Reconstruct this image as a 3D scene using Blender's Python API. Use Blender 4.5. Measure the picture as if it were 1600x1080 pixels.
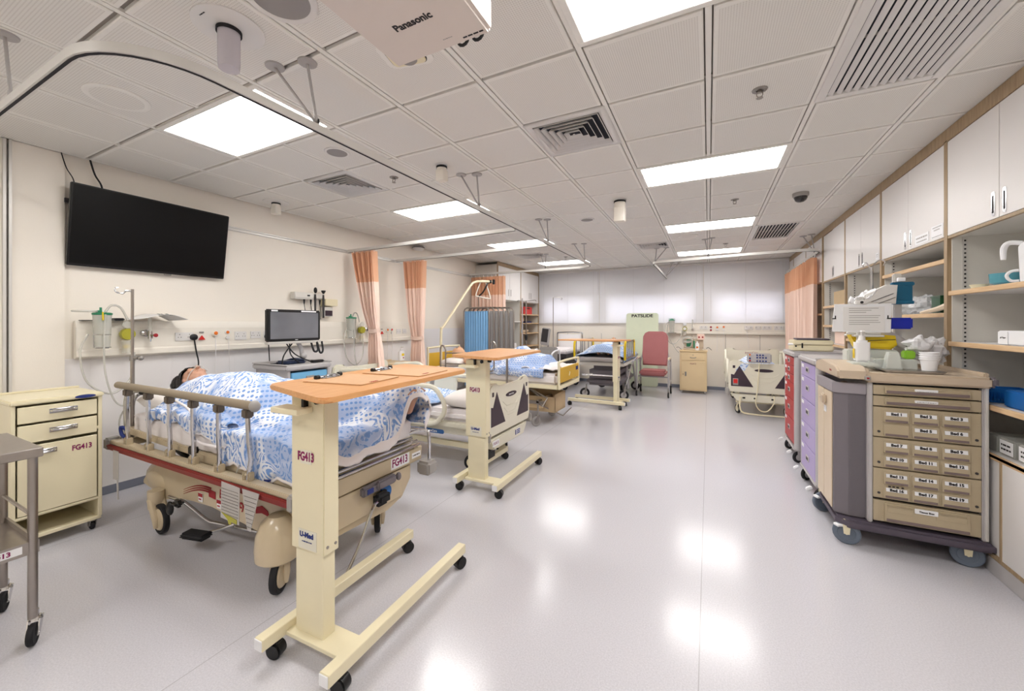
import bpy, bmesh, math, random
from mathutils import Vector, Matrix, noise
PI=math.pi; R=math.radians
for o in list(bpy.data.objects): bpy.data.objects.remove(o)
SC=bpy.context.scene; COL=SC.collection
# ---------------- camera (level, slightly shifted lens), metres, floor z=0
FPX=622.7
cam=bpy.data.cameras.new('camera'); co=bpy.data.objects.new('camera',cam); COL.objects.link(co)
cam.sensor_fit='HORIZONTAL'; cam.sensor_width=36; cam.lens=FPX*36/1600
cam.shift_x=(800-785.87)/1600; cam.shift_y=-(540-505.87)/1600
cam.clip_start=.05; cam.clip_end=200
co.location=(0,0,1.54); co.rotation_euler=(R(90),0,.4761)
SC.camera=co
# ---------------- colour management, world
SC.view_settings.view_transform='Standard'; SC.view_settings.look='None'
SC.view_settings.exposure=0.46; SC.view_settings.gamma=1; SC.view_settings.use_curve_mapping=False
W=bpy.data.worlds.new('overcast_sky'); SC.world=W; W.use_nodes=True
bg=W.node_tree.nodes['Background']; bg.inputs[0].default_value=(.86,.9,1,1); bg.inputs[1].default_value=3.3
LAMP=13.0      # ceiling light panels (emission strength), in the diffuser material
# ---------------- materials
def lin(c):
    return tuple((v/255/12.92 if v/255<=.04045 else ((v/255+.055)/1.055)**2.4) for v in c)
MATS={}
def mat(name,rgb,rough=.5,metal=0,var=.04,scale=8,bump=0,alpha=1,trans=0,emit=0,spec=.5,coat=0,ior=1.45,bscale=None,sss=0,tl=0):
    if name in MATS: return MATS[name]
    m=bpy.data.materials.new(name); m.use_nodes=True; nt=m.node_tree; n=nt.nodes; l=nt.links
    p=n['Principled BSDF']; c=lin(rgb)
    tc=n.new('ShaderNodeTexCoord'); nz=n.new('ShaderNodeTexNoise'); nz.inputs['Scale'].default_value=scale; nz.inputs['Detail'].default_value=3
    l.new(tc.outputs['Object'],nz.inputs['Vector'])
    mx=n.new('ShaderNodeMix'); mx.data_type='RGBA'
    mx.inputs[6].default_value=(*[v*(1-var) for v in c],1); mx.inputs[7].default_value=(*[min(1,v*(1+var)) for v in c],1)
    l.new(nz.outputs['Fac'],mx.inputs[0]); l.new(mx.outputs[2],p.inputs['Base Color'])
    p.inputs['Roughness'].default_value=rough; p.inputs['Metallic'].default_value=metal; p.inputs['IOR'].default_value=ior
    p.inputs['Alpha'].default_value=alpha; p.inputs['Transmission Weight'].default_value=trans
    p.inputs['Specular IOR Level'].default_value=spec; p.inputs['Coat Weight'].default_value=coat
    if sss: p.inputs['Subsurface Weight'].default_value=sss; p.inputs['Subsurface Radius'].default_value=(.02,.008,.005)
    if emit:
        l.new(mx.outputs[2],p.inputs['Emission Color']); p.inputs['Emission Strength'].default_value=emit
    if bump:
        b=n.new('ShaderNodeBump'); b.inputs['Strength'].default_value=bump; b.inputs['Distance'].default_value=.01
        nb=n.new('ShaderNodeTexNoise'); nb.inputs['Scale'].default_value=bscale or scale*6; l.new(tc.outputs['Object'],nb.inputs['Vector'])
        l.new(nb.outputs['Fac'],b.inputs['Height']); l.new(b.outputs['Normal'],p.inputs['Normal'])
    if tl:
        t=n.new('ShaderNodeBsdfTranslucent'); l.new(mx.outputs[2],t.inputs['Color'])
        ms=n.new('ShaderNodeMixShader'); ms.inputs[0].default_value=tl
        l.new(p.outputs[0],ms.inputs[1]); l.new(t.outputs[0],ms.inputs[2]); l.new(ms.outputs[0],n['Material Output'].inputs[0])
    MATS[name]=m; return m
M={}
def dm(k,*a,**kw): M[k]=mat(k,*a,**kw)
dm('wall_paint',(241,234,223),.6,scale=3,var=.015,bump=.05,bscale=120)
dm('wall_panel',(233,230,230),.35,scale=2,var=.02)
dm('ceiling_rim',(236,233,227),.5,var=.02)
dm('ceiling_dark',(150,142,134),.8)
dm('white_metal',(226,223,220),.35,var=.02)
dm('offwhite_plastic',(236,230,219),.4,var=.02)
dm('cream_metal',(232,222,190),.35,var=.02)
dm('cream_dark',(226,202,160),.4,var=.03)
dm('beige_plastic',(196,180,152),.4,var=.03)
dm('stretcher_beige',(205,188,158),.28,var=.03,coat=.4)
dm('bed_plastic',(226,221,203),.35,var=.02)
dm('bed_plum',(62,48,58),.5)
dm('chrome',(205,205,208),.16,metal=1,var=.03)
dm('steel',(165,158,152),.32,metal=1,var=.08,scale=20,bump=.03)
dm('grey_metal',(150,146,142),.4,metal=.6)
dm('alu',(214,211,206),.35,metal=.25,var=.02)
dm('grey_plastic',(160,156,152),.5)
dm('mauve_plastic',(116,110,116),.5,var=.03)
dm('dark_mauve',(84,76,88),.5,var=.03)
dm('dark_grey',(60,58,60),.6)
dm('black_plastic',(18,18,20),.4)
dm('black_rubber',(26,26,30),.7)
dm('wheel_grey',(98,108,122),.5)
dm('screen_black',(5,5,6),.38,spec=.25,var=.3)
dm('screen_glare_grey',(120,122,128),.25,coat=.6,var=.5,scale=2)  # reflection on the monitor screen painted in as a lighter, uneven grey
dm('rail_taupe',(142,128,108),.45)
dm('projector_shell',(218,207,199),.4,var=.015)
dm('rod_grey',(172,168,166),.45)
dm('collar_brown',(98,86,74),.45)
dm('bumper_red',(132,40,36),.45)
dm('cart_red',(178,32,40),.4)
dm('cart_red_dark',(150,16,28),.4)
dm('cart_lilac',(176,160,206),.4)
dm('cart_grey',(186,182,182),.4)
dm('cart_blue',(120,182,222),.4)
dm('tan_drawer',(180,165,138),.45,var=.04,scale=30)
dm('tan_top',(198,180,158),.4,var=.03)
dm('tan_panel',(214,196,172),.45,var=.03)
dm('rim_grey',(150,144,150),.45)
dm('frosted',(228,232,226),.35,alpha=.72)
dm('drawer_grip',(124,108,106),.55)
dm('label_white',(238,238,240),.6,var=.01)
dm('label_clear',(205,200,196),.3,alpha=.75)
dm('ink_black',(30,26,30),.6)
dm('ink_plum',(132,24,86),.6)
dm('ink_blue',(36,52,120),.6)
dm('ink_red',(160,30,40),.6)
dm('sign_blue',(52,104,170),.5)
dm('white_sheet',(236,230,230),.85,var=.02,bump=.25,bscale=14,scale=4)
dm('pillow_white',(236,230,226),.85,var=.02,bump=.3,bscale=12,scale=4)
dm('skin',(198,152,128),.5,sss=.1,var=.06,scale=14)
dm('manikin_skin',(226,178,142),.45,var=.05)
dm('hair_black',(24,18,18),.55,var=.4,scale=60,bump=.8,bscale=70)
dm('blue_pad',(52,84,160),.7)
dm('clear_plastic',(224,224,216),.12,alpha=.38)
dm('clear_tube',(214,212,204),.2,alpha=.6)
dm('bag_clear',(222,224,226),.15,alpha=.55,bump=.6,bscale=20)
dm('bag_crinkle',(244,244,248),.15,alpha=.85,bump=1.0,bscale=16)
dm('green_plastic',(44,132,96),.4)
dm('yellow_plastic',(232,200,30),.4)
dm('mustard_panel',(208,166,52),.45)
dm('lime_plastic',(150,206,60),.4)
dm('red_plastic',(212,44,40),.4)
dm('orange_plastic',(232,120,40),.4)
dm('blue_plastic',(22,96,168),.4)
dm('blue_deep',(24,44,180),.4)
dm('teal_plastic',(22,98,132),.45)
dm('teal_clear',(96,168,184),.15,alpha=.75)
dm('navy_plastic',(34,46,76),.35)
dm('screen_fabric',(128,176,218),.8,bump=.1)
dm('green_dark',(20,70,36),.35)
dm('chair_vinyl',(168,104,104),.5,var=.05,bump=.12,bscale=60)
dm('patslide_green',(222,230,204),.4)
dm('cardboard',(190,166,132),.8,var=.08)
dm('clipboard',(212,168,126),.6,var=.06,scale=40)
dm('paper',(232,230,228),.8,var=.01)
dm('net_peach',(238,186,150),.9,alpha=.92,tl=.2,bump=.2,bscale=200)
dm('drape_peach',(250,222,206),.9,tl=.12,var=.03)
dm('slat_white',(250,249,251),.45,tl=.3,var=.01)
dm('window_frame',(190,190,196),.5)
dm('glass',(255,255,255),.02,trans=1,ior=1.01,var=0)
dm('amber_glass',(196,190,70),.2,alpha=.75)
dm('skirting_vinyl',(120,124,138),.5)
dm('speaker_grey',(150,146,144),.7)
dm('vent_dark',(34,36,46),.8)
dm('hole_dark',(40,38,42),.8)
dm('camera_smoke',(30,30,34),.15,coat=.6)
dm('diffuser',(255,253,250),.5,emit=LAMP,var=0)
# wood: worktop beech and cabinet edging
def wood(name,a,b,rough=.4,sc=(1,14,14)):
    m=bpy.data.materials.new(name); m.use_nodes=True; nt=m.node_tree;n=nt.nodes;l=nt.links;p=n['Principled BSDF']
    tc=n.new('ShaderNodeTexCoord');mp=n.new('ShaderNodeMapping');mp.inputs['Scale'].default_value=sc
    nz=n.new('ShaderNodeTexNoise');nz.inputs['Scale'].default_value=6;nz.inputs['Detail'].default_value=6
    l.new(tc.outputs['Object'],mp.inputs[0]);l.new(mp.outputs[0],nz.inputs['Vector'])
    r=n.new('ShaderNodeValToRGB');r.color_ramp.elements[0].position=.35;r.color_ramp.elements[1].position=.65
    r.color_ramp.elements[0].color=(*lin(a),1);r.color_ramp.elements[1].color=(*lin(b),1)
    l.new(nz.outputs['Fac'],r.inputs[0]);l.new(r.outputs[0],p.inputs['Base Color']);p.inputs['Roughness'].default_value=rough
    MATS[name]=m;M[name]=m
wood('beech_top',(212,152,96),(224,168,112),.35,(14,1,14))
wood('beech_edge',(190,122,70),(204,138,84),.4,(14,1,14))
wood('shelf_wood',(206,170,128),(222,190,150),.5,(14,1,14))
wood('frame_wood',(154,130,100),(172,148,116),.5,(14,14,1))
dm('cab_white',(226,222,220),.4,var=.01)
dm('cab_grey',(218,215,208),.5,var=.03,bump=.05)
# floor: speckled pale vinyl, sheet seams
def floor_mat():
    m=bpy.data.materials.new('vinyl_floor');m.use_nodes=True;nt=m.node_tree;n=nt.nodes;l=nt.links;p=n['Principled BSDF']
    tc=n.new('ShaderNodeTexCoord')
    a=n.new('ShaderNodeTexNoise');a.inputs['Scale'].default_value=140;a.inputs['Detail'].default_value=3
    b=n.new('ShaderNodeTexNoise');b.inputs['Scale'].default_value=1.2
    l.new(tc.outputs['Object'],a.inputs['Vector']);l.new(tc.outputs['Object'],b.inputs['Vector'])
    r=n.new('ShaderNodeValToRGB');e=r.color_ramp.elements;e[0].position=.3;e[1].position=.7
    e[0].color=(*lin((192,190,196)),1);e[1].color=(*lin((208,206,212)),1);l.new(a.outputs['Fac'],r.inputs[0])
    # sheet seams every 2 m along x
    sx=n.new('ShaderNodeSeparateXYZ');l.new(tc.outputs['Object'],sx.inputs[0])
    ad=n.new('ShaderNodeMath');ad.operation='ADD';ad.inputs[1].default_value=20.04;l.new(sx.outputs['X'],ad.inputs[0])
    md=n.new('ShaderNodeMath');md.operation='MODULO';md.inputs[1].default_value=2.0;l.new(ad.outputs[0],md.inputs[0])
    lt=n.new('ShaderNodeMath');lt.operation='LESS_THAN';lt.inputs[1].default_value=.0045;l.new(md.outputs[0],lt.inputs[0])
    mx=n.new('ShaderNodeMix');mx.data_type='RGBA';l.new(lt.outputs[0],mx.inputs[0]);l.new(r.outputs[0],mx.inputs[6]);mx.inputs[7].default_value=(*lin((172,170,174)),1)
    l.new(mx.outputs[2],p.inputs['Base Color'])
    rr=n.new('ShaderNodeMapRange');rr.inputs[3].default_value=.14;rr.inputs[4].default_value=.22;l.new(b.outputs['Fac'],rr.inputs[0]);l.new(rr.outputs[0],p.inputs['Roughness'])
    c=n.new('ShaderNodeTexNoise');c.inputs['Scale'].default_value=22;c.inputs['Detail'].default_value=2;l.new(tc.outputs['Object'],c.inputs['Vector'])
    bp=n.new('ShaderNodeBump');bp.inputs['Strength'].default_value=.035;bp.inputs['Distance'].default_value=.01;l.new(c.outputs['Fac'],bp.inputs['Height']);l.new(bp.outputs[0],p.inputs['Normal'])
    p.inputs['Specular IOR Level'].default_value=.5
    M['floor']=m
floor_mat()
# ceiling tile field: fine perforations
def tile_mat():
    m=bpy.data.materials.new('perforated_tile');m.use_nodes=True;nt=m.node_tree;n=nt.nodes;l=nt.links;p=n['Principled BSDF']
    tc=n.new('ShaderNodeTexCoord');sx=n.new('ShaderNodeSeparateXYZ');l.new(tc.outputs['Object'],sx.inputs[0])
    def cell(s):
        q=n.new('ShaderNodeMath');q.operation='MULTIPLY';q.inputs[1].default_value=2*PI/.0115;l.new(sx.outputs[s],q.inputs[0])
        w=n.new('ShaderNodeMath');w.operation='COSINE';l.new(q.outputs[0],w.inputs[0]);return w
    a,b=cell('X'),cell('Y');s=n.new('ShaderNodeMath');s.operation='ADD';l.new(a.outputs[0],s.inputs[0]);l.new(b.outputs[0],s.inputs[1])
    mr=n.new('ShaderNodeMapRange');mr.inputs[1].default_value=.7;mr.inputs[2].default_value=1.5;l.new(s.outputs[0],mr.inputs[0])
    mx=n.new('ShaderNodeMix');mx.data_type='RGBA';l.new(mr.outputs[0],mx.inputs[0]);mx.inputs[6].default_value=(*lin((230,227,221)),1);mx.inputs[7].default_value=(*lin((200,194,187)),1)
    l.new(mx.outputs[2],p.inputs['Base Color']);p.inputs['Roughness'].default_value=.6
    M['tile']=m
tile_mat()
# quilt cover: white cotton printed with blue swirls, leaves and rows of dots
def quilt_mat(name,blue=(96,142,208),white=(226,230,240),shift=0):
    m=bpy.data.materials.new(name);m.use_nodes=True;nt=m.node_tree;n=nt.nodes;l=nt.links;p=n['Principled BSDF']
    tc=n.new('ShaderNodeTexCoord');mp=n.new('ShaderNodeMapping');mp.inputs['Location'].default_value=(shift,shift*.7,0);l.new(tc.outputs['Object'],mp.inputs[0])
    def N(t,**k):
        q=n.new(t)
        for a,v in k.items():
            if a in q.inputs: q.inputs[a].default_value=v
        return q
    def mth(op,x,y=None,v=None):
        q=n.new('ShaderNodeMath');q.operation=op;l.new(x,q.inputs[0])
        if y is not None:l.new(y,q.inputs[1])
        if v is not None:q.inputs[1].default_value=v
        return q.outputs[0]
    nz=N('ShaderNodeTexNoise',Scale=3.2,Detail=1.5,Distortion=1.6);l.new(mp.outputs[0],nz.inputs['Vector'])
    wv=mth('SINE',mth('MULTIPLY',nz.outputs['Fac'],v=75))           # swirling contour bands
    sw=N('ShaderNodeMapRange');sw.inputs[1].default_value=-.25;sw.inputs[2].default_value=.3;l.new(wv,sw.inputs[0])
    fr=N('ShaderNodeTexNoise',Scale=38,Detail=4);l.new(mp.outputs[0],fr.inputs['Vector'])
    f2=N('ShaderNodeMapRange');f2.inputs[1].default_value=.36;f2.inputs[2].default_value=.50;l.new(fr.outputs['Fac'],f2.inputs[0])
    swf=mth('MULTIPLY',sw.outputs[0],f2.outputs[0])
    # dots on a diagonal lattice
    rp=n.new('ShaderNodeMapping');rp.inputs['Rotation'].default_value=(0,0,.7);rp.inputs['Scale'].default_value=(1/.030,1/.030,1/.030);l.new(mp.outputs[0],rp.inputs[0])
    vo=N('ShaderNodeTexVoronoi',Scale=1.0,Randomness=.12);l.new(rp.outputs[0],vo.inputs['Vector'])
    dt=N('ShaderNodeMapRange');dt.inputs[1].default_value=.42;dt.inputs[2].default_value=.36;dt.inputs[3].default_value=0;dt.inputs[4].default_value=1;l.new(vo.outputs['Distance'],dt.inputs[0])
    ar=N('ShaderNodeTexNoise',Scale=2.0,Detail=0);l.new(mp.outputs[0],ar.inputs['Vector'])
    am=N('ShaderNodeMapRange');am.inputs[1].default_value=.54;am.inputs[2].default_value=.555;l.new(ar.outputs['Fac'],am.inputs[0])
    mxa=n.new('ShaderNodeMix');mxa.data_type='FLOAT';l.new(am.outputs[0],mxa.inputs[0]);l.new(swf,mxa.inputs[2]);l.new(dt.outputs[0],mxa.inputs[3])
    # broad washes of flat blue
    bw=N('ShaderNodeTexNoise',Scale=2.6,Detail=1,Distortion=.8);l.new(mp.outputs[0],bw.inputs['Vector'])
    bb=N('ShaderNodeMapRange');bb.inputs[1].default_value=.50;bb.inputs[2].default_value=.56;bb.inputs[4].default_value=.6;l.new(bw.outputs['Fac'],bb.inputs[0])
    fac=mth('MAXIMUM',mxa.outputs[0],bb.outputs[0]);fac=mth('MULTIPLY',fac,v=.92)
    mx=n.new('ShaderNodeMix');mx.data_type='RGBA';l.new(fac,mx.inputs[0]);mx.inputs[6].default_value=(*lin(white),1);mx.inputs[7].default_value=(*lin(blue),1)
    l.new(mx.outputs[2],p.inputs['Base Color']);p.inputs['Roughness'].default_value=.9
    bp=n.new('ShaderNodeBump');bp.inputs['Strength'].default_value=.3;bp.inputs['Distance'].default_value=.01;l.new(fr.outputs['Fac'],bp.inputs['Height']);l.new(bp.outputs[0],p.inputs['Normal'])
    M[name]=m
quilt_mat('quilt_print'); quilt_mat('quilt_print_pale',(120,160,214),(220,228,242),3.1)
# ---------------- geometry collector
def catmull(pts,k=6,closed=False):
    P=[Vector(p) for p in pts]; n=len(P); out=[]
    rng=range(n) if closed else range(n-1)
    for i in rng:
        if closed: a,b,c,d=P[(i-1)%n],P[i],P[(i+1)%n],P[(i+2)%n]
        else: a,b,c,d=P[max(i-1,0)],P[i],P[i+1],P[min(i+2,n-1)]
        for j in range(k):
            t=j/k; out.append(.5*((2*b)+(c-a)*t+(2*a-5*b+4*c-d)*t*t+(3*b-a-3*c+d)*t**3))
    if not closed: out.append(P[-1])
    return out
class MB:
    def __init__(s): s.bm=bmesh.new()
    def _new(s,f):
        n0=len(s.bm.verts); f(); s.bm.verts.ensure_lookup_table(); return s.bm.verts[n0:]
    def box(s,x0,x1,y0,y1,z0,z1,bev=0,seg=2,rot=None,piv=None,mi=0):
        r=bmesh.ops.create_cube(s.bm,size=1); vs=r['verts']
        c=Vector(((x0+x1)/2,(y0+y1)/2,(z0+z1)/2)); d=(abs(x1-x0),abs(y1-y0),abs(z1-z0))
        for v in vs: v.co=Vector((v.co.x*d[0],v.co.y*d[1],v.co.z*d[2]))
        if bev:
            b=min(bev,min(d)*.49)
            es=list({e for v in vs for e in v.link_edges})
            rr=bmesh.ops.bevel(s.bm,geom=es,offset=b,segments=seg,affect='EDGES',clamp_overlap=True)
            vs=list({v for f in rr['faces'] for v in f.verts}|{v for v in vs if v.is_valid})
        m=Matrix.Translation(c)
        if rot is not None:
            rm=rot if isinstance(rot,Matrix) else Matrix.Rotation(rot,4,'Z')
            pv=Vector(piv) if piv is not None else c
            m=Matrix.Translation(pv)@rm@Matrix.Translation(c-pv)
        for v in vs: v.co=m@v.co
        if mi:
            for f in {f for v in vs for f in v.link_faces}: f.material_index=mi
        return s
    def cyl(s,p0,p1,r0,r1=None,n=16,bev=0):
        p0,p1=Vector(p0),Vector(p1); r1=r0 if r1 is None else r1; d=p1-p0
        m=Matrix.Translation((p0+p1)/2)@d.to_track_quat('Z','Y').to_matrix().to_4x4()
        r=bmesh.ops.create_cone(s.bm,cap_ends=True,segments=n,radius1=r0,radius2=r1,depth=d.length,matrix=m)
        if bev:
            es=[e for e in {e for v in r['verts'] for e in v.link_edges} if any(len(f.verts)>4 for f in e.link_faces)]
            bmesh.ops.bevel(s.bm,geom=es,offset=bev,segments=2,affect='EDGES')
        return s
    def ell(s,c,r,n=16,rot=None):
        if not hasattr(r,'__len__'): r=(r,r,r)
        q=bmesh.ops.create_uvsphere(s.bm,u_segments=n,v_segments=max(6,n//2),radius=1)
        m=Matrix.Translation(Vector(c))@(rot.to_4x4() if rot else Matrix())@Matrix.Diagonal((*r,1))
        for v in q['verts']: v.co=m@v.co
        return s
    def tube(s,pts,r,n=8,sm=0,closed=False,rect=None):
        P=catmull(pts,sm,closed) if sm else [Vector(p) for p in pts]
        P=[p for i,p in enumerate(P) if i==0 or (p-P[i-1]).length>1e-5]
        N=len(P); rings=[]; up=None
        for i,p in enumerate(P):
            if closed: t=(P[(i+1)%N]-P[i-1])
            else: t=P[min(i+1,N-1)]-P[max(i-1,0)]
            t.normalize()
            if rect:
                a=Vector((0,0,1)).cross(t); a=a.normalized() if a.length>1e-4 else Vector((1,0,0)); b=t.cross(a)
                w,h=rect[0]/2,rect[1]/2; k=1
                if 0<i<N-1:
                    c=(P[i]-P[i-1]).normalized().dot((P[i+1]-P[i]).normalized()); k=1/max(.5,math.sqrt((1+max(-1,min(1,c)))/2))
                ring=[p+a*w*k*sx+b*h*sy for sx,sy in((-1,-1),(1,-1),(1,1),(-1,1))]
            else:
                if up is None:
                    up=Vector((0,0,1)) if abs(t.z)<.9 else Vector((1,0,0))
                a=up.cross(t); 
                if a.length<1e-5: a=Vector((1,0,0)).cross(t)
                a.normalize(); b=t.cross(a).normalized(); up=b
                rr=r
                if hasattr(r,'__len__'):
                    q=i/(N-1)*(len(r)-1); k0=min(int(q),len(r)-2); rr=r[k0]+(r[k0+1]-r[k0])*(q-k0)
                ring=[p+(a*math.cos(2*PI*j/n)+b*math.sin(2*PI*j/n))*rr for j in range(n)]
            rings.append([s.bm.verts.new(v) for v in ring])
        k=len(rings[0])
        for i in range(N if closed else N-1):
            A,B=rings[i],rings[(i+1)%N]
            for j in range(k): s.bm.faces.new((A[j],A[(j+1)%k],B[(j+1)%k],B[j]))
        if not closed:
            s.bm.faces.new(rings[0][::-1]); s.bm.faces.new(rings[-1])
        return s
    def lathe(s,prof,c,ax='Z',n=24):
        c=Vector(c); rings=[]
        for r,h in prof:
            ring=[]
            for j in range(n):
                a=2*PI*j/n; u,v=r*math.cos(a),r*math.sin(a)
                p={'Z':(u,v,h),'Y':(u,h,v),'X':(h,u,v)}[ax] if isinstance(ax,str) else ax@Vector((u,v,h))
                ring.append(s.bm.verts.new(c+Vector(p)))
            rings.append(ring)
        fs=[]
        for A,B in zip(rings,rings[1:]):
            for j in range(n): fs.append(s.bm.faces.new((A[j],A[(j+1)%n],B[(j+1)%n],B[j])))
        if prof[0][0]>1e-6: fs.append(s.bm.faces.new(rings[0][::-1]))
        if prof[-1][0]>1e-6: fs.append(s.bm.faces.new(rings[-1]))
        return s
    def prism(s,poly,pl,a0,a1,bev=0):
        f={'XZ':lambda u,v,a:(u,a,v),'YZ':lambda u,v,a:(a,u,v),'XY':lambda u,v,a:(u,v,a)}[pl]
        A=[s.bm.verts.new(f(u,v,a0)) for u,v in poly]; B=[s.bm.verts.new(f(u,v,a1)) for u,v in poly]; n=len(A)
        fa=s.bm.faces.new(A); fb=s.bm.faces.new(B[::-1]); side=[]
        for i in range(n): side.append(s.bm.faces.new((A[i],B[i],B[(i+1)%n],A[(i+1)%n])))
        if bev:
            es=list(fa.edges)+list(fb.edges)
            bmesh.ops.bevel(s.bm,geom=es,offset=bev,segments=2,affect='EDGES',clamp_overlap=True)
        return s
    def grid(s,fn,nu,nv,closed_u=False):
        V=[[s.bm.verts.new(fn(i/(nu),j/(nv))) for j in range(nv+1)] for i in range(nu if closed_u else nu+1)]
        for i in range(nu):
            for j in range(nv):
                a=V[i];b=V[(i+1)%len(V)]
                s.bm.faces.new((a[j],b[j],b[j+1],a[j+1]))
        return s
def rrect(w,h,r,n=4,cx=0,cy=0):
    out=[]
    for sx,sy,a0 in((1,1,0),(-1,1,90),(-1,-1,180),(1,-1,270)):
        for i in range(n+1):
            a=R(a0+90*i/n); out.append((cx+sx*(w/2-r)+r*math.cos(a),cy+sy*(h/2-r)+r*math.sin(a)))
    return out
ORG={}
def root_of(o):
    while o.parent: o=o.parent
    return o
def finish(me,m,smooth=.6):
    for x in (m if isinstance(m,(list,tuple)) else [m]): me.materials.append(M[x] if isinstance(x,str) else x)
    for p in me.polygons: p.use_smooth=True
    me.set_sharp_from_angle(angle=smooth)
def part(name,mb,m,parent=None,label=None,solid=0,sub=0,smooth=.6,kind=None):
    bmesh.ops.recalc_face_normals(mb.bm,faces=mb.bm.faces)
    me=bpy.data.meshes.new(name)
    if parent is not None:
        off=ORG.get(root_of(parent).name)
        if off is not None: bmesh.ops.translate(mb.bm,verts=mb.bm.verts,vec=-off)
    mb.bm.to_mesh(me); mb.bm.free(); finish(me,m,smooth)
    o=bpy.data.objects.new(name,me); COL.objects.link(o)
    if parent is not None: o.parent=parent
    if label: o['label']=label
    if kind: o['kind']=kind
    if solid:
        s=o.modifiers.new('thickness','SOLIDIFY'); s.thickness=solid; s.offset=1
    if sub:
        s=o.modifiers.new('smooth','SUBSURF'); s.levels=sub; s.render_levels=sub
    return o
def thing(name,label,cat,loc=(0,0,0),rz=0,group=None,local=False):
    o=bpy.data.objects.new(name,None); COL.objects.link(o); o.empty_display_size=.1
    o.location=loc; o.rotation_euler=(0,0,rz); o['label']=label; o['category']=cat
    if group: o['group']=group
    ORG[o.name]=None if local else Vector(loc)
    return o
def tag(o,label,cat,group=None):
    # a thing that is one mesh: put its origin at its base centre
    me=o.data; xs=[v.co for v in me.vertices]
    c=Vector(((min(v.x for v in xs)+max(v.x for v in xs))/2,(min(v.y for v in xs)+max(v.y for v in xs))/2,min(v.z for v in xs)))
    me.transform(Matrix.Translation(-c)); o.location=c
    o['label']=label; o['category']=cat
    if group: o['group']=group
    return o
def struct(name,mb,m,smooth=.6):
    o=part(name,mb,m,smooth=smooth); o['kind']='structure'; return o
def dup(root,loc,rz,label,group=None):
    r=root.copy(); COL.objects.link(r); r.location=loc; r.rotation_euler=(0,0,rz); r['label']=label
    if group: r['group']=group
    for ch in list(root.children):
        c=ch.copy(); COL.objects.link(c); c.parent=r
        for g in list(ch.children):
            d=g.copy(); COL.objects.link(d); d.parent=c
    return r
def text(s,size,loc,rot,m,parent,name='lettering',bold=0,align='CENTER',sx=1,ext=.0006):
    cu=bpy.data.curves.new('t','FONT'); cu.body=s; cu.size=size; cu.extrude=ext; cu.offset=bold; cu.align_x=align; cu.align_y='CENTER'; cu.resolution_u=3
    t=bpy.data.objects.new('t',cu); COL.objects.link(t); bpy.context.view_layer.update()
    me=bpy.data.meshes.new_from_object(t.evaluated_get(bpy.context.evaluated_depsgraph_get()))
    bpy.data.objects.remove(t); bpy.data.curves.remove(cu)
    rm=rot if isinstance(rot,Matrix) else Matrix.Rotation(rot[2],4,'Z')@Matrix.Rotation(rot[0],4,'X')
    me.transform(Matrix.Translation(Vector(loc))@rm@Matrix.Diagonal((sx,1,1,1)))
    off=ORG.get(root_of(parent).name)
    if off is not None: me.transform(Matrix.Translation(-off))
    me.materials.clear(); me.materials.append(M[m]); me.name=name
    o=bpy.data.objects.new(name,me); COL.objects.link(o); o.parent=parent; return o
def fine(loc,w,h,rot,m,parent,lines=1,seed=1):
    # print too small to read: rows of short dark dashes like words
    rr=random.Random(seed); mb=MB()
    for k in range(lines):
        x=-w/2; y=h*(lines-1)/2*1.6-k*h*1.6
        while x<w/2-h*.4:
            l=min(h*rr.uniform(.5,2.2),w/2-x); mb.box(x,x+l,y-h*.32,y+h*.32,0,.0004); x+=l+h*.35
    rm=rot if isinstance(rot,Matrix) else Matrix.Rotation(rot[2],4,'Z')@Matrix.Rotation(rot[0],4,'X')
    mb.bm.transform(Matrix.Translation(Vector(loc))@rm); return part('fine_print',mb,m,parent)
FY=(R(90),0,0)        # lettering facing -y
FX=(R(90),0,R(90))    # lettering facing +x
# caster: fork + wheel (sub-part)
def caster(parent,x,y,r=.05,w=.026,ang=0,top=.14,fork='chrome',tyre='black_rubber',hub='wheel_grey',off=.03,twin=False,hubr=.58):
    d=Vector((math.cos(ang),math.sin(ang),0)); s=Vector((-d.y,d.x,0)); c=Vector((x,y,r))-d*0; st=Vector((x,y,0))+d*off
    f=MB(); f.cyl(st+Vector((0,0,2*r+.012)),st+Vector((0,0,top)),.012)
    f.cyl(st+Vector((0,0,2*r+.004)),st+Vector((0,0,2*r+.02)),.026,.02)
    for q in ((-1,1) if not twin else (0,)):
        k=s*(w/2+.004)*q; a=s*(w/2+.009)*q; up=Vector((0,0,1)); T0=st+up*(2*r+.012)
        P4=[T0-d*.024,T0+d*.024,c+d*.016-up*.004,c-d*.016-up*.004]
        A=[f.bm.verts.new(v+k) for v in P4]; B=[f.bm.verts.new(v+a) for v in P4]
        f.bm.faces.new(A); f.bm.faces.new(B[::-1])
        for i4 in range(4): f.bm.faces.new((A[i4],B[i4],B[(i4+1)%4],A[(i4+1)%4]))
    f.cyl(c-s*(w/2+.01),c+s*(w/2+.01),.008)
    fo=part('caster',f,fork,parent)
    m=MB(); rm=Matrix((( d.x,0,s.x),(d.y,0,s.y),(0,1,0)))
    prof=[(.0,-w*.4),(r*.62,-w*.42),(r*.66,-w*.5),(r*.9,-w*.5),(r,-w*.3),(r,w*.3),(r*.9,w*.5),(r*.66,w*.5),(r*.62,w*.42),(.0,w*.4)]
    m.lathe(prof,c,rm,20)
    part('wheel',m,tyre,fo)
    if hub:
        h=MB()
        for q in(-1,1): h.lathe([(0,q*w*.3),(r*hubr,q*w*.3),(r*hubr,q*w*.46),(r*.3,q*w*.52),(0,q*w*.52)],c,rm,20)
        part('hub',h,hub,fo)
    return fo
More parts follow.
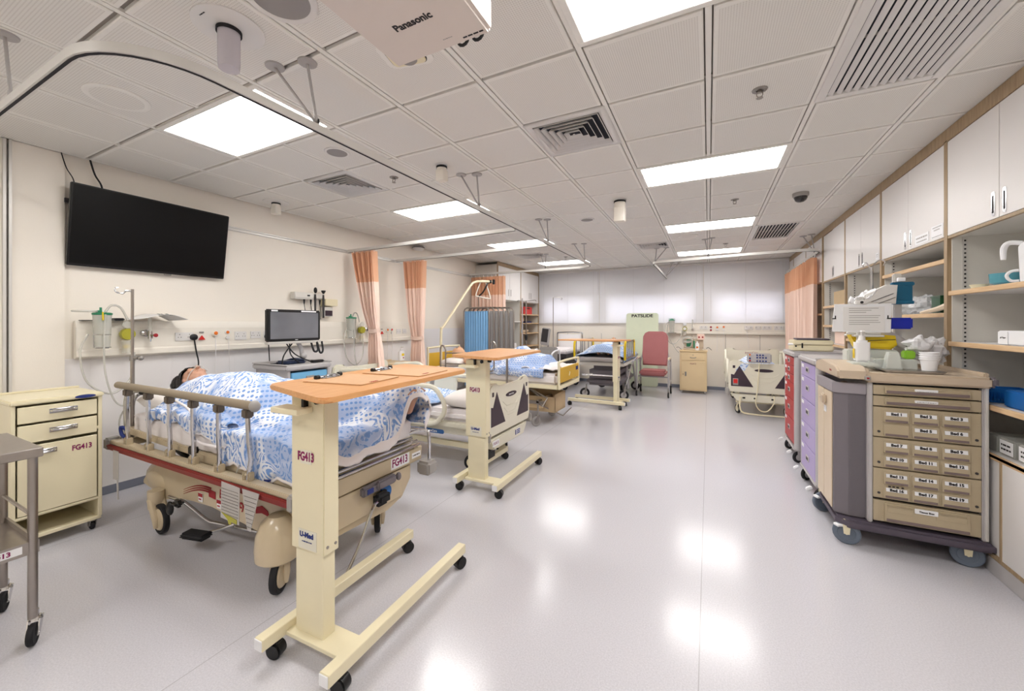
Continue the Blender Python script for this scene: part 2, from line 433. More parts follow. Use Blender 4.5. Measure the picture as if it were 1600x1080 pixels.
CZ=2.964; XL=-4.84; YB=10.5; XR=1.55; XW=2.14; YF=-2.2
# ================= room shell
m=MB(); m.box(XL-.2,XW+.2,YF-.2,YB+.3,-.1,0); struct('floor',m,'floor')
# left wall with its column and pale dado panels
m=MB(); m.box(XL-.15,XL,YF,YB,0,CZ+.05); struct('wall_left',m,'wall_paint')
m=MB(); m.box(XL,XL+.035,YF,.955,0,CZ); m.box(XL,XL+.03,1.0,1.29,.06,CZ); struct('wall_column',m,'wall_paint')
m=MB(); m.box(XL+.002,XL+.05,.955,.972,0,CZ); m.box(XL+.002,XL+.05,.984,1.0,1.0,CZ); struct('trim_1',m,'alu')
m=MB(); m.box(XL,XL+.012,1.0,YB-2.6,.05,1.24); struct('trim_2',m,'wall_panel')
m=MB(); m.box(XL+.012,XL+.016,5.6,YB-2.6,1.24,1.445)
for y in(1.45,2.05,2.65,3.25,3.85,4.45): m.box(XL+.012,XL+.0135,y-.003,y+.003,.07,1.24)
struct('trim_3',m,'wall_panel')
def skirt(name,x0,x1,y0,y1): 
    m=MB(); m.box(x0,x1,y0,y1,0,.075,.004); struct(name,m,'skirting_vinyl')
skirt('baseboard_left',XL,XL+.018,1.0,YB-2.55)
skirt('baseboard_back',XL+.6,XW-.6,YB-.02,YB)
# curtain/picture rail along left wall
m=MB(); m.box(XL,XL+.02,2.3,7.93,2.605,2.618); m.box(XL,XL+.02,2.3,7.93,2.635,2.648); m.box(XL,XL+.006,2.3,7.93,2.6,2.65); struct('trim_4',m,'alu')
# right and front walls
m=MB(); m.box(XW,XW+.15,YF,YB,0,CZ+.05); struct('wall_right',m,'wall_paint')
m=MB(); m.box(XL,XW,YF-.15,YF,0,CZ+.05); struct('wall_front',m,'wall_paint')
# back wall with three window openings
WIN=[(-4.1,-2.75),(-2.35,-.3),(.1,1.45)]; wz0,wz1=1.6,2.22
m=MB(); m.box(XL,XW,YB,YB+.2,0,wz0); m.box(XL,XW,YB,YB+.2,wz1,CZ+.05)
xs=[XL]+[v for w in WIN for v in w]+[XW]
for i in range(0,len(xs),2): m.box(xs[i],xs[i+1],YB,YB+.2,wz0,wz1)
struct('wall_back',m,'wall_paint')
m=MB()
for x in(-4.2,-3.42,-2.5,-1.3,-.35,.35,1.02): m.box(x-.004,x+.004,YB-.003,YB,.08,1.29)
struct('trim_5',m,'grey_plastic')
for i,(a,b) in enumerate(WIN):
    m=MB(); t=.05
    m.box(a,b,YB+.1,YB+.15,wz0,wz0+t); m.box(a,b,YB+.1,YB+.15,wz1-t,wz1)
    k=3 if b-a>1.6 else 2
    for j in range(k+1):
        x=a+(b-a-t)*j/k; m.box(x,x+t,YB+.1,YB+.15,wz0+t,wz1-t)
    o=struct('window_%d'%(i+1),m,'window_frame')
    m=MB(); m.box(a+.03,b-.03,YB+.122,YB+.128,wz0+.03,wz1-.03); part('pane',m,'glass',o)
# ================= ceiling: tiles with bevelled rims on runners
ROW=lambda j:2.017+.6*j
LIGHTS=[(0,j) for j in(-5,-1,3,7,11)]+[(-5,j) for j in(-5,-1,3,7,11)]   # centre x=.6*c, rows
skip=set()
for c,j in LIGHTS: skip|={(c-1,j),(c,j)}
VENT=[(-2,1),(-6,1),(-2,9),(-6,9)]; skip|=set(VENT)
skip|={(1,0),(1,1),(1,-1),(1,8),(1,9)}
bm=bmesh.new(); 
def quadring(o,zo,i,zi,mi):
    A=[bm.verts.new((*p,zo)) for p in o];B=[bm.verts.new((*p,zi)) for p in i]
    for k in range(4):
        f=bm.faces.new((A[k],A[(k+1)%4],B[(k+1)%4],B[k]));f.material_index=mi
    return B
def rect(x0,x1,y0,y1,d): return [(x0+d,y0+d),(x0+d,y1-d),(x1-d,y1-d),(x1-d,y0+d)]
j0,j1=-7,14
for i in range(-9,4):
    x0,x1=.6*i,.6*i+.6
    x0c,x1c=max(x0,XL),min(x1,XW)
    if x1c-x0c<.02: continue
    for j in range(j0,j1+1):
        y0,y1=ROW(j),ROW(j+1)
        if (i,j) in skip: continue
        y0c,y1c=max(y0,YF),min(y1,YB)
        if y1c-y0c<.05: continue
        gx,gy=.021,.011
        a,b,c,d=x0c+gx,x1c-gx,y0c+gy,y1c-gy
        if i==-9: a,b=x0c,x1c-.01
        if b-a<.05: continue
        B=quadring(rect(a,b,c,d,0),CZ+.022,rect(a,b,c,d,.001),CZ+.004,0)
        r1=rect(a,b,c,d,.006);B2=[bm.verts.new((*p,CZ)) for p in r1]
        for k in range(4): bm.faces.new((B[k],B[(k+1)%4],B2[(k+1)%4],B2[k])).material_index=0
        r2=rect(a,b,c,d,.022 if b-a>.1 else .01);B3=[bm.verts.new((*p,CZ)) for p in r2]
        for k in range(4): bm.faces.new((B2[k],B2[(k+1)%4],B3[(k+1)%4],B3[k])).material_index=0
        bm.faces.new(B3[::-1]).material_index=1
q=MB(); q.bm.free(); q.bm=bm
bmesh.ops.reverse_faces(bm,faces=[])
for i in range(-8,4):
    x=.6*i; y=YF
    for j in (-5,-1,3,7,11,99):
        if i in(0,-5) and j<99: q.box(x-.014,x+.014,y,ROW(j),CZ+.004,CZ+.02,mi=0); y=ROW(j+1)
    q.box(x-.014,x+.014,y,YB,CZ+.004,CZ+.02,mi=0)
q.box(XL,XW,YF,YB,CZ+.03,CZ+.08,mi=2)
for j in range(j0,j1+2):
    y=ROW(j)
    if YF<y<YB: q.box(XL,XW,y-.012,y+.012,CZ+.021,CZ+.03,mi=2)
struct('ceiling',q,['ceiling_rim','tile','ceiling_dark'],smooth=.3)
# front edge strip under blinds: soffit box of the blinds
# ================= ceiling lights
LBL={(0,-5):'',(-5,-5):'',
(0,-1):'nearest light panel of the middle row, cut off by the top edge of the photo',(0,3):'bright ceiling light panel in the middle row, second from the camera, above the floor aisle',
(0,7):'ceiling light panel in the middle row, third from the camera, left of the slatted grille',(0,11):'farthest ceiling light panel of the middle row, close to the window blinds',
(-5,-1):'largest ceiling light panel of the left row, between the television and the curved track',(-5,3):'ceiling light panel of the left row, second from the camera, above the first peach curtain',
(-5,7):'ceiling light panel of the left row, third from the camera, beyond the cross tracks',(-5,11):'farthest ceiling light panel of the left row, by the corner cabinets'}
for c,j in LIGHTS:
    if j==-5:
        lb='ceiling light panel behind the camera, '+('middle row' if c==0 else 'left row')
    else: lb=LBL[(c,j)]
    cx,cy=.6*c,ROW(j)+.3
    t=thing('ceiling_light',lb,'ceiling light',(cx,cy,CZ),group='recessed ceiling light panels')
    f=MB()
    for a,b,p,q_ in((cx-.592,cx+.592,cy-.29,cy-.255),(cx-.592,cx+.592,cy+.255,cy+.29),(cx-.592,cx-.555,cy-.255,cy+.255),(cx+.555,cx+.592,cy-.255,cy+.255)):
        f.box(a,b,p,q_,CZ-.004,CZ+.02,.003,1)
    part('frame',f,'ceiling_rim',t)
    d=MB(); d.box(cx-.556,cx+.556,cy-.256,cy+.256,CZ+.006,CZ+.012); part('diffuser',d,'diffuser',t)
# ================= square vents

VL=['square louvred air vent at the centre top, nearest to the camera','square louvred air vent in the left part of the ceiling, beside the track','far square air vent above the patient slide board','far square air vent over the corner cabinets']
for (i,j),lb in zip(VENT,VL):
    x0,y0=.6*i,ROW(j); cx,cy=x0+.3,y0+.3
    t=thing('air_vent',lb,'air vent',(cx,cy,CZ),group='square ceiling air vents')
    f=MB(); s=.292
    def ring(mb,a,b,z0,z1,z2=None):
        # square ring from half-size a at z0 to half-size b at z1
        A=[mb.bm.verts.new((cx+u*a,cy+v*a,z0)) for u,v in((-1,-1),(1,-1),(1,1),(-1,1))];B=[mb.bm.verts.new((cx+u*b,cy+v*b,z1)) for u,v in((-1,-1),(1,-1),(1,1),(-1,1))]
        for k in range(4): mb.bm.faces.new((A[k],A[(k+1)%4],B[(k+1)%4],B[k]))
    ring(f,s,s-.05,CZ-.003,CZ-.003); ring(f,s,s,CZ-.003,CZ+.02)
    o=part('frame',f,'white_metal',t,solid=.002)
    for k in range(5):
        h=MB(); a=s-.055-k*.044; ring(h,a,a-.03,CZ-.010,CZ+.035); part('louvre',h,'white_metal',t,solid=.002)
    h=MB(); a=s-.055-5*.044; h.box(cx-a+.01,cx+a-.01,cy-a+.01,cy+a-.01,CZ-.002,CZ+.004); part('centre_plate',h,'white_metal',t)
    h=MB(); h.box(cx-s+.03,cx+s-.03,cy-s+.03,cy+s-.03,CZ+.02,CZ+.0295); part('duct_backing',h,'vent_dark',t)
# ================= slatted grilles
for (x0,x1,y0,y1,lb,gr) in ((.605,1.195,1.43,3.2,'large slatted return grille at the top right, running out of the frame',0),(.605,1.195,6.83,8.0,'smaller far slatted return grille before the curtain on the right',1)):
    cx,cy=(x0+x1)/2,(y0+y1)/2
    t=thing('slatted_grille',lb,'ceiling grille',(cx,cy,CZ),group='slatted ceiling grilles')
    f=MB(); w=.05
    for a,b,c,d in((x0,x0+w,y0,y1),(x1-w,x1,y0,y1),(x0+w,x1-w,y0,y0+w),(x0+w,x1-w,y1-w,y1)): f.box(a,b,c,d,CZ-.005,CZ+.02,.003,1)
    part('frame',f,'white_metal',t)
    n=12
    for k in range(n):
        h=MB(); x=x0+w+(x1-x0-2*w)*(k+.5)/n
        h.box(x-.014,x+.014,y0+w,y1-w,CZ+.003,CZ+.006,rot=Matrix.Rotation(R(28 if gr==0 else -30),4,'Y')); part('slat',h,'white_metal',t)
    h=MB(); h.box(x0+.02,x1-.02,y0+.02,y1-.02,CZ+.024,CZ+.0295); part('duct_backing',h,'vent_dark',t)
# ================= round loudspeakers / access plates
for x,y,r,m1,m2,lb in((-2.74,2.31,.1,'white_metal','speaker_grey','round grey loudspeaker beside the large left light panel'),(-1.66,1.1,.15,'white_metal','speaker_grey','large round grey loudspeaker at the top edge, left of the projector'),
    (-1.476,5.37,.1,'white_metal','speaker_grey','small round loudspeaker between the cross tracks and the middle row'),(-.296,7.14,.15,'ceiling_rim','tile','round cover plate between the far light panels of the middle row'),(-3.31,1.12,.16,'ceiling_rim','tile','big round flush cover plate above the television, inside the curved track')):
    t=thing('ceiling_speaker' if 'loud' in lb else 'cover_plate',lb,'speaker' if 'loud' in lb else 'cover plate',(x,y,CZ))
    f=MB(); f.lathe([(r,.0),(r,-.006),(r*.94,-.01),(r*.8,-.008),(r*.8,0)],(x,y,CZ),n=40); part('rim',f,m1,t)
    f=MB(); f.lathe([(r*.8,-.007),(r*.4,-.0085),(0,-.009)],(x,y,CZ),n=40); part('grille',f,m2,t)
# ================= sprinklers
for x,y,lb in((.277,2.87,'fire sprinkler head with its round plate, nearest to the camera on the right'),(-2.72,2.96,'fire sprinkler head beside the left square vent'),(.268,5.28,'fire sprinkler head right of the second middle light panel'),(.27,8.1,'fire sprinkler head between the two farthest middle panels'),(-2.7,8.15,'fire sprinkler head in front of the farthest left panel')):
    t=thing('sprinkler',lb,'sprinkler',(x,y,CZ),group='ceiling sprinkler heads')
    f=MB(); f.lathe([(.042,0),(.04,-.006),(.02,-.008),(.018,-.001)],(x,y,CZ),n=24); part('plate',f,'grey_metal',t)
    f=MB(); f.cyl((x,y,CZ),(x,y,CZ-.02),.012); 
    for q in(-1,1): f.tube([(x+q*.012,y,CZ-.015),(x+q*.016,y,CZ-.035),(x,y,CZ-.05)],.003,6,sm=3)
    f.cyl((x,y,CZ-.05),(x,y,CZ-.053),.018); part('head',f,'steel',t)
# ================= dome camera
t=thing('dome_camera','small black security dome camera on the ceiling, right side','camera',(.894,5.355,CZ))
f=MB(); f.lathe([(.075,0),(.075,-.03),(.068,-.04)],(.894,5.355,CZ),n=32); part('housing',f,'grey_plastic',t)
f=MB(); f.lathe([(.062,-.04),(.062,-.055),(.05,-.08),(.03,-.095),(0,-.1)],(.894,5.355,CZ),n=32); part('dome',f,'camera_smoke',t)
# ================= lidded ceiling cylinders (examination lamps)
def cyl_lamp(x,y,s,lb,L=.2,sq=True,clear=False,pl=.13):
    t=thing('ceiling_cylinder',lb,'ceiling fitting',(x,y,CZ),group='hanging cylinder fittings')
    f=MB(); f.lathe([(pl*s,.0),(pl*s,-.006),(pl*.62*s,-.014),(.055*s,-.014)],(x,y,CZ),n=40); part('flange',f,'white_metal',t)
    f=MB(); f.lathe([(.054*s,-.012),(.054*s,-.03),(.05*s,-.03),(.05*s,-.012)],(x,y,CZ),n=32); part('seal_ring',f,'black_rubber',t)
    f=MB(); 
    if clear: f.lathe([(.047*s,-.02),(.047*s,-L*s*.85),(.044*s,-L*s),(0,-L*s)],(x,y,CZ),n=32)
    else: f.lathe([(.05*s,-.03),(.05*s,-L*s*.4)],(x,y,CZ),n=32); f.prism(rrect(.1*s,.085*s,.012*s,3,x,y),'XY',CZ-L*s,CZ-L*s*.35,.004)
    part('sleeve',f,'offwhite_plastic' if not clear else 'cyl_clear',t)
    return t
dm('cyl_clear',(212,206,214),.25,alpha=.85)
t=cyl_lamp(-2.05,1.1,1.0,'hanging clear cylinder under a wide round flange at the top left',.2,pl=.15,clear=True)
fine((-2.05,.985,CZ-.0115),.04,.008,Matrix.Rotation(PI,4,'X'),'ink_black',t)
cyl_lamp(-4.5,2.93,.9,'white hanging cylinder near the wall above the rail, left of the left vent',.16,pl=.15)
cyl_lamp(-2.13,2.93,.9,'small hanging cylinder beside the long track, in front of the track support',.16,pl=.06)
cyl_lamp(-.908,4.70,1.25,'tall white hanging cylinder in the centre of the ceiling',.2,pl=.06)
# ================= motion sensor plate near projector
t=thing('sensor_plate','square rounded sensor plate with a grey lens, just behind the projector','sensor',(-1.5,1.7,CZ))
rm=Matrix.Translation((-1.42,1.63,0))@Matrix.Rotation(R(12),4,'Z')
def rp(w,h,r): return [tuple((rm@Vector((u,v,0)))[:2]) for u,v in rrect(w,h,r)]
f=MB(); f.prism(rp(.27,.2,.05),'XY',CZ-.006,CZ,.002); part('base_plate',f,'ceiling_rim',t)
f=MB(); f.prism(rp(.2,.15,.03),'XY',CZ-.012,CZ-.006); part('gasket',f,'black_plastic',t)
f=MB(); f.prism(rp(.192,.142,.028),'XY',CZ-.018,CZ-.010,.003); part('housing',f,'cream_metal',t)
f=MB(); f.lathe([(.05,-.018),(.045,-.024),(0,-.028)],(-1.42,1.65,CZ),n=24); part('lens',f,'speaker_grey',t)
# ================= projector
t=thing('projector','white ceiling projector with dark maker name on its underside','projector',(-.92,.98,2.6))
f=MB(); f.box(-1.145,-.70,.62,1.275,2.6,2.72,.012,3); part('body',f,'projector_shell',t)
f=MB(); f.cyl((-.92,.95,2.72),(-.92,.95,CZ),.03,n=20); f.cyl((-.92,.95,CZ-.012),(-.92,.95,CZ),.09,n=24); part('ceiling_mount',f,'white_metal',t)
text('Panasonic',.041,(-.925,1.098,2.5994),Matrix.Rotation(PI,4,'X'),'ink_black',t,bold=.0012)
fine((-.86,1.22,2.5995),.04,.006,Matrix.Rotation(PI,4,'X'),'grey_plastic',t,seed=4)
fine((-.765,1.245,2.5995),.085,.011,Matrix.Rotation(PI,4,'X'),'ink_black',t,seed=5)
f=MB()
for x in(-.83,-.765): f.tube([(x+.022*math.cos(a),1.279+.0,2.622+.022*math.sin(a)) for a in[R(v) for v in range(0,360,30)]],.006,8,closed=True)
part('adjusting_ring',f,'black_plastic',t)
f=MB(); 
for k in range(7):
    for q in range(5): f.box(-.701,-.6985,.92+k*.022,.934+k*.022,2.635+q*.014,2.641+q*.014)
part('vent_slots',f,'hole_dark',t)
# ================= curtain tracks on supports
def support(par,tops,meet,name='support_rod'):
    for p in tops:
        m=MB(); m.lathe([(.05,0),(.048,-.008),(.02,-.012),(0,-.012)],(p[0],p[1],CZ),n=24); m.tube([(p[0],p[1],CZ-.008),meet],.0075,8)
        m.cyl((meet[0],meet[1],meet[2]-.005),(meet[0],meet[1],meet[2]+.03),.012,n=10)
        part('support_rod',m,'rod_grey',par)
TZ=2.645
def track(name,lb,pts,supports,closed=False):
    t=thing(name,lb,'curtain track',tuple(pts[len(pts)//2]))
    m=MB(); m.tube(pts,.01,rect=(.028,.042)); part('rail',m,'alu',t)
    m=MB(); m.tube([(p[0],p[1],p[2]-.0225) for p in pts],.01,rect=(.011,.003)); part('slot',m,'hole_dark',t)
    for tops,meet in supports: support(t,tops,meet)
    return t
def arc(cx,cy,r,a0,a1,n=10,z=TZ): return [(cx+r*math.cos(R(a0+(a1-a0)*i/n)),cy+r*math.sin(R(a0+(a1-a0)*i/n)),z) for i in range(n+1)]
tr=[(-4.80,.64,TZ)]+arc(-2.33,1.0,.36,-90,0)[0:]+[(-1.965,4.0,TZ)]+arc(-2.10,7.45,.14,0,90)+[(-4.80,7.62,TZ)]
tr=[(-4.80,.64,TZ)]+arc(-2.33,1.0,.36,-90,0)+[(-1.955,4.0,TZ)]+arc(-2.32,7.3,.36,0,90)+[(-4.80,7.66,TZ)]
track('curtain_track','long left curtain track curving at both ends, from the top left corner to the blinds',tr,
 [([(-3.08,.62)],(-3.08,.64,TZ+.02)),([(-2.13,1.38),(-1.94,1.44)],(-1.965,1.52,TZ+.02)),([(-2.10,3.2),(-1.96,3.26)],(-1.958,3.3,TZ+.02)),([(-2.06,5.06),(-1.96,5.12)],(-1.958,5.15,TZ+.02)),([(-2.13,6.9),(-1.97,6.96)],(-1.96,6.98,TZ+.02)),([(-3.05,7.6),(-2.95,7.65)],(-2.98,7.66,TZ+.02))])
track('curtain_track','first cross track from the wall to the long track, holding the nearest tied curtain',[(-4.80,4.25,TZ-.02),(-1.97,4.12,TZ-.02)],[])
track('curtain_track','second cross track from the wall to the long track, holding the second tied curtain',[(-4.80,5.28,TZ-.02),(-1.97,5.15,TZ-.02)],[])

tr=[(1.50,10.2,TZ)]+[(1.50,7.75,TZ)]+arc(1.33,7.55,.17,0,-70,6)+[(1.2,7.36,TZ),(.6,7.38,TZ),(-.3,7.55,TZ),(-.72,7.62,TZ)]+arc(-.72,7.79,.17,-100,-180,6)+[(-.89,10.4,TZ)]
tr=[(1.50,10.4,TZ),(1.50,7.8,TZ)]+arc(1.28,7.62,.22,0,-90,8)+[(.6,7.42,TZ),(-.3,7.55,TZ)]+arc(-.70,7.80,.2,-90,-180,8)+[(-.90,10.4,TZ)]
track('curtain_track','far right curtain track looping round the bed beside the carts',tr,
 [([(-.87,8.02),(-.70,8.03)],(-.86,7.70,TZ+.02)),([(-.05,7.54),(.05,7.47)],(0,7.50,TZ+.02)),([(1.37,8.0),(1.46,7.9)],(1.49,7.85,TZ+.02)),([(-.75,10.1),(-.60,10.1)],(-.88,10.1,TZ+.02))])
# ================= window blinds
def blind(x0,x1,lb):
    t=thing('venetian_blind',lb,'window blind',((x0+x1)/2,YB-.07,1.56),group='white venetian blinds')
    m=MB(); m.box(x0,x1,YB-.085,YB-.05,CZ-.05,CZ-.005,.003,1); part('headrail',m,'white_metal',t)
    m=MB(); z=1.575; n=0
    while z<CZ-.055:
        m.box(x0+.004,x1-.004,YB-.081,YB-.054,z-.0004,z+.0004,rot=Matrix.Rotation(R(68),4,'X')); z+=.0205
    part('slats',m,'slat_white',t)
    m=MB(); m.box(x0,x1,YB-.08,YB-.055,1.548,1.562,.003,1); part('bottom_rail',m,'white_metal',t)
    k=max(3,int((x1-x0)/.55))
    for i in range(k): m=MB(); x=x0+.15+(x1-x0-.3)*i/(k-1); m.cyl((x,YB-.084,1.56),(x,YB-.084,CZ-.05),.0018,n=5); part('ladder_cord',m,'white_metal',t)
    m=MB(); m.cyl((x1-.03,YB-.095,2.3),(x1-.03,YB-.095,CZ-.06),.004,n=6); part('tilt_wand',m,'white_metal',t)
blind(-4.24,-2.541,'left venetian blind of the window wall, next to the corner cabinets')
blind(-2.539,-.101,'middle and widest venetian blind, behind the green slide board')
blind(-.099,1.58,'right venetian blind of the window wall, behind the right curtain')
# ================= LEFT WALL
# television
t=thing('television','large black flat television tilted on the left wall','television',(-4.7,1.9,1.95))
tb=Matrix.Rotation(R(9),4,'Y'); pv=(-4.73,1.9,2.375)
m=MB(); m.box(-4.758,-4.722,1.29,2.51,2.03,2.72,.006,2,rot=tb,piv=pv); part('housing',m,'black_plastic',t)
m=MB(); m.box(-4.722,-4.7205,1.302,2.498,2.05,2.708,rot=tb,piv=pv); part('screen',m,'screen_black',t)
m=MB(); m.box(-4.724,-4.712,1.96,2.02,2.017,2.031,.002,1,rot=tb,piv=pv); part('sensor_tab',m,'grey_metal',t)
t2=thing('wall_bracket','dark wall bracket holding the television','bracket',(-4.79,1.7,2.2))
m=MB(); m.box(-4.838,-4.80,1.285,2.3,2.56,2.60,.004,1); m.box(-4.838,-4.815,1.5,2.3,2.15,2.6,.005,1); m.box(-4.80,-4.76,1.6,1.64,2.52,2.60); m.box(-4.80,-4.76,2.16,2.2,2.52,2.60); part('plate',m,'dark_grey',t2)
for i,(y,lb) in enumerate(((1.295,'thin black cable from the ceiling to the left corner of the television'),(1.47,'thicker black cable dropping from the ceiling behind the television'))):
    m=MB(); m.tube([(-4.80,y-.03,CZ+.01),(-4.795,y,2.85),(-4.76,y+.035,2.74),(-4.80,y+.03,2.6)],.004+.003*i,8,sm=5); tag(part('television_cable',m,'black_rubber'),lb,'cable')
# bed-head trunking
def trunk(y0,y1,lb):
    t=thing('bedhead_trunking',lb,'service panel',(XL,(y0+y1)/2,1.25),group='beige service panels along the left wall')
    m=MB(); m.prism([(XL+.012,1.235),(XL+.05,1.235),(XL+.085,1.255),(XL+.085,1.30),(XL+.07,1.312),(XL+.07,1.51),(XL+.055,1.565),(XL+.012,1.565)],'XZ',y0,y1,.003); part('casing',m,'offwhite_plastic',t)
    m=MB(); m.box(XL+.0695,XL+.0715,y0+.02,y1-.02,1.322,1.500,.001,1); part('cover_plate',m,'offwhite_plastic',t)
    return t
PX=XL+.0715
def socket(t,y,w=.13,z=1.365,h=.085):
    m=MB(); m.box(PX,PX+.009,y-w/2,y+w/2,z,z+h,.003,2); o=part('socket_plate',m,'white_metal',t)
    m=MB()
    for yy in ((y-w*.27,y+w*.27) if w>.11 else (y,)):
        for a,b in((0,.02),(-.012,-.008),(.012,-.008)): m.box(PX+.009,PX+.0096,yy+a-.003,yy+a+.003,z+h/2+b-.002,z+h/2+b+.006)
    part('pin_holes',m,'ink_black',o)
def button(t,y,z,col,r=.017):
    m=MB(); m.lathe([(.026,0),(.026,.008),(.02,.012),(0,.012)],(PX,y,z),'X',20); o=part('call_button',m,'white_metal',t)
    m=MB(); m.lathe([(r,.012),(r*.9,.016),(0,.016)],(PX,y,z),'X',20); part('button_cap',m,col,o)
def nurse(t,y):
    m=MB(); m.box(PX,PX+.008,y-.022,y+.022,1.44,1.456,.003,1); part('switch',m,'grey_metal',t)
    m=MB(); m.prism([(y-.03,1.37),(y+.03,1.37),(y,1.415)],'YZ',PX,PX+.02,.002); part('alarm_pull',m,'red_plastic',t)
def cordset(t,y,label):
    c=thing('pull_cord',label,'cord',(PX,y,1.4)); m=MB(); m.lathe([(.03,0),(.03,.02),(.022,.032),(0,.034)],(PX,y,1.43),'X',20); part('socket_cap',m,'offwhite_plastic',c)
    m=MB(); m.lathe([(.02,.033),(.016,.037),(0,.037)],(PX,y,1.437),'X',16); part('orange_disc',m,'orange_plastic',c)
    m=MB(); m.tube([(PX+.02,y,1.40),(PX+.03,y,1.2),(PX+.02,y+.01,.95),(PX+.04,y,.72)],.0035,6,sm=5); part('cord',m,'wall_panel',c)
T1=trunk(1.345,4.33,'long beige service panel at the head of the nearest bed, below the television')
socket(T1,2.13,.16); nurse(T1,2.285); button(T1,2.54,1.445,'orange_plastic'); socket(T1,2.68,.13,1.355,.095); socket(T1,2.85,.12); socket(T1,2.99,.08)
cordset(T1,2.41,'white cord with pale orange cap hanging from the near service panel')
m=MB(); m.lathe([(.02,0),(.02,.014),(0,.016)],(PX,2.54,1.385),'X',16); m.tube([(PX+.012,2.545,1.385),(PX+.02,2.55,1.2),(PX+.02,2.56,.8)],.003,6,sm=5); part('bell_cord',m,'white_metal',T1)
c=thing('power_plug','black plug with thick cord, in the near service panel left of the red triangle','plug',(PX,2.2,1.38))
m=MB(); m.lathe([(.032,0),(.032,.028),(.02,.036),(0,.036)],(PX+.009,2.205,1.40),'X',20); part('plug_body',m,'black_plastic',c)
m=MB(); m.tube([(PX+.03,2.205,1.385),(PX+.05,2.215,1.25),(PX+.05,2.235,1.12),(PX+.05,2.20,.98),(PX+.05,2.15,.8)],.007,8,sm=6); part('cord',m,'black_rubber',c)
c=thing('power_plug','black plug with straight cord, left of the computer monitor','plug',(PX,3.0,1.38))
m=MB(); m.lathe([(.034,0),(.034,.028),(.02,.036),(0,.036)],(PX+.009,2.985,1.385),'X',20); part('plug_body',m,'black_plastic',c)
m=MB(); m.tube([(PX+.03,2.985,1.37),(PX+.04,2.99,1.2),(PX+.04,3.0,.98)],.006,8,sm=6); part('cord',m,'black_rubber',c)
T2=trunk(4.35,5.62,'shorter beige service panel between the two tied curtains')
nurse(T2,4.90); button(T2,5.13,1.44,'red_plastic'); socket(T2,5.30,.12); socket(T2,5.45,.1)
cordset(T2,5.01,'white cord hanging between the tied curtains'); 
m=MB(); m.lathe([(.02,0),(.02,.014),(0,.016)],(PX,5.13,1.385),'X',16); m.tube([(PX+.012,5.13,1.385),(PX+.02,5.13,1.2),(PX+.02,5.12,.9)],.003,6,sm=5); part('bell_cord',m,'white_metal',T2)
# suction canister sets
def canister(y,lb,s=1.0,x=-4.66):
    t=thing('suction_canister',lb,'canister',(x,y,1.32))
    m=MB(); m.lathe([(0,1.325),(.042*s,1.325),(.05*s,1.335),(.062*s,1.62),(.058*s,1.62),(.047*s,1.34),(0,1.335)],(x,y,0),n=28); part('jar',m,'clear_plastic',t)
    m=MB(); m.lathe([(.064*s,1.615),(.066*s,1.63),(.055*s,1.636),(.02,1.638),(0,1.638)],(x,y,0),n=28); m.lathe([(.03,1.60),(.03,1.55),(0,1.55)],(x,y,0),n=16); m.cyl((x,y-.01,1.63),(x,y-.01,1.68),.009,n=10); m.box(x-.02,x+.02,y-.035,y-.005,1.636,1.655,.004,1); part('lid',m,'green_plastic',t)
    m=MB()
    for z in(1.335,1.445): m.tube([(x+.055*s*math.cos(a),y+.055*s*math.sin(a),z) for a in[R(v) for v in range(0,360,24)]],.004,6,closed=True)
    m.tube([(x-.05,y,1.445),(XL+.075,y,1.445)],.005,6); m.tube([(x-.05,y,1.335),(XL+.075,y,1.335)],.005,6); m.tube([(x,y-.052,1.335),(x,y-.055,1.445)],.004,6); part('wire_bracket',m,'chrome',t)
    m=MB(); m.tube([(x,y+.02,1.64),(x,y+.06,1.70),(x-.02,y+.13,1.68),(x-.04,y+.19,1.56)],.009,8,sm=6); part('vacuum_hose',m,'clear_tube',t)
    m=MB(); m.tube([(x,y-.09,1.45),(x+.01,y-.14,1.30),(x+.02,y-.10,1.05),(x+.03,y+.05,.93),(x+.03,y+.18,1.05),(x+.02,y+.21,1.28)],.008,8,sm=8); part('patient_hose',m,'clear_tube',t)
    m=MB(); m.tube([(x+.065,y+.0,1.62),(x+.068,y-.01,1.4),(x+.07,y,1.1),(x+.07,y+.07,.85),(x+.05,y+.2,.8)],.007,8,sm=8); part('suction_hose',m,'clear_tube',t)
    return t
t=canister(1.475,'near clear suction canister with green lid, on the wall left of the drip pole')
m=MB(); m.tube([(-4.66+.0,1.44,1.635)]+[(-4.64+.05*math.sin(a),1.36+.075*math.cos(a),1.645) for a in[R(v) for v in range(0,330,30)]],.007,8,sm=3); part('coiled_hose',m,'clear_tube',t)
m=MB(); m.tube([(-4.60,1.46,1.64),(-4.595,1.46,1.57)],.006,6); part('yellow_tag',m,'yellow_plastic',t)
canister(4.18,'clear suction canister with green lid beside the first tied curtain',1.15)
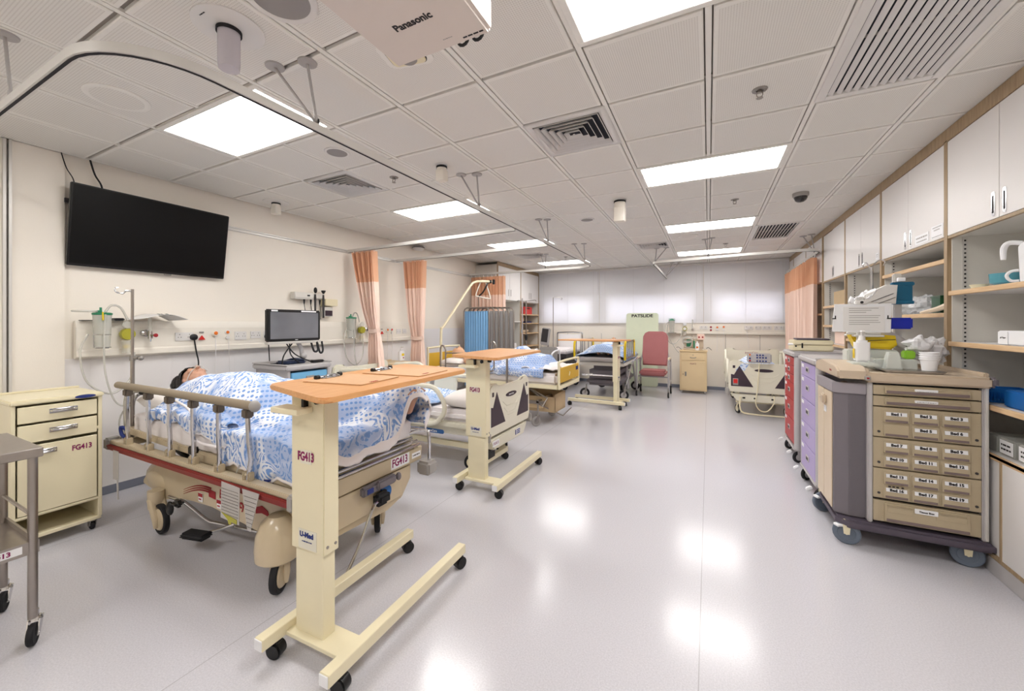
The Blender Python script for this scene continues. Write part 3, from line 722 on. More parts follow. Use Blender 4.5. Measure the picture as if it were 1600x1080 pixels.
# regulators, gauges, flow meters
def gauge(y,lb,x=-4.70,z=1.445):
    t=thing('suction_regulator',lb,'gauge',(x,y,z-.06))
    m=MB(); m.lathe([(.052,-.03),(.054,.0),(.05,.02),(.046,.02)],(x,y,z),'X',28); m.box(x-.06,x-.02,y-.03,y+.03,z-.045,z+.03,.006,2); part('body',m,'amber_glass',t)
    m=MB(); m.lathe([(.044,.012),(0,.012)],(x,y,z),'X',24); part('dial',m,'label_white',t)
    m=MB(); m.lathe([(.046,.013),(.046,.019),(.038,.019),(.038,.013)],(x,y,z),'X',24); m.box(x+.0125,x+.014,y-.003,y+.022,z-.002,z+.004,rot=Matrix.Rotation(.6,4,'X')); part('bezel',m,'ink_black',t)
    m=MB(); m.lathe([(.036,-.0),(.038,.015),(.03,.022),(0,.022)],(x+.0,y-.005,z+.085),'X',20); part('knob',m,'clear_plastic',t)
    m=MB(); m.lathe([(.03,z-.17),(.034,z-.06),(.0,z-.055)],(x,y-.01,0),n=16); part('safety_trap',m,'clear_plastic',t)
    m=MB(); m.lathe([(.026,z-.125),(.0265,z-.10)],(x,y-.01,0),n=16); part('yellow_band',m,'yellow_plastic',t)
    return t
gauge(1.66,'near yellow-rimmed suction gauge on the wall beside the drip pole')
gauge(4.42,'far yellow-rimmed suction gauge beside the first tied curtain')
def flow(y,lb,x=-4.69,h=.13):
    t=thing('oxygen_flowmeter',lb,'flow meter',(x,y,1.39))
    m=MB(); m.lathe([(.03,-.07),(.032,-.01),(.02,.0),(0,.0)],(x-.02,y-.02,1.45),'X',20); m.cyl((x,y,1.40),(x,y,1.47),.02,.016,12); m.cyl((x,y,1.37),(x,y,1.40),.006,.012,10); m.cyl((x,y,1.43),(x+.05,y+.02,1.43),.012,.012,10); part('valve',m,'chrome',t)
    m=MB(); m.lathe([(.016,0),(.018,.01),(0,.012)],(x+.05,y+.02,1.43),'X',14); part('knob',m,'ink_red',t)
    m=MB(); m.cyl((x,y,1.47),(x,y,1.47+h),.013,.016,14); part('flow_tube',m,'clear_plastic',t)
flow(1.82,'near oxygen flow meter with upright clear tube, right of the yellow gauge')
flow(4.56,'oxygen flow meter half hidden behind the first tied curtain')
# paper sign on top of panel, with its lettering
t=thing('paper_sign','curled white paper sign lying on top of the near service panel','sign',(-4.72,1.85,1.57))
def fp(u,v): 
    y=1.62+.40*u+.06*v; x=XL+.03+.24*v; return (x,y,1.568+.085*math.sin(PI*min(1,u*1.0))**1.3*(.25+.75*u)*1.2*(1-.3*v)+.012*v)
m=MB(); m.grid(fp,16,8); part('sheet',m,'paper',t,solid=.0015)
for ch,u in(('N',.50),('P',.62),('O',.74)):
    p=Vector(fp(u,.75)); text(ch,.055,(p.x+.02,p.y,p.z+.004),Matrix.Rotation(R(90),4,'Z')@Matrix.Rotation(R(8),4,'X')@Matrix.Rotation(R(180),4,'Z'),'ink_black',t,bold=.002)
m=MB(); m.box(-4.80,-4.70,1.57,1.64,1.5655,1.59,.006,2); tag(part('remote_control',m,'black_plastic'),'small black remote lying on the near service panel beside the paper','remote control')
m=MB(); m.box(-4.81,-4.74,1.37,1.44,1.5655,1.572,.002,1); tag(part('dark_pad',m,'dark_grey'),'thin dark pad on the left end of the near service panel','pad')
# IV pole of the nearest stretcher
t=thing('drip_pole','tall chrome drip pole standing at the head of the nearest stretcher','drip pole',(-4.165,1.5,.6))
m=MB(); m.cyl((-4.165,1.5,.58),(-4.165,1.5,1.25),.014,n=14); m.cyl((-4.165,1.5,1.25),(-4.165,1.5,1.82),.010,n=14); part('pole',m,'steel',t)
for sgn in(-1,):
    m=MB(); m.tube([(-4.165,1.5,1.805),(-4.165,1.455,1.805),(-4.165,1.445,1.785),(-4.165,1.41,1.785),(-4.165,1.392,1.80),(-4.165,1.395,1.822),(-4.165,1.412,1.826)],.0045,8,sm=4)
    m.tube([(-4.165,1.5,1.80),(-4.14,1.455,1.80),(-4.13,1.425,1.775),(-4.14,1.40,1.79)],.004,8,sm=4); part('hook',m,'chrome',t)
m=MB(); m.cyl((-4.165,1.5,1.24),(-4.165,1.5,1.28),.019,n=14); m.cyl((-4.165,1.5,1.26),(-4.12,1.52,1.26),.012,n=10); m.ell((-4.10,1.53,1.26),.02,12); part('clamp_knob',m,'grey_metal',t)
# wall diagnostic set
t=thing('diagnostic_set','beige wall diagnostic unit with two black-headed hand instruments','medical instrument',(-4.8,3.5,1.86))
m=MB(); m.prism([(XL,1.865),(XL+.09,1.865),(XL+.10,1.89),(XL+.085,1.955),(XL,1.955)],'XZ',3.34,3.62,.006); m.box(XL,XL+.06,3.62,3.80,1.885,1.95,.008,2); part('housing',m,'cab_grey',t)
m=MB(); m.box(XL+.095,XL+.10,3.52,3.56,1.905,1.925,.002,1); part('display_slot',m,'ink_black',t)
for y,kk in((3.66,0),(3.79,1)):
    m=MB(); m.cyl((XL+.07,y,1.62),(XL+.07,y,1.86),.013,.013,12); m.cyl((XL+.07,y,1.86),(XL+.07,y,1.94),.016,.011,12); o=part('handle',m,'black_plastic' if 0 else 'dark_grey',t)
    m=MB(); m.cyl((XL+.07,y,1.88),(XL+.07,y,1.96),.012,.009,12); part('collar',m,'chrome',o)
    m=MB(); (m.ell((XL+.075,y,1.995),(.022,.024,.042),16) if kk==0 else m.lathe([(.01,1.955),(.028,1.985),(.03,2.0),(0,2.004)],(XL+.07,y,0),n=18)); part('head',m,'black_plastic',o)
for y in(3.50,3.60,3.74): 
    m=MB(); m.cyl((XL+.06,y,1.868),(XL+.06,y,1.80),.014,.006,10); m.tube([(XL+.06,y,1.80),(XL+.065,y+.01,1.7),(XL+.05,y+.02,1.6)],.004,6,sm=4); part('coiled_cable',m,'black_rubber',t)
def wbox(lb,nm,y0,y1,z0,z1,d,mm,cat='box'):
    m=MB(); m.box(XL,XL+d,y0,y1,z0,z1,.004,2); return part(nm,m,mm)
tag(wbox('','glove_dispenser',3.80,4.0,1.79,1.885,.11,'cream_metal'),'cream box mounted on the wall right of the diagnostic unit','dispenser')
t=thing('specula_dispenser','small grey box with a dark slatted front under the cream wall box','dispenser',(-4.8,3.87,1.64))
m=MB(); m.box(XL,XL+.08,3.80,3.94,1.64,1.775,.004,2); part('case',m,'cab_grey',t)
m=MB(); m.box(XL+.08,XL+.083,3.81,3.93,1.65,1.725); part('dark_window',m,'bed_plum',t)
# curtains
def pleat(nm,par,z1,z0,path,amp,n,mm,nz=14,solid=0,thick=.0):
    # path(t,z)->(x,y) centre line; pleats along its normal
    def fn(u,v):
        z=z1+(z0-z1)*v; x,y=path(u,z); x2,y2=path(min(1,u+.01),z); x1,y1=path(max(0,u-.01),z)
        d=Vector((x2-x1,y2-y1)); L=d.length or 1; nx,ny=-d.y/L,d.x/L
        a=amp(z)*(math.sin(2*PI*n*u+1.3*math.sin(9*u))+.35*math.sin(2*PI*n*2.3*u+z*1.1))
        return (x+nx*a,y+ny*a,z)
    m=MB(); m.grid(fn,n*10,nz); return part(nm,m,mm,par,solid=solid)
def tied(x0,x1,y,lb,tx0,tx1,tz,bx0,bx1,zb=.25,net=2.14):
    t=thing('curtain',lb,'curtain',((x0+x1)/2,y,zb),group='peach ward curtains')
    def path(u,z):
        if z>tz: k=(z-tz)/(2.58-tz); k=k**.9; a,b=tx0+(x0-tx0)*k,tx1+(x1-tx1)*k
        else: k=min(1,(tz-z)/(tz-zb)); k=k**.7; a,b=tx0+(bx0-tx0)*k,tx1+(bx1-tx1)*k
        return (a+(b-a)*u,y+.0*u)
    amp=lambda z:.055 if z>tz+.3 or z<tz-.3 else .028+.027*abs(z-tz)/.3
    pleat('net_top',t,2.585,net,path,amp,6,'net_peach',10)
    pleat('drape',t,net+.004,zb,path,amp,6,'drape_peach',30)
    w=tx1-tx0; m=MB(); m.tube([((tx0+tx1)/2+(w/2+.012)*math.cos(a),y+.045*math.sin(a),tz+.01*math.cos(a*2)) for a in[R(v) for v in range(0,360,20)]],.01,closed=True,rect=(.006,.055)); part('tie_back',m,'drape_peach',t)
    m=MB(); m.grid(lambda u,v:(path(u,2.58)[0],y+.03*math.sin(2*PI*12*u),2.575+.03*v),60,2); part('gathered_heading',m,'drape_peach',t)
tied(-4.70,-4.26,4.25,'first tied-back peach curtain on the left wall, nearest to the camera',-4.37,-4.19,1.44,-4.34,-4.02)
tied(-4.62,-4.17,5.27,'second tied-back peach curtain on the left wall, behind the soap bottle',-4.45,-4.21,1.30,-4.46,-4.14,net=2.13)
# ================= helpers for bedding and bodies
def nz(x,y,s,o=0): return noise.noise(Vector((x*s+o,y*s-o,o*1.7)))
def interp(tb,x):
    if x<=tb[0][0]: return tb[0][1]
    for (a,b),(c,d) in zip(tb,tb[1:]):
        if x<=c: t=(x-a)/(c-a); t=t*t*(3-2*t); return b+(d-b)*t
    return tb[-1][1]
def remesh(name,mb,vox,mm,parent,label=None,it=2):
    o=part(name,mb,mm,parent)
    r=o.modifiers.new('r','REMESH'); r.mode='VOXEL'; r.voxel_size=vox; r.use_smooth_shade=True
    s=o.modifiers.new('s','SMOOTH'); s.iterations=it; s.factor=.5
    bpy.context.view_layer.update()
    me=bpy.data.meshes.new_from_object(o.evaluated_get(bpy.context.evaluated_depsgraph_get()))
    o.modifiers.clear(); old=o.data; o.data=me; bpy.data.meshes.remove(old); me.name=name
    for p in me.polygons: p.use_smooth=True
    if label: o['label']=label
    return o
def quilt(par,P,nu,nv,mm='quilt_print',hem=None,name='quilt',label=None,th=.014):
    """P(u,v)->xyz; hem=(u0) rows beyond get the white border"""
    m=MB(); m.grid(P,nu,nv)
    if hem:
        m.bm.faces.ensure_lookup_table()
        for k,f in enumerate(m.bm.faces):
            i,j=k//nv,k%nv
            if hem(i/nu,j/nv): f.material_index=1
    return part(name,m,[mm,'white_sheet'],par,solid=th,sub=0,label=label,smooth=3.1)
# ================= BED 1: emergency stretcher
t=thing('hospital_stretcher','nearest beige emergency stretcher with a red side bumper and raised side rail','stretcher',(-3.05,1.9,0))
m=MB(); m.prism([(-4.03,.24),(-4.02,.33),(-3.93,.42),(-3.75,.46),(-3.3,.49),(-2.6,.50),(-2.15,.50),(-1.99,.46),(-1.97,.30),(-2.06,.24),(-2.4,.245),(-2.75,.275),(-3.0,.295),(-3.25,.285),(-3.45,.265),(-3.62,.27),(-3.9,.22)],'XZ',1.50,2.28,.05)
m.lathe([(0,.44),(.05,.435),(.09,.40),(.115,.33),(.122,.26),(.118,.20),(.10,.185),(0,.185)],(-2.215,1.455,0),n=28); m.lathe([(0,.42),(.05,.415),(.09,.39),(.11,.33),(.11,.24),(.09,.20),(0,.20)],(-2.17,2.2,0),n=24); m.ell((-3.78,1.57,.33),(.26,.085,.13),20); m.ell((-2.16,2.24,.36),(.16,.12,.14),20); m.ell((-3.74,2.24,.33),(.2,.1,.12),20)
m.box(-3.4,-2.7,1.7,2.1,.45,.62,.03,3)
part('base_shell',m,'stretcher_beige',t)
for x,y,a,tr_ in((-2.19,1.45,-1.0,.0),(-3.66,1.455,-.05,.09),(-2.17,2.19,2.3,.02),(-3.70,2.25,.4,.05)):
    r=.108; d=Vector((math.cos(a),math.sin(a),0)); s=Vector((-d.y,d.x,0)); st=Vector((x,y,0)); c=Vector((x,y,r))+d*tr_
    m=MB(); m.cyl(st+Vector((0,0,.17)),st+Vector((0,0,.30)),.048,.052,20)
    for q in(-1,1):
        k=s*.030*q; m.tube([st+k+Vector((0,0,.24)),c+k*1.1+Vector((0,0,.0)),c+k*1.1-Vector((0,0,.055))],[.026,.022,.012],10)
    fo=part('caster',m,'stretcher_beige',t)
    m=MB(); m.lathe([(0,-.014),(r*.8,-.014),(r*.86,-.02),(r*.97,-.016),(r,-.006),(r,.006),(r*.97,.016),(r*.86,.02),(r*.8,.014),(0,.014)],c,Matrix(((d.x,0,s.x),(d.y,0,s.y),(0,1,0))),28); part('wheel',m,'black_rubber',fo)
    m=MB()
    for q in(-1,1): m.lathe([(0,q*.016),(r*.72,q*.016),(r*.66,q*.024),(0,q*.026)],c,Matrix(((d.x,0,s.x),(d.y,0,s.y),(0,1,0))),20)
    part('hub',m,'stretcher_beige',fo)
m=MB(); m.box(-3.38,-3.29,1.42,1.48,.245,.295,.02,3); m.ell((-3.42,1.44,.22),(.04,.02,.05),12); part('brake_pedal',m,'black_plastic',t)
# lower side frame and red bumper
m=MB(); m.box(-4.20,-1.96,1.365,1.425,.598,.625,.004,2); m.box(-4.20,-1.96,2.35,2.40,.598,.625,.004,2); m.box(-4.2,-1.95,1.43,1.47,.50,.60,.006,2)
m.box(-4.18,-4.12,1.4,2.38,.56,.62,.006,2); part('frame',m,'beige_plastic',t)
m=MB(); 
for z,h in((.555,.04),(.573,.02)): m.box(-4.19,-1.955,1.352-.004*(h<.03),1.372,z,z+h,.005,2)
part('bumper',m,'bumper_red',t)
m=MB(); m.box(-4.24,-4.17,1.345,1.44,.55,.64,.012,2); m.box(-1.99,-1.93,1.345,1.42,.54,.63,.012,2); part('end_cap',m,'grey_plastic',t)
m=MB(); m.prism([(1.42,.50),(2.44,.50),(2.45,.60),(1.42,.61)],'YZ',-2.01,-1.965,.005); part('foot_beam',m,'beige_plastic',t)
text('FG413',.075,(-1.9640,2.20,.555),FX,'ink_plum',t,bold=.002,sx=.8)
m=MB(); m.box(-1.9655,-1.9645,2.11,2.30,.515,.593); part('white_sticker',m,'label_white',t)
m=MB(); m.box(-1.9655,-1.9645,2.33,2.43,.53,.57); part('white_sticker',m,'label_white',t)
fine((-1.9642,2.38,.55),.08,.012,FX,'ink_black',t)
m=MB(); m.prism([(1.52,.24),(1.52,.50),(2.36,.50),(2.36,.38),(2.26,.26),(2.1,.24)],'YZ',-2.06,-1.99,.02); part('foot_panel',m,'stretcher_beige',t)
m=MB(); m.box(-1.965,-1.92,1.82,2.12,.44,.50,.012,2); m.box(-1.93,-1.90,1.93,2.10,.455,.51,.01,2); m.ell((-1.915,2.13,.48),(.02,.02,.028),12); part('foot_console',m,'mauve_plastic',t)
m=MB(); m.box(-1.92,-1.915,1.85,1.90,.455,.485); part('lamp_window',m,'ink_blue',t)
# chrome lowered rails across the foot
m=MB()
for z,y0,y1,x in((.625,1.45,2.40,-1.955),(.655,1.45,2.38,-1.962),(.685,1.7,2.34,-1.975)): m.tube([(x,y0,z),(x,y1,z)],.011,10)
m.tube([(-2.02,2.26,.70),(-1.96,2.38,.73),(-1.92,2.44,.72),(-1.90,2.45,.68),(-1.90,2.45,.46)],.013,10,sm=5)
m.tube([(-2.35,2.42,.72),(-2.06,2.42,.735),(-1.94,2.45,.73)],.011,10,sm=4)
part('chrome_rail',m,'chrome',t)
m=MB(); m.box(-1.97,-1.85,2.38,2.50,.40,.50,.018,3); part('corner_bumper',m,'grey_plastic',t)
# foot pedals
m=MB(); m.tube([(-3.55,1.49,.26),(-3.42,1.50,.255),(-3.36,1.52,.23),(-3.20,1.57,.13),(-3.12,1.59,.118),(-2.95,1.60,.13),(-2.6,1.60,.17)],.012,10,sm=4); m.tube([(-2.92,1.60,.15),(-3.0,1.53,.12),(-3.09,1.47,.10)],.01,8); part('pedal_bar',m,'chrome',t)
m=MB(); m.box(-3.19,-2.99,1.40,1.50,.085,.125,.018,3,rot=.25); part('pedal',m,'black_rubber',t)
m=MB(); m.tube([(-1.93,1.98,.37),(-1.92,1.90,.36),(-1.90,1.78,.20),(-1.88,1.64,.06),(-1.90,1.66,.03)],.01,8,sm=5); part('brake_lever',m,'chrome',t)
m=MB(); m.box(-1.98,-1.90,1.93,2.06,.33,.42,.028,3); part('lever_grip',m,'black_rubber',t)
m=MB(); m.lathe([(0,.0),(.05,.0),(.05,.015),(0,.018)],(-1.985,2.07,.38),'X',20); part('blue_disc',m,'blue_plastic',t)
# lettering and motif on the shell
text('Emergency',.080,(-2.76,1.497,.392),Matrix.Rotation(R(0),4,'Z')@Matrix.Rotation(R(90),4,'X')@Matrix.Rotation(R(-5),4,'Z'),'ink_red',t,bold=.002,sx=.8)
m=MB()
for i in range(46):
    for k in range(3):
        a=i/46; x=-3.36+.36*a; z=.315+.075*math.sin(PI*min(1,a*1.2)/2)+.015*k; s=.0012+.0045*a
        m.box(x-s,x+s,1.4965,1.4985,z-s,z+s)
m.prism([(-3.03,.36),(-2.95,.355),(-2.95,.405),(-3.03,.41)],'XZ',1.4965,1.4985); part('red_motif',m,'ink_red',t); m=MB(); m.prism([(-2.50,.40),(-2.44,.42),(-2.38,.40),(-2.35,.34),(-2.39,.37),(-2.44,.375),(-2.50,.36)],'XZ',1.4965,1.4985); part('red_motif',m,'ink_red',t)
for x,z in((-3.13,.305),(-2.90,.305)):
    m=MB(); m.box(x-.026,x+.026,1.494,1.497,z,z+.060); o=part('warning_sticker',m,'label_white',t); m=MB(); m.box(x-.026,x+.026,1.492,1.4945,z+.035,z+.058); m.box(x-.018,x+.01,1.492,1.4945,z+.014,z+.022); part('sticker_print',m,'ink_red',o)
# near side rail
m=MB(); m.tube([(-4.07,1.38,1.065),(-2.315,1.38,1.065)],.026,14); part('rail_top',m,'rail_taupe',t)
m=MB(); m.ell((-2.315,1.38,1.065),(.035,.030,.034),12); part('rail_end',m,'grey_plastic',t)
for i,x in enumerate((-3.925,-3.60,-3.298,-2.992,-2.694,-2.394)):
    dx=.0 if 0<i<5 else (-.02 if i==0 else .03)
    m=MB(); m.tube([(x,1.385,1.03),(x+dx*.5,1.385,.85),(x+dx,1.39,.75),(x,1.39,.63)],.014,10); o=part('rail_post',m,'chrome',t)
    m=MB(); m.box(x-.027,x+.027,1.362,1.41,.99,1.045,.008,2); part('collar',m,'collar_brown',o)
    m=MB(); m.box(x-.032,x-.018,1.37,1.41,.615,.675,.006,2); m.box(x+.018,x+.032,1.37,1.41,.615,.675,.006,2); m.cyl((x-.035,1.385,.655),(x+.035,1.385,.655),.008,n=8); part('hinge',m,'beige_plastic',o)
# mattress deck
m=MB(); m.box(-4.14,-3.15,1.44,1.50,.655,.70,.006,2,rot=Matrix.Rotation(R(1.5),4,'Y')); m.box(-3.10,-1.99,1.45,2.36,.60,.672,.012,2); m.box(-4.12,-3.12,1.5,2.36,.655,.685,.006,2); part('deck',m,'beige_plastic',t)
m=MB(); m.box(-3.17,-3.09,1.435,1.47,.645,.70,.006,2); m.tube([(-3.45,1.5,.62),(-3.1,1.5,.52)],.02,8); part('hinge_block',m,'black_plastic',t)
m=MB(); m.tube([(-4.13,1.45,.64),(-4.17,1.46,.92),(-4.10,1.48,.995),(-3.9,1.5,1.0)],.014,10,sm=5); m.tube([(-4.17,1.50,.64),(-4.20,1.52,.9),(-4.14,1.55,.97)],.012,10,sm=5); part('push_handle',m,'chrome',t)
m=MB(); m.cyl((-3.98,1.49,.995),(-3.88,1.50,1.0),.019,n=12); part('handle_grip',m,'black_rubber',t)
def mat1(u,v):
    a=2*PI*v; y=1.915+.45*max(-1,min(1,1.35*math.cos(a))); z=.755+.075*max(-1,min(1,1.5*math.sin(a)))
    x=-4.10+2.12*u; e=min(1,min(u,1-u)*30); y=1.915+(y-1.915)*(.93+.07*e); z=.755+(z-.755)*(.75+.25*e)
    w=.012*nz(x,y,5)+.006*nz(x,z*3,14); return (x,y+w,z+w)
m=MB(); m.grid(lambda u,v:mat1(u,v),60,40); 
bmesh.ops.remove_doubles(m.bm,verts=m.bm.verts,dist=.0005); bmesh.ops.holes_fill(m.bm,edges=m.bm.edges,sides=0)
part('mattress',m,'white_sheet',t,smooth=3)
m=MB(); m.box(-2.575,-2.39,1.337,1.340,.385,.60,rot=Matrix.Rotation(R(2),4,'Y')); tp=part('drip_bag_packaging',m,'label_clear',t); m=MB(); m.prism([(-2.36,.60),(-2.20,.60),(-2.28,.375),(-2.31,.375)],'XZ',1.335,1.338); part('folded_packaging',m,'label_clear',t)
m=MB(); 
for k in range(9): m.box(-2.565,-2.40,1.3345,1.3365,.42+.018*k,.4225+.018*k)
for k in range(8): m.box(-2.31-.004*k,-2.27+.007*k,1.3325,1.3345,.395+.024*k,.3975+.024*k)
part('printed_lines',m,'grey_metal',tp)
m=MB(); m.prism([(-2.565,.425),(-2.41,.41),(-2.41,.385),(-2.46,.388),(-2.47,.37),(-2.49,.37),(-2.50,.395)],'XZ',1.3325,1.3355); part('yellow_liquid',m,'amber_glass',tp)
m=MB(); m.box(-4.02,-3.93,1.333,1.336,.36,.58,.001,1); m.tube([(-3.95,1.335,.38),(-3.94,1.335,.22)],.006,6); part('ruled_tag',m,'label_clear',t)
m=MB(); m.tube([(-4.15,1.52,.95),(-4.2,1.44,.8),(-4.15,1.42,.66),(-4.05,1.43,.63)],.006,6,sm=5); part('clear_line',m,'clear_tube',t); m=MB(); m.tube([(-2.75,1.44,.72),(-2.72,1.40,.6),(-2.6,1.40,.56),(-2.55,1.44,.7)],.004,6,sm=5); part('clear_line',m,'clear_tube',t)
m=MB(); m.tube([(-4.10,1.44,.70),(-4.14,1.42,.72),(-4.12,1.42,.66),(-4.06,1.43,.64)],.012,8,sm=4); m.box(-2.45,-2.25,1.43,1.5,.60,.65,.02,2); part('blue_cuff',m,'ink_blue',t)
# pillow
def pillow(par,cx,cy,cz,a,b,h,rot=0,name='pillow',mm='pillow_white'):
    m=MB(); n=24
    def f(s):
        def g(u,v):
            x=(u*2-1);y=(v*2-1);e=max(0,(1-abs(x)**3.0))*max(0,(1-abs(y)**3.0));z=s*h*.5*e**.45
            px=a*.5*x*(1-.06*y*y);py=b*.5*y*(1-.06*x*x);w=.008*nz(px+cx,py+cy,9,s)*e
            return (cx+px*math.cos(rot)-py*math.sin(rot),cy+px*math.sin(rot)+py*math.cos(rot),cz+z+w)
        return g
    m.grid(f(1),n,n); m.grid(f(-1),n,n); bmesh.ops.remove_doubles(m.bm,verts=m.bm.verts,dist=.0008)
    return part(name,m,mm,par,smooth=3)
o=pillow(None,-3.86,1.80,.925,.46,.66,.17); tag(o,'white pillow under the dark-haired head on the nearest stretcher','pillow')
# the person
t=thing('person','person with black hair lying on the nearest stretcher under a blue and white quilt','person',(-3.0,1.9,.86))
m=MB(); hx,hy,hz=-3.77,1.76,1.075
m.ell((hx,hy,hz),(.118,.082,.098),20); m.ell((hx+.055,hy,hz+.01),(.075,.062,.075),16); m.ell((hx+.105,hy,hz+.04),(.028,.026,.028),12)
m.ell((hx+.035,hy,hz+.108),(.028,.013,.018),10); m.ell((hx+.052,hy,hz+.112),(.012,.018,.012),10); m.ell((hx+.08,hy,hz+.088),(.010,.024,.012),10)
m.ell((hx-.005,hy-.032,hz+.085),(.02,.022,.014),10); m.ell((hx-.005,hy+.032,hz+.085),(.02,.022,.014),10)
for q in(-1,1): m.ell((hx+.01,hy+q*.084,hz-.005),(.030,.012,.02),12); m.ell((hx+.03,hy+q*.04,hz+.07),(.03,.026,.02),10)
m.tube([(hx+.07,hy,hz-.02),(hx+.16,hy,hz-.07)],[.058,.062],14)
m.ell((-3.42,1.80,1.00),(.20,.20,.105),20); m.ell((-3.15,1.82,1.01),(.22,.165,.11),20); m.ell((-2.92,1.84,1.0),(.16,.17,.115),20)
for q,fy in((-1,2.23),(1,2.33)):
    m.tube([(-3.50,1.80+q*.17,.99),(-3.22,1.82+q*.23,.95),(-2.98,1.84+q*.20,.96)],[.052,.043,.033],12)
    hb=Vector((-2.93,1.84+q*.20,.95)); m.ell(hb+Vector((.03,0,0)),(.05,.036,.018),12)
    for k in range(4): m.tube([hb+Vector((.065,-.027+.018*k,0)),hb+Vector((.105+.01*(k in(1,2)),-.03+.019*k,-.004)),hb+Vector((.13+.012*(k in(1,2)),-.03+.019*k,-.014))],[.010,.009,.0075],8)
    m.tube([hb+Vector((.01,-q*.034,0)),hb+Vector((.05,-q*.06,.0)),hb+Vector((.08,-q*.062,-.006))],[.011,.010,.008],8)
    m.tube([(-2.92,1.84+q*.085,.98),(-2.50,1.95+q*.11,.955),(-2.42,1.97+q*.11,.95),(-2.10,fy-.02,.90),(-2.02,fy,.895)],[.086,.062,.058,.040,.036],14)
    m.ell((-2.0,fy,.90),(.04,.036,.04),12); m.tube([(-2.0,fy,.89),(-1.975,fy,.97),(-1.945,fy+.004,1.02)],[.034,.042,.038],12)
    for k in range(5):
        r=(.017,.011,.0105,.010,.009)[k]; yy=fy+q*(-.032+.0175*k+(.004 if k else 0)); zt=1.035+(.028,.034,.028,.020,.010)[k]
        m.tube([(-1.94,yy,1.02),(-1.90,yy,zt-.012),(-1.868,yy,zt-.002)],[r,r*1.02,r*.7],8)
body=remesh('body',m,.0062,'skin',t,it=3)
# hair: cap around the crown and back of the head
m=MB(); 
def hair(u,v):
    th=2*PI*u; ph=PI*v*.56
    d=Vector((-math.cos(ph),math.sin(ph)*math.cos(th),math.sin(ph)*math.sin(th)))
    k=1+.05*nz(d.y*4,d.z*4,2.2,3)+.03*nz(th*2,ph*3,4)
    c=Vector((hx-.002,hy,hz-.012)); p=c+Vector((d.x*.165,d.y*.116,d.z*.118))*k; p.z-=.03*max(0,-d.x)
    if v>.85: p=c+(p-c)*(1-(v-.85)*.6)
    if d.z>0 and v>.72: p.x-=.05*(d.z)*(v-.72)/.28*2
    return p
m.grid(hair,48,24,closed_u=True); 
for k in range(14):
    a=PI*(.9+1.2*k/13); p0=Vector((hx-.06,hy+.09*math.cos(a),hz+.08*math.sin(a))); m.tube([p0,p0+Vector((-.07,.01*math.cos(a*3),-.04)),p0+Vector((-.12+.02*math.sin(k),.02*math.cos(k),-.10-.02*math.cos(k*2)))],[.022,.018,.006],6,sm=3)
part('hair',m,'hair_black',t,smooth=3)
m=MB(); m.tube([(hx+.055,hy-.085,hz+.0),(hx+.06,hy-.06,hz+.07),(hx+.06,hy-.0,hz+.122),(hx+.06,hy+.06,hz+.07)],.0035,6,sm=4); part('oxygen_tube',m,'clear_tube',t)
m=MB()
for q in(-1,1): m.tube([(hx-.018,hy+q*.032-.018,hz+.0985),(hx-.012,hy+q*.032,hz+.101),(hx-.018,hy+q*.032+.018,hz+.0985)],.0022,6); m.tube([(hx-.04,hy+q*.034-.02,hz+.094),(hx-.036,hy+q*.034+.02,hz+.094)],.0032,6)
part('lashes',m,'hair_black',t)
# quilt over the person
hT=[(-3.75,1.08),(-3.6,1.10),(-3.35,1.14),(-3.05,1.15),(-2.8,1.105),(-2.6,1.05),(-2.4,1.01),(-2.1,1.0),(-1.98,1.09),(-1.9,1.11)]
yT=[(-3.75,1.78),(-3.0,1.82),(-2.5,1.95),(-2.1,2.2),(-1.9,2.28)]
wT=[(-3.75,.22),(-3.5,.27),(-3.0,.30),(-2.5,.27),(-2.1,.20),(-1.9,.16)]
def q1(u,v):
    s=(v*2-1)*.86; x=-3.74+1.86*u; yc=1.915
    edge=.455; top=max(-edge,min(edge,s)); over=abs(s)-edge
    x0=x
    bx=interp(yT,x); h=interp(hT,x); w=interp(wT,x); y=yc+top
    f=math.exp(-abs((y-bx)/w)**3.2); z=.855+(h-.855)*f
    # gathered fabric folds
    fold=.032*abs(nz(x,y,3.4,1))+.02*nz(x+y*.5,y,8,4)+.010*nz(x,y,17,7); z+=fold*(1-.55*f)*1.5
    if over>0:
        drop=interp([(-3.74,.07),(-3.3,.10),(-2.9,.13),(-2.7,.20),(-2.4,.27),(-1.9,.24)],x)*(1 if s<0 else .9)*(1+.35*nz(x,0,4,8))
        k=min(over/.405,1); sg=-1 if s<0 else 1
        bulge=.045*math.sin(PI*min(1,k*1.1))+.012*math.sin(x*23+nz(x,0,3)*4)*k+.03*nz(x,k*.5,6,2)
        y=yc+sg*(edge+bulge*.8+.015); z-=drop*k**1.15*(.405)/.41*1.0
        if sg<0: y=max(y,1.432+.012*k)
    # edge roll toward the head end on the near side
    if u<.04: z-=.06*(1-u/.04)*(1-f)
    e=(u-.93)/.07
    if e>0:
        k=e; x=-1.895+.022*k; tip=math.exp(-((y-2.30)/.17)**2); z=z-(.15*k)*(1-tip)*(1 if over<=0 else .3)-.11*tip*k
    x+=.012*nz(y,z,7,5)
    return (x,y,max(z,.60))
o=quilt(t,q1,150,110,hem=lambda u,v:u>.972 or v<.012,name='quilt',label='crumpled white quilt printed with blue swirls and dots')
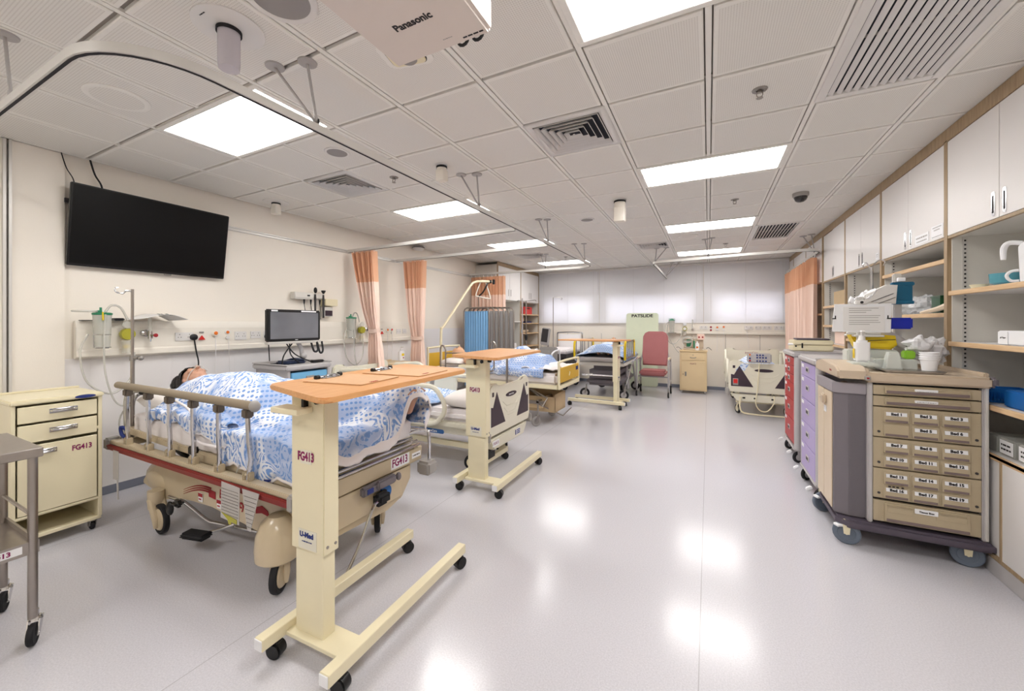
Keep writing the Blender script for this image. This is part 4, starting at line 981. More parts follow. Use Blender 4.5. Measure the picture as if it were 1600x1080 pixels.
# turned-back quilt roll with white piping at the near side
def roll(u,v):
    a=2*PI*v; x=-3.45+.75*u; r=.075*(math.sin(PI*min(1,max(0,u*.98+.01))))**.5+.004; r*=1+.35*nz(x,a*.3,6,3)
    return (x+.03*math.cos(a),1.50+.03*math.sin(5*u)+r*1.0*math.cos(a),.90-.02*u+r*1.1*math.sin(a)+.03*nz(x,0,5))
m=MB(); m.grid(roll,60,24); part('quilt_fold',m,'quilt_print',t,smooth=3)
m=MB(); m.tube([(-3.30,1.425,1.0),(-3.12,1.415,.97),(-3.03,1.41,.90),(-3.08,1.41,.82),(-2.98,1.41,.765),(-2.8,1.41,.76),(-2.68,1.415,.77)],.008,8,sm=6); part('piping',m,'white_sheet',t)
# ================= BED 2: cream plastic ward bed
def hbed(name,label,L,Wd,deck=.50,mt=.12):
    """local frame: foot end at x=0, bed runs to -x, centred on y; footboard faces +x"""
    t=thing(name,label,'hospital bed',(0,0,0),local=True)
    h=Wd/2
    def fb(z0,top,x0,x1,cut=True):
        m=MB(); n=9; pts=[]
        pts+=[(-h,z0),(h,z0),(h+.012,z0+.08),(h+.012,top-.12),(h-.01,top-.03),(h-.06,top),(h-.16,top-.005)]
        pts+=[(h*.55,top-.055),(0,top-.045),(-h*.55,top-.055),(-h+.16,top-.005),(-h+.06,top),(-h+.01,top-.03),(-h-.012,top-.12),(-h-.012,z0+.08)]
        m.prism(pts,'YZ',x0,x1,.012); return m
    part('footboard',fb(.40,.93,-.05,0),'bed_plastic',t)
    part('headboard',fb(.45,1.02,-L,-L+.05),'bed_plastic',t)
    # dark inlays, oval badge, chevrons on the footboard
    for q in(-1,1):
        m=MB(); m.prism([(q*h*.93,.60),(q*h*.93,.80-.04),(q*h*.84,.74),(q*h*.74,.86-.05),(q*h*.42,.50),(q*h*.93,.56)] if 0 else [(q*h*.95,.50),(q*h*.95,.70),(q*h*.86,.69),(q*h*.70,.84),(q*h*.30,.50)],'YZ',.0,.003); part('dark_inlay',m,'bed_plum',t)
        m=MB(); m.box(-.001,.002,q*h*.86-.018,q*h*.86+.018,.80,.845,.006,1); part('grip_opening',m,'bed_plum',t)
    m=MB(); m.prism([(.13*math.cos(R(a))-.0,.775+.026*math.sin(R(a))) for a in range(0,360,15)],'YZ',0,.004); o=part('oval_badge',m,'bed_plum',t)
    for k in range(3):
        m=MB(); z=.72-.07*k; w=.20-.03*k; m.tube([(.001,-w,z),(.001,-w*.55,z-.06),(.001,w*.55,z-.06),(.001,w,z)] if k<2 else [(.001,-w*.6,z-.02),(.001,w*.6,z-.02)],.004,6); part('moulded_line',m,'bed_plastic',t)
    # deck, frame, bumpers
    m=MB(); m.box(-L+.05,-.05,-h+.03,h-.03,deck-.06,deck,.01,2); m.box(-L+.1,-.05,-h+.08,-h+.13,deck-.14,deck-.06,.005,1); m.box(-L+.1,-.05,h-.13,h-.08,deck-.14,deck-.06,.005,1); part('deck',m,'bed_plastic',t)
    m=MB(); m.prism([(-h+.02,.37),(h-.02,.37),(h-.12,.25),(-h+.12,.25)],'YZ',-.10,-.012,.01); part('foot_frame',m,'bed_plastic',t)
    m=MB()
    m.box(-.09,.02,h+.0,h+.06,.36,.46,.012,2); m.box(-.09,.02,-h-.06,-h,.36,.46,.012,2); part('corner_bumper',m,'grey_plastic',t)
    m=MB(); m.box(-L+.3,-.25,-h+.16,-h+.20,.20,.26,.004,1); m.box(-L+.3,-.25,h-.20,h-.16,.20,.26,.004,1)
    for x in(-L+.32,-.3): m.box(x-.03,x+.03,-h+.12,h-.12,.19,.25,.005,1)
    m.tube([(-L+.6,-.15,.25),(-L+.9,-.15,deck-.06)],.025,8); m.tube([(-.9,.15,.25),(-.6,.15,deck-.06)],.025,8); part('base_frame',m,'cream_metal',t)
    for x in(-L+.32,-.30):
        for y in(-h+.14,h-.14):
            m=MB(); m.cyl((x,y,.185),(x,y,.34),.03,n=16); part('leg',m,'cream_metal',t)
            caster(t,x,y,.078,.03,ang=.4,top=.19,fork='cream_metal',hub='cream_metal',hubr=.84)
    # side rails: moulded loops
    def loop(x0,x1,y,z0,z1,nm='side_rail'):
        m=MB(); w=x1-x0; c=.12
        m.tube([(x0+c,y,z1-.02),(x0+w*.5,y,z1-.005),(x1-c*1.3,y,z1),(x1-.03,y,z1-c),(x1,y,z1-c*1.9),(x1-.04,y,z0+.08),(x1-c*1.3,y,z0),(x0+w*.45,y,z0+.0),(x0+w*.40,y,z0+.08),(x0+w*.42,y,z1-.07)],.026,10,sm=4)
        m.prism([(x0,z0+.04),(x0+w*.40,z0+.02),(x0+w*.44,z1-.03),(x0+c,z1),(x0+.02,z1-.08)],'XZ',y-.018,y+.018,.008); return part(nm,m,'bed_plastic',t)
    for sg in(-1,1):
        loop(-L*.62,-L*.24,sg*(h-.0),.47,.86); loop(-L*.97,-L*.66,sg*(h-.0),.55,.98)
    # mattress
    m=MB(); m.box(-L+.07,-.07,-h+.06,h-.06,deck,deck+mt,.04,4); part('mattress',m,'white_sheet',t)
    return t
b=hbed('hospital_bed','low cream plastic bed behind the nearest stretcher, with plum triangles on its footboard',2.28,.96)
b.location=(-1.925,3.93,0)
m=MB(); m.prism([(-1.05+.16*math.cos(R(a)),.385+.022*math.sin(R(a))) for a in range(0,360,20)] if 0 else rrect(.34,.045,.02,3,-.78,.37),'XZ',-.404,-.400); o=part('blue_name_plate',m,'sign_blue',b)
text('HomeCare',.034,(-.78,-.4045,.37),FY,'label_white',b,bold=.001)
text('Joson-Care',.026,(.0045,0,.775),FX,'label_white',b)
for y,wd in((-.33,.14),(.20,.10)):
    m=MB(); m.box(-.013,-.010,y-wd/2,y+wd/2,.285,.345); part('white_sticker',m,'label_white',b)
text('FG413',.04,(-.0095,-.33,.315),FX,'ink_plum',b); 
m=MB(); m.box(-.012,-.009,.13,.15,.285,.34); 
for k in range(3): m.box(-.012,-.009,.165,.25,.288+.019*k,.300+.019*k)
part('blue_print',m,'ink_blue',b)
m=MB(); m.box(-.22,-.10,-.36,-.16,.10,.25,.03,2); m.ell((-.16,-.26,.22),(.07,.10,.05),12); tagp=part('black_pump',m,'black_plastic',b)
t=b
def qgen(x0,x1,yc,hw,zb,hT,yT,wT,drop,seed,foot=0):
    def P(u,v):
        s=(v*2-1)*(hw+drop); x=x0+(x1-x0)*u; top=max(-hw,min(hw,s)); over=abs(s)-hw; y=yc+top
        h=interp(hT,x); bx=yc+interp(yT,x); w=interp(wT,x); f=math.exp(-abs((y-bx)/w)**3)
        z=zb+(h-zb)*f+(.03*abs(nz(x,y,3.5,seed))+.015*nz(x,y,9,seed+1)+.006*nz(x,y,20,seed+2))*(1.4-.6*f)
        if over>0:
            k=over/drop; sg=-1 if s<0 else 1; y=yc+sg*(hw+.02+.03*math.sin(PI*k)*abs(nz(x,k,4,seed))*3); z-=over*.9
        return (x,y,z)
    return P
F0=[(-9,0),(9,0)]
def lw(n,label,P,mm,nu=70,nv=50,hem=None):
    o=quilt(None,P,nu,nv,mm,hem=hem,name=n); return tag(o,label,'quilt')
lw('quilt','pale blue and white quilt spread on the low cream bed',qgen(-3.95,-2.72,3.93,.40,.63,[(-3.95,.86),(-3.5,.83),(-3.1,.74),(-2.72,.66)],F0,[(-9,.3),(9,.3)],.10,11),'quilt_print_pale',hem=lambda u,v:u<.03)
o=pillow(None,-2.38,3.86,.70,.50,.62,.18,.1); tag(o,'white pillow at the foot of the low cream bed','pillow')
o=pillow(None,-3.9,3.95,.70,.36,.55,.14,0); tag(o,'white pillow at the head of the low cream bed','pillow')
# ================= BED 3: cream steel bed with mustard boards
t=thing('hospital_bed','cream steel bed with mustard yellow end boards, in the middle of the left row','hospital bed',(-3.1,6.0,0))
def endb(x,z0,z1,mz0,nm,sg):
    y0,y1=5.52,6.48; m=MB(); m.tube([(x,y0,z0-.06),(x,y0,z1-.06),(x,y0+.07,z1),(x,y1-.07,z1),(x,y1,z1-.06),(x,y1,z0-.06)],.018,10,sm=3); m.box(x-.02,x+.02,y0,y1,z0-.06,z0-.01,.005,1); o=part(nm,m,'cream_metal',t)
    m=MB(); m.box(x-.012,x+.012,y0+.02,y1-.02,mz0,z1-.09,.004,1); part('board_panel',m,'mustard_panel',o); return o
o=endb(-1.93,.64,.98,.67,'footboard',1)
m=MB(); m.box(-1.917,-1.913,6.30,6.42,.79,.85,.003,1); part('bracket',m,'ink_blue',o)
m=MB(); m.tube([(-1.915,5.94,.74),(-1.915,5.99,.79),(-1.915,5.95,.80)],.008,6); part('emblem',m,'cream_metal',o)
endb(-4.30,.66,1.12,.70,'headboard',-1)
m=MB(); m.box(-4.28,-1.95,5.49,5.53,.58,.64,.006,2); m.box(-4.28,-1.95,6.47,6.51,.58,.64,.006,2); m.box(-4.28,-1.95,5.53,6.47,.60,.625); part('bed_frame',m,'cream_metal',t)
m=MB(); m.box(-4.24,-1.98,5.56,6.44,.625,.80,.04,4); part('mattress',m,'white_sheet',t)
m=MB()
for y in(5.62,6.38): m.box(-4.1,-2.2,y-.02,y+.02,.32,.37,.004,1)
for x in(-4.0,-2.3): m.box(x-.025,x+.025,5.6,6.4,.33,.38,.004,1)
m.tube([(-3.9,6.0,.34),(-3.5,6.0,.60)],.02,8); m.tube([(-2.4,6.0,.34),(-2.8,6.0,.60)],.02,8); m.tube([(-2.5,5.7,.55),(-2.15,5.62,.42),(-2.2,5.55,.30)],.014,8); m.tube([(-2.3,5.6,.33),(-2.0,5.9,.12),(-1.95,6.15,.2)],.010,8)
part('base_frame',m,'steel',t)
for x,y in((-2.30,5.55),(-2.32,6.3),(-4.0,5.6),(-4.0,6.4)): caster(t,x,y,.075,.03,ang=.9,top=.34,fork='grey_metal',tyre='grey_plastic',hub='grey_metal')
m=MB(); m.box(-2.80,-2.78,5.72,6.2,.2,.46); m.box(-2.08,-2.06,5.72,6.2,.2,.46); m.box(-2.8,-2.06,5.72,5.735,.2,.42); m.box(-2.8,-2.06,6.185,6.2,.2,.46); m.box(-2.8,-2.06,5.72,6.2,.19,.205); part('storage_tray',m,'cardboard',t)
m=MB(); m.box(-2.65,-2.25,5.69,5.716,.24,.34,.005,1); part('mechanism_box',m,'cream_dark',t)
# half rails of bent tube
def halfrail(x0,x1,y,z0,z1,nm='bent_rail'):
    m=MB(); m.tube([(x0,y,z0),(x0,y,z1-.06),(x0+.05,y,z1),(x0+.10,y,z1-.06),(x0+.10,y,z1-.13),(x0+.12,y,z1-.15)] ,.014,10,sm=4); m.tube([(x0+.1,y,z1-.13),(x0+.1,y,z0)],.013,10)
    m.tube([(x0+.1,y,z1-.12),(x1-.05,y,z1-.12),(x1,y,z1-.17),(x1,y,z1-.34),(x1-.05,y,z1-.38),(x1-.12,y,z1-.38)],.013,10,sm=3); m.tube([(x0+.1,y,z1-.30),(x1-.2,y,z1-.30)],.012,8); return part(nm,m,'steel',t)
halfrail(-4.02,-3.0,5.50,.66,1.17); halfrail(-3.60,-2.7,6.50,.66,1.20)
m=MB(); m.tube([(-2.75,5.47,.58),(-2.75,5.47,1.02)],.018,10); part('rail_post',m,'steel',t)
# trapeze pole
t=thing('trapeze_pole','cream bent trapeze pole rising over the mustard-board bed','lifting pole',(-4.3,5.9,.6))
m=MB(); m.tube([(-4.30,5.90,.58),(-4.30,5.90,1.42),(-4.28,5.96,1.50),(-4.16,6.62,2.24),(-4.12,6.76,2.36),(-4.05,6.9,2.39),(-3.93,7.12,2.395)],.024,12,sm=4); part('pole',m,'cream_metal',t)
m=MB(); m.lathe([(.034,-.03),(.034,.03)],(-3.95,7.09,2.395),Matrix.Rotation(.5,3,'Z')@Matrix.Rotation(PI/2,3,'Y'),14); m.box(-3.91,-3.87,7.10,7.16,2.34,2.44,.01,2); part('pole_clamp',m,'black_rubber',t)
m=MB(); m.tube([(-3.97,7.05,2.38),(-4.0,7.0,2.28),(-4.06,6.98,2.17),(-4.12,6.93,2.10)],.016,8,sm=4); part('strap',m,'black_plastic',t)
m=MB(); m.tube([(-4.09,6.96,2.40),(-4.17,6.90,2.13),(-4.13,6.93,2.09),(-3.98,7.1,2.05),(-3.96,7.11,2.09),(-4.02,7.03,2.38)],.012,8,sm=3); part('handle',m,'offwhite_plastic',t)
m=MB(); m.tube([(-4.13,6.93,2.10),(-4.12,6.93,1.9)],.004,6); part('cord',m,'dark_grey',t)
# manikins in bed 3 and bed 4
def manikin(label,head,ch,cz,dirv,knee):
    t=thing('training_manikin',label,'manikin',tuple(ch)); d=Vector(dirv).normalized(); s=Vector((-d.y,d.x,0)); up=Vector((0,0,1))
    H=Vector(head); C=Vector(ch); rm=Matrix((d,s,up)).transposed()
    m=MB(); m.ell(H,(.125,.085,.10),18,rot=rm); m.ell(H+d*.06+up*.01,(.07,.06,.075),14,rot=rm)
    m.ell(H+d*.03+up*.105,(.03,.014,.02),10,rot=rm); m.ell(H+d*.075+up*.09,(.012,.024,.012),10,rot=rm); m.ell(H+d*.10+up*.04,(.03,.026,.026),10,rot=rm)
    for q in(-1,1): m.ell(H+s*q*.086,(.032,.012,.02),10,rot=rm)
    m.tube([H+d*.08-up*.02,H+d*.20-up*.05],[.055,.06],12); m.ell(C,(.22,.20,.10),18,rot=rm); m.ell(C+d*.32,(.24,.17,.105),18,rot=rm)
    for q in(-1,1):
        m.tube([C-d*.08+s*q*.18,C+d*.22+s*q*.25,C+d*.45+s*q*.22],[.05,.042,.032],10); h=C+d*.50+s*q*.22
        m.ell(h,(.045,.034,.018),10,rot=rm)
        for k in range(4): m.tube([h+d*.03+s*(-.024+.016*k),h+d*.09+s*(-.026+.017*k)-up*.006],[.010,.008],6)
        m.tube([h-d*.01-s*q*.03,h+d*.04-s*q*.052],[.011,.008],6)
        K=C+d*.85+s*q*.11+up*knee; m.tube([C+d*.48+s*q*.09,K,C+d*1.22+s*q*.1-up*.03],[.085,.06,.038],12); m.ell(C+d*1.24+s*q*.1+up*.01,(.04,.04,.08),10,rot=rm)
    remesh('body',m,.011,'manikin_skin',t,it=3)
    m=MB()
    for q in(-1,1): m.ell(H-d*.005+s*q*.032+up*.090,(.012,.016,.008),8,rot=rm)
    part('eyes',m,'dark_grey',t)
    return t
manikin('bald peach training manikin lying on the mustard-board bed',(-3.95,5.93,1.02),(-3.62,5.97,.90),.9,(1,0,0),.16)
m=MB(); m.box(-3.92,-3.86,5.87,5.99,1.10,1.125,.01,2); 
tag(pillow(None,-3.98,5.98,.86,.42,.66,.16),'white pillow under the manikin on the mustard-board bed','pillow')
bpy.data.meshes
lw('quilt','blue and white quilt over the manikin on the mustard-board bed',qgen(-3.5,-2.18,6.0,.44,.83,[(-3.5,.99),(-3.2,1.05),(-2.95,1.09),(-2.7,1.15),(-2.5,1.04),(-2.3,1.03),(-2.18,.90)],F0,[(-9,.3),(9,.3)],.12,21),'quilt_print',hem=None)
def sheetP(u,v):
    x=-2.55+.58*u; y=5.56+.88*v; return (x,y,.845+.05*abs(nz(x,y,5,31))+.03*nz(x,y,12,33)+.05*math.sin(PI*u)*math.sin(PI*v))
o=quilt(None,sheetP,40,40,'white_sheet',name='blanket'); tag(o,'crumpled white blanket at the foot of the mustard-board bed','blanket')
# ================= BED 4: grey stretcher across the back, foot toward camera
t=thing('hospital_stretcher','grey stretcher with yellow-gripped rails behind the far over-bed table','stretcher',(-1.95,9.0,0))
m=MB(); m.box(-2.42,-1.45,7.95,10.05,.70,.76,.015,2); part('deck',m,'cab_grey',t)
m=MB(); m.box(-2.38,-1.50,7.98,10.02,.76,.86,.03,3); part('mattress',m,'cart_grey',t)
m=MB(); m.box(-2.2,-1.6,8.1,9.8,.42,.68,.09,4); m.box(-2.28,-1.55,8.2,9.7,.26,.44,.06,3); part('base_shell',m,'mauve_plastic',t)
for x,y in((-2.3,8.2),(-1.52,8.25),(-2.3,9.7),(-1.52,9.7)): caster(t,x,y,.10,.035,ang=.3,top=.28,fork='grey_metal',hub='cart_grey')
for x,y0,y1 in((-2.46,8.0,9.5),(-1.42,7.85,8.9)):
    for yy in(y0,y1):
        m=MB(); m.tube([(x,yy,.84),(x,yy-.02,.98),(x,yy,1.14),(x,yy+.06*(1 if yy==y0 else -1),1.19)],.022,10,sm=3); part('rail_grip',m,'yellow_plastic',t)
    m=MB(); m.tube([(x,y0+.05,1.19),(x,y1-.05,1.19)],.015,8); m.tube([(x,y0,.86),(x,y1,.86)],.015,8); o=part('side_rail',m,'steel',t)
    for k in range(5):
        m=MB(); yy=y0+.12+(y1-y0-.24)*k/4; m.tube([(x,yy,.86),(x,yy,1.18)],.012,8); part('rail_bar',m,'steel',t)
m=MB(); m.tube([(-2.3,8.0,.5),(-1.6,8.0,.5)],.02,8); m.tube([(-1.48,8.3,.30),(-1.40,8.6,.75),(-1.36,8.9,.82)],.014,8); part('push_bar',m,'chrome',t)
manikin('peach training manikin on the grey stretcher in front of the window blinds',(-2.02,9.72,1.10),(-1.98,9.40,.97),1,(.06,-1,0),.06)
tag(pillow(None,-2.0,9.75,.93,.6,.4,.16),'white pillow under the manikin on the grey stretcher','pillow')
def q4(u,v):
    P=qgen(-9.45,-7.98,0,.45,.875,[(-9.45,1.11),(-9.1,1.11),(-8.7,1.10),(-8.4,1.04),(-8.1,1.10),(-7.98,.95)],F0,[(-9.5,.3),(-7.9,.33)],.12,41)
    x,y,z=P(u,v); return (-1.95-y,-x,z)
lw('quilt','pale blue quilt over the manikin on the grey stretcher',q4,'quilt_print_pale')
# ================= BED 5: folded grey stretcher at the very back
t=thing('hospital_stretcher','plain stretcher with a bent tube head end and dark box base, by the back wall','stretcher',(-3.15,9.5,0))
m=MB(); m.tube([(-3.52,9.95,.8),(-3.52,9.95,1.24),(-3.45,9.95,1.31),(-2.93,9.95,1.31),(-2.86,9.95,1.24),(-2.86,9.95,.8)],.02,10,sm=3); o=part('head_end',m,'chrome',t)
m=MB(); m.box(-3.48,-2.90,9.94,9.955,.92,1.27,.01,2); part('head_panel',m,'wall_panel',o)
m=MB(); m.box(-3.50,-2.88,8.75,9.93,.84,.94,.03,3); part('mattress',m,'white_sheet',t)
m=MB(); m.box(-3.48,-2.90,8.8,9.9,.74,.84,.01,1); m.box(-3.42,-2.95,8.85,9.8,.22,.74,.02,2); part('base',m,'dark_grey',t)
for x,y in((-3.4,8.9),(-2.97,8.9),(-3.4,9.75),(-2.97,9.75)): caster(t,x,y,.07,.03,top=.24)
# ================= BED 6: right bed, footboard toward the camera
b=hbed('hospital_bed','cream plastic bed on the far right with a grey button panel hooked on its footboard',2.2,.98,deck=.52)
b.location=(.80,7.68,0); b.rotation_euler=(0,0,-PI/2)
m=MB(); m.box(.004,.012,-.44,-.36,.52,.63,.004,1); o=part('red_handle_frame',m,'grey_plastic',b); m=MB(); m.box(.012,.02,-.43,-.37,.55,.62,.004,1); part('red_pull',m,'red_plastic',o)
m=MB(); m.tube([(.0,-.33,.33),(.03,-.33,.12),(.03,-.2,.06),(.03,.35,.06)],.012,8,sm=3); part('brake_bar',m,'cream_metal',b)
for k,y in enumerate((-.28,-.12,.12,.38)):
    m=MB(); m.box(-.012,-.008,y-.02,y+.02,.30,.325,.004,1); part('socket_hole',m,'ink_black',b)
m=MB(); m.prism([(-.30-.07,.80),(-.20-.03,.80),(-.26,.885),(-.33,.885)] if 0 else [(-.40,.76),(-.27,.76),(-.21,.87),(-.31,.885)],'YZ',-.001,.002,0); part('clear_window',m,'quilt_print_pale',b)
text('Joson-Care',.05,(-2.145,.0,.93),FX,'ink_plum',b)
t=thing('bed_controller','grey hand control panel with blue buttons hooked over the right bed footboard','controller',(.72,7.63,.93))
m=MB(); m.box(.56,.90,7.62,7.66,.90,1.06,.02,3); m.box(.62,.84,7.66,7.70,1.0,1.03,.005,1); part('case',m,'cart_grey',t)
for z,xs in((1.03,(.70,.74,.78)),(.99,(.70,.74,.78,.82)),(.935,(.70,.74,.78,.82))):
    for x in xs: m=MB(); m.cyl((x,7.612,z),(x,7.622,z),.013,n=12); part('button',m,'ink_blue',t)
for z,mm in((1.035,'orange_plastic'),(.975,'ink_blue'),(.94,'ink_red')): m=MB(); m.cyl((.60,7.612,z),(.60,7.622,z),.014,n=12); part('button',m,mm,t)
m=MB(); m.tube([(.73,7.62,.90),(.72,7.62,.7),(.70,7.60,.45),(.68,7.60,.25),(.74,7.60,.14),(.84,7.60,.14),(.92,7.60,.26),(.93,7.62,.38)],.009,8,sm=5); part('cable',m,'cream_metal',t)
def q6(u,v):
    P=qgen(-9.5,-7.9,0,.40,.68,[(-9.5,.85),(-8.9,.95),(-8.3,.86),(-7.9,.75)],F0,[(-10,.28),(-7,.28)],.08,61)
    x,y,z=P(u,v); return (.80-y,-x,z)
lw('quilt','pale blue quilt heaped on the far right bed',q6,'quilt_print_pale')
tag(pillow(None,.80,9.45,.74,.6,.4,.16),'white pillow on the far right bed','pillow')
# ================= over-bed tables (one built, two copies)
def rpoly(P,r,n=5):
    out=[];N=len(P)
    for i in range(N):
        a,b,c=Vector(P[i-1]),Vector(P[i]),Vector(P[(i+1)%N]); p=b+(a-b).normalized()*r; q=b+(c-b).normalized()*r
        for k in range(n+1): t=k/n; out.append(tuple((1-t)**2*p+2*t*(1-t)*b+t*t*q))
    return out
T=thing('overbed_table','nearest over-bed table with a beech top carrying two clipboards','over-bed table',(-1.573,1.165,0),rz=R(1.7),group='wheeled over-bed tables',local=True)
m=MB(); m.prism(rpoly([(-.345,.05),(.235,-.115),(.215,1.02),(-.385,1.13)],.05),'XY',1.222,1.246,.006); part('table_top',m,'beech_top',T)
m=MB(); m.box(-.175,.04,.055,.14,.49,1.205,.004,2); part('outer_column',m,'cream_metal',T)
m=MB(); m.box(-.155,.025,.063,.132,.10,.52,.003,1); part('inner_column',m,'cream_metal',T)
m=MB(); m.box(-.30,.10,.06,.9,1.205,1.222,.003,1) if 0 else m.box(-.12,.0,.05,.8,1.208,1.222,.002,1); part('top_bracket',m,'dark_grey',T)
m=MB(); m.box(-.205,-.03,-.03,.055,1.135,1.16,.003,1); part('release_lever',m,'cream_metal',T)
m=MB(); m.box(-.075,-.06,.03,.055,1.15,1.21); m.cyl((.0,.045,1.19),(.0,.06,1.19),.016,n=10); m.cyl((.07,.1,1.195),(.04,.1,1.195),.014,n=10); part('bolt',m,'black_plastic',T)
for x in(-.205,.205):
    m=MB(); m.box(x-.026,x+.026,-.085,.97,.085,.14,.003,1); o=part('base_beam',m,'cream_metal',T)
    m=MB(); m.box(x-.025,x+.025,-.089,-.084,.088,.137,.002,1); part('end_cap',m,'label_white',o)
m=MB(); m.box(-.18,.18,.03,.16,.085,.105,.002,1); part('cross_plate',m,'cream_metal',T)
for x,y,a in((-.205,.0,.3),(.205,.0,.2),(-.205,.94,1.0),(.205,.94,1.2)): 
    m=MB(); s=Vector((-math.sin(a),math.cos(a),0)); c=Vector((x,y,.037)); m.cyl(c-s*.028,c+s*.028,.037,n=22,bev=.006); m.cyl((x,y,.05),(x,y,.09),.010,n=10); m.box(x-.02,x+.02,y-.02,y+.02,.055,.078,.006,1,rot=a); part('caster',m,'black_plastic',T)
m=MB(); m.box(-.112,-.038,.0530,.0545,.893,.957,.001,1); part('white_sticker',m,'bed_plastic',T)
text('FG413',.056,(-.075,.0525,.925),FY,'ink_plum',T,bold=.002,sx=.72)
m=MB(); m.box(-.125,-.005,.0535,.0545,.50,.59,.001,1); part('maker_sticker',m,'bed_plastic',T)
text('U-Med',.032,(-.07,.0525,.565),FY,'ink_blue',T,bold=.0016); fine((-.065,.0525,.535),.07,.008,FY,'ink_blue',T)
for x in(-.02,.02): pass
m=MB()
for y in(.075,.12): m.cyl((.039,y,.525),(.043,y,.525),.007,n=10)
part('screw',m,'steel',T)
dup(T,(-1.85,3.112,0),R(.5),'second over-bed table with an empty beech top, in front of the low cream bed')
dup(T,(-1.39,7.46,0),R(88),'farthest over-bed table, seen side-on in front of the grey stretcher')
def clip(cx,cy,rot,lb,w=.34,h=.46):
    t=thing('clipboard',lb,'clipboard',(cx,cy,1.247),rz=rot,group='clipboards on the nearest over-bed table',local=True)
    m=MB(); m.prism(rrect(h,w,.012),'XY',0,.0045,.001); part('board',m,'clipboard',t)
    m=MB(); m.tube([(-h/2+.02,-.07,.012),(-h/2+.02,.07,.012)],.006,8); m.box(-h/2+.012,-h/2+.05,-.055,.055,.0045,.009,.002,1); m.tube([(-h/2+.05,-.05,.01),(-h/2+.035,-.03,.02),(-h/2+.035,.03,.02),(-h/2+.05,.05,.01)],.004,6,sm=3); part('clip',m,'chrome',t)
    for q in(-1,1): m=MB(); m.cyl((-h/2+.02,q*.07,.013),(-h/2+.02,q*.092,.013),.012,n=12); part('clip_cap',m,'black_plastic',t)
    text('FG413',.022,(.17,-.05,.0052),Matrix.Rotation(R(90),4,'Z'),'ink_red',t)
    return t
clip(-1.66,1.50,R(8),'nearer brown clipboard on the first over-bed table',.32,.36)
clip(-1.63,1.88,R(6),'farther brown clipboard on the first over-bed table',.32,.40)
# ================= bedside cabinets
def bedside(name,lb,x0,x1,y0,y1,h,mm,letters=True,drawers=2):
    """front faces +x"""
    t=thing(name,lb,'bedside cabinet',((x0+x1)/2,(y0+y1)/2,0)); w=y1-y0
    m=MB(); m.box(x0,x1-.02,y0,y1,.075,.10,.002,1); m.box(x0,x1-.005,y0,y0+.022,.10,h-.04,.002,1); m.box(x0,x1-.005,y1-.022,y1,.10,h-.04,.002,1); m.box(x0,x0+.01,y0,y1,.10,h-.04); m.box(x0,x1-.02,y0,y1,.225,.24); m.box(x0,x1-.002,y0+.02,y1-.02,.235,.25,.002,1); m.box(x1-.03,x1-.004,y0+.02,y1-.02,.75*h-.02,.75*h); part('body',m,mm,t)
    m=MB(); m.box(x0-.005,x1+.008,y0-.008,y1+.008,h-.04,h-.008,.008,2)
    m.box(x0-.005,x0+.01,y0-.008,y1+.008,h-.01,h+.006,.004,2); part('top',m,mm,t)
    zs=[(h-.165,h-.055),(h-.30,h-.18)] if drawers==2 else [(h-.21,h-.05)]
    def pull(o,y,z,l=.12):
        m=MB(); m.tube([(x1,y-l/2,z),(x1+.022,y-l/2+.015,z),(x1+.026,y,z-.002),(x1+.022,y+l/2-.015,z),(x1,y+l/2,z)],.009,8,sm=4); m.box(x1-.001,x1+.003,y-l/2-.01,y+l/2+.01,z-.018,z+.015,.001,1); part('handle',m,'chrome',o)
    for a,b in zs:
        m=MB(); m.box(x1-.012,x1,y0+.03,y1-.03,a,b,.003,1); o=part('drawer',m,mm,t); pull(o,(y0+y1)/2+.02,(a+b)/2+.01)
    zt=zs[-1][0]-.02
    m=MB(); m.box(x1-.012,x1,y0+.03,y1-.03,.255,zt,.003,1); o=part('door',m,mm,t); pull(o,y0+.14 if letters else y0+.10,zt-.05)
    if letters: text('FG413',.052,(x1+.0012,y1-.11,zt-.07),FX,'ink_plum',t,bold=.0015,sx=.75); 
    for x in(x0+.05,x1-.06):
        for y in(y0+.04,y1-.04): caster(t,x,y,.032,.022,top=.085,fork='grey_metal',hub=None,off=.01)
    return t
t=bedside('bedside_cabinet','cream metal bedside cabinet with two drawers at the left edge, marked FG413',-4.52,-4.055,.84,1.285,1.035,'cream_metal')
m=MB(); m.lathe([(.0,.0),(.055,.0),(.055,.004),(0,.005)],(0,0,0),'X',24); 
for v in m.bm.verts: v.co=Vector((v.co.x-4.046,1.19+v.co.y*1.0,1.011+v.co.z*.22))
part('oval_badge',m,'ink_blue',t)
t=bedside('bedside_cabinet','tan bedside cabinet between the second tied curtain and the mustard-board bed',-4.78,-4.25,4.62,5.13,.93,'cream_dark',letters=False)
t=thing('soap_bottle','white pump bottle with yellow label on the tan bedside cabinet','bottle',(-4.4,5.06,.938))
m=MB(); m.prism(rrect(.07,.10,.02,3,-4.42,4.98),'XY',.938,1.10,.012); part('bottle',m,'label_white',t)
m=MB(); m.cyl((-4.42,4.98,1.10),(-4.42,4.98,1.13),.02,n=14); m.cyl((-4.42,4.98,1.13),(-4.42,4.98,1.16),.008,n=10); m.box(-4.43,-4.37,4.97,4.99,1.155,1.17,.004,1); part('pump',m,'white_metal',t)
m=MB(); m.box(-4.3845,-4.3835,4.95,5.01,1.02,1.06); part('yellow_label',m,'yellow_plastic',t)
m=MB(); m.cyl((-4.385,4.99,.99),(-4.383,4.99,.99),.012,n=12); part('red_spot',m,'ink_red',t)
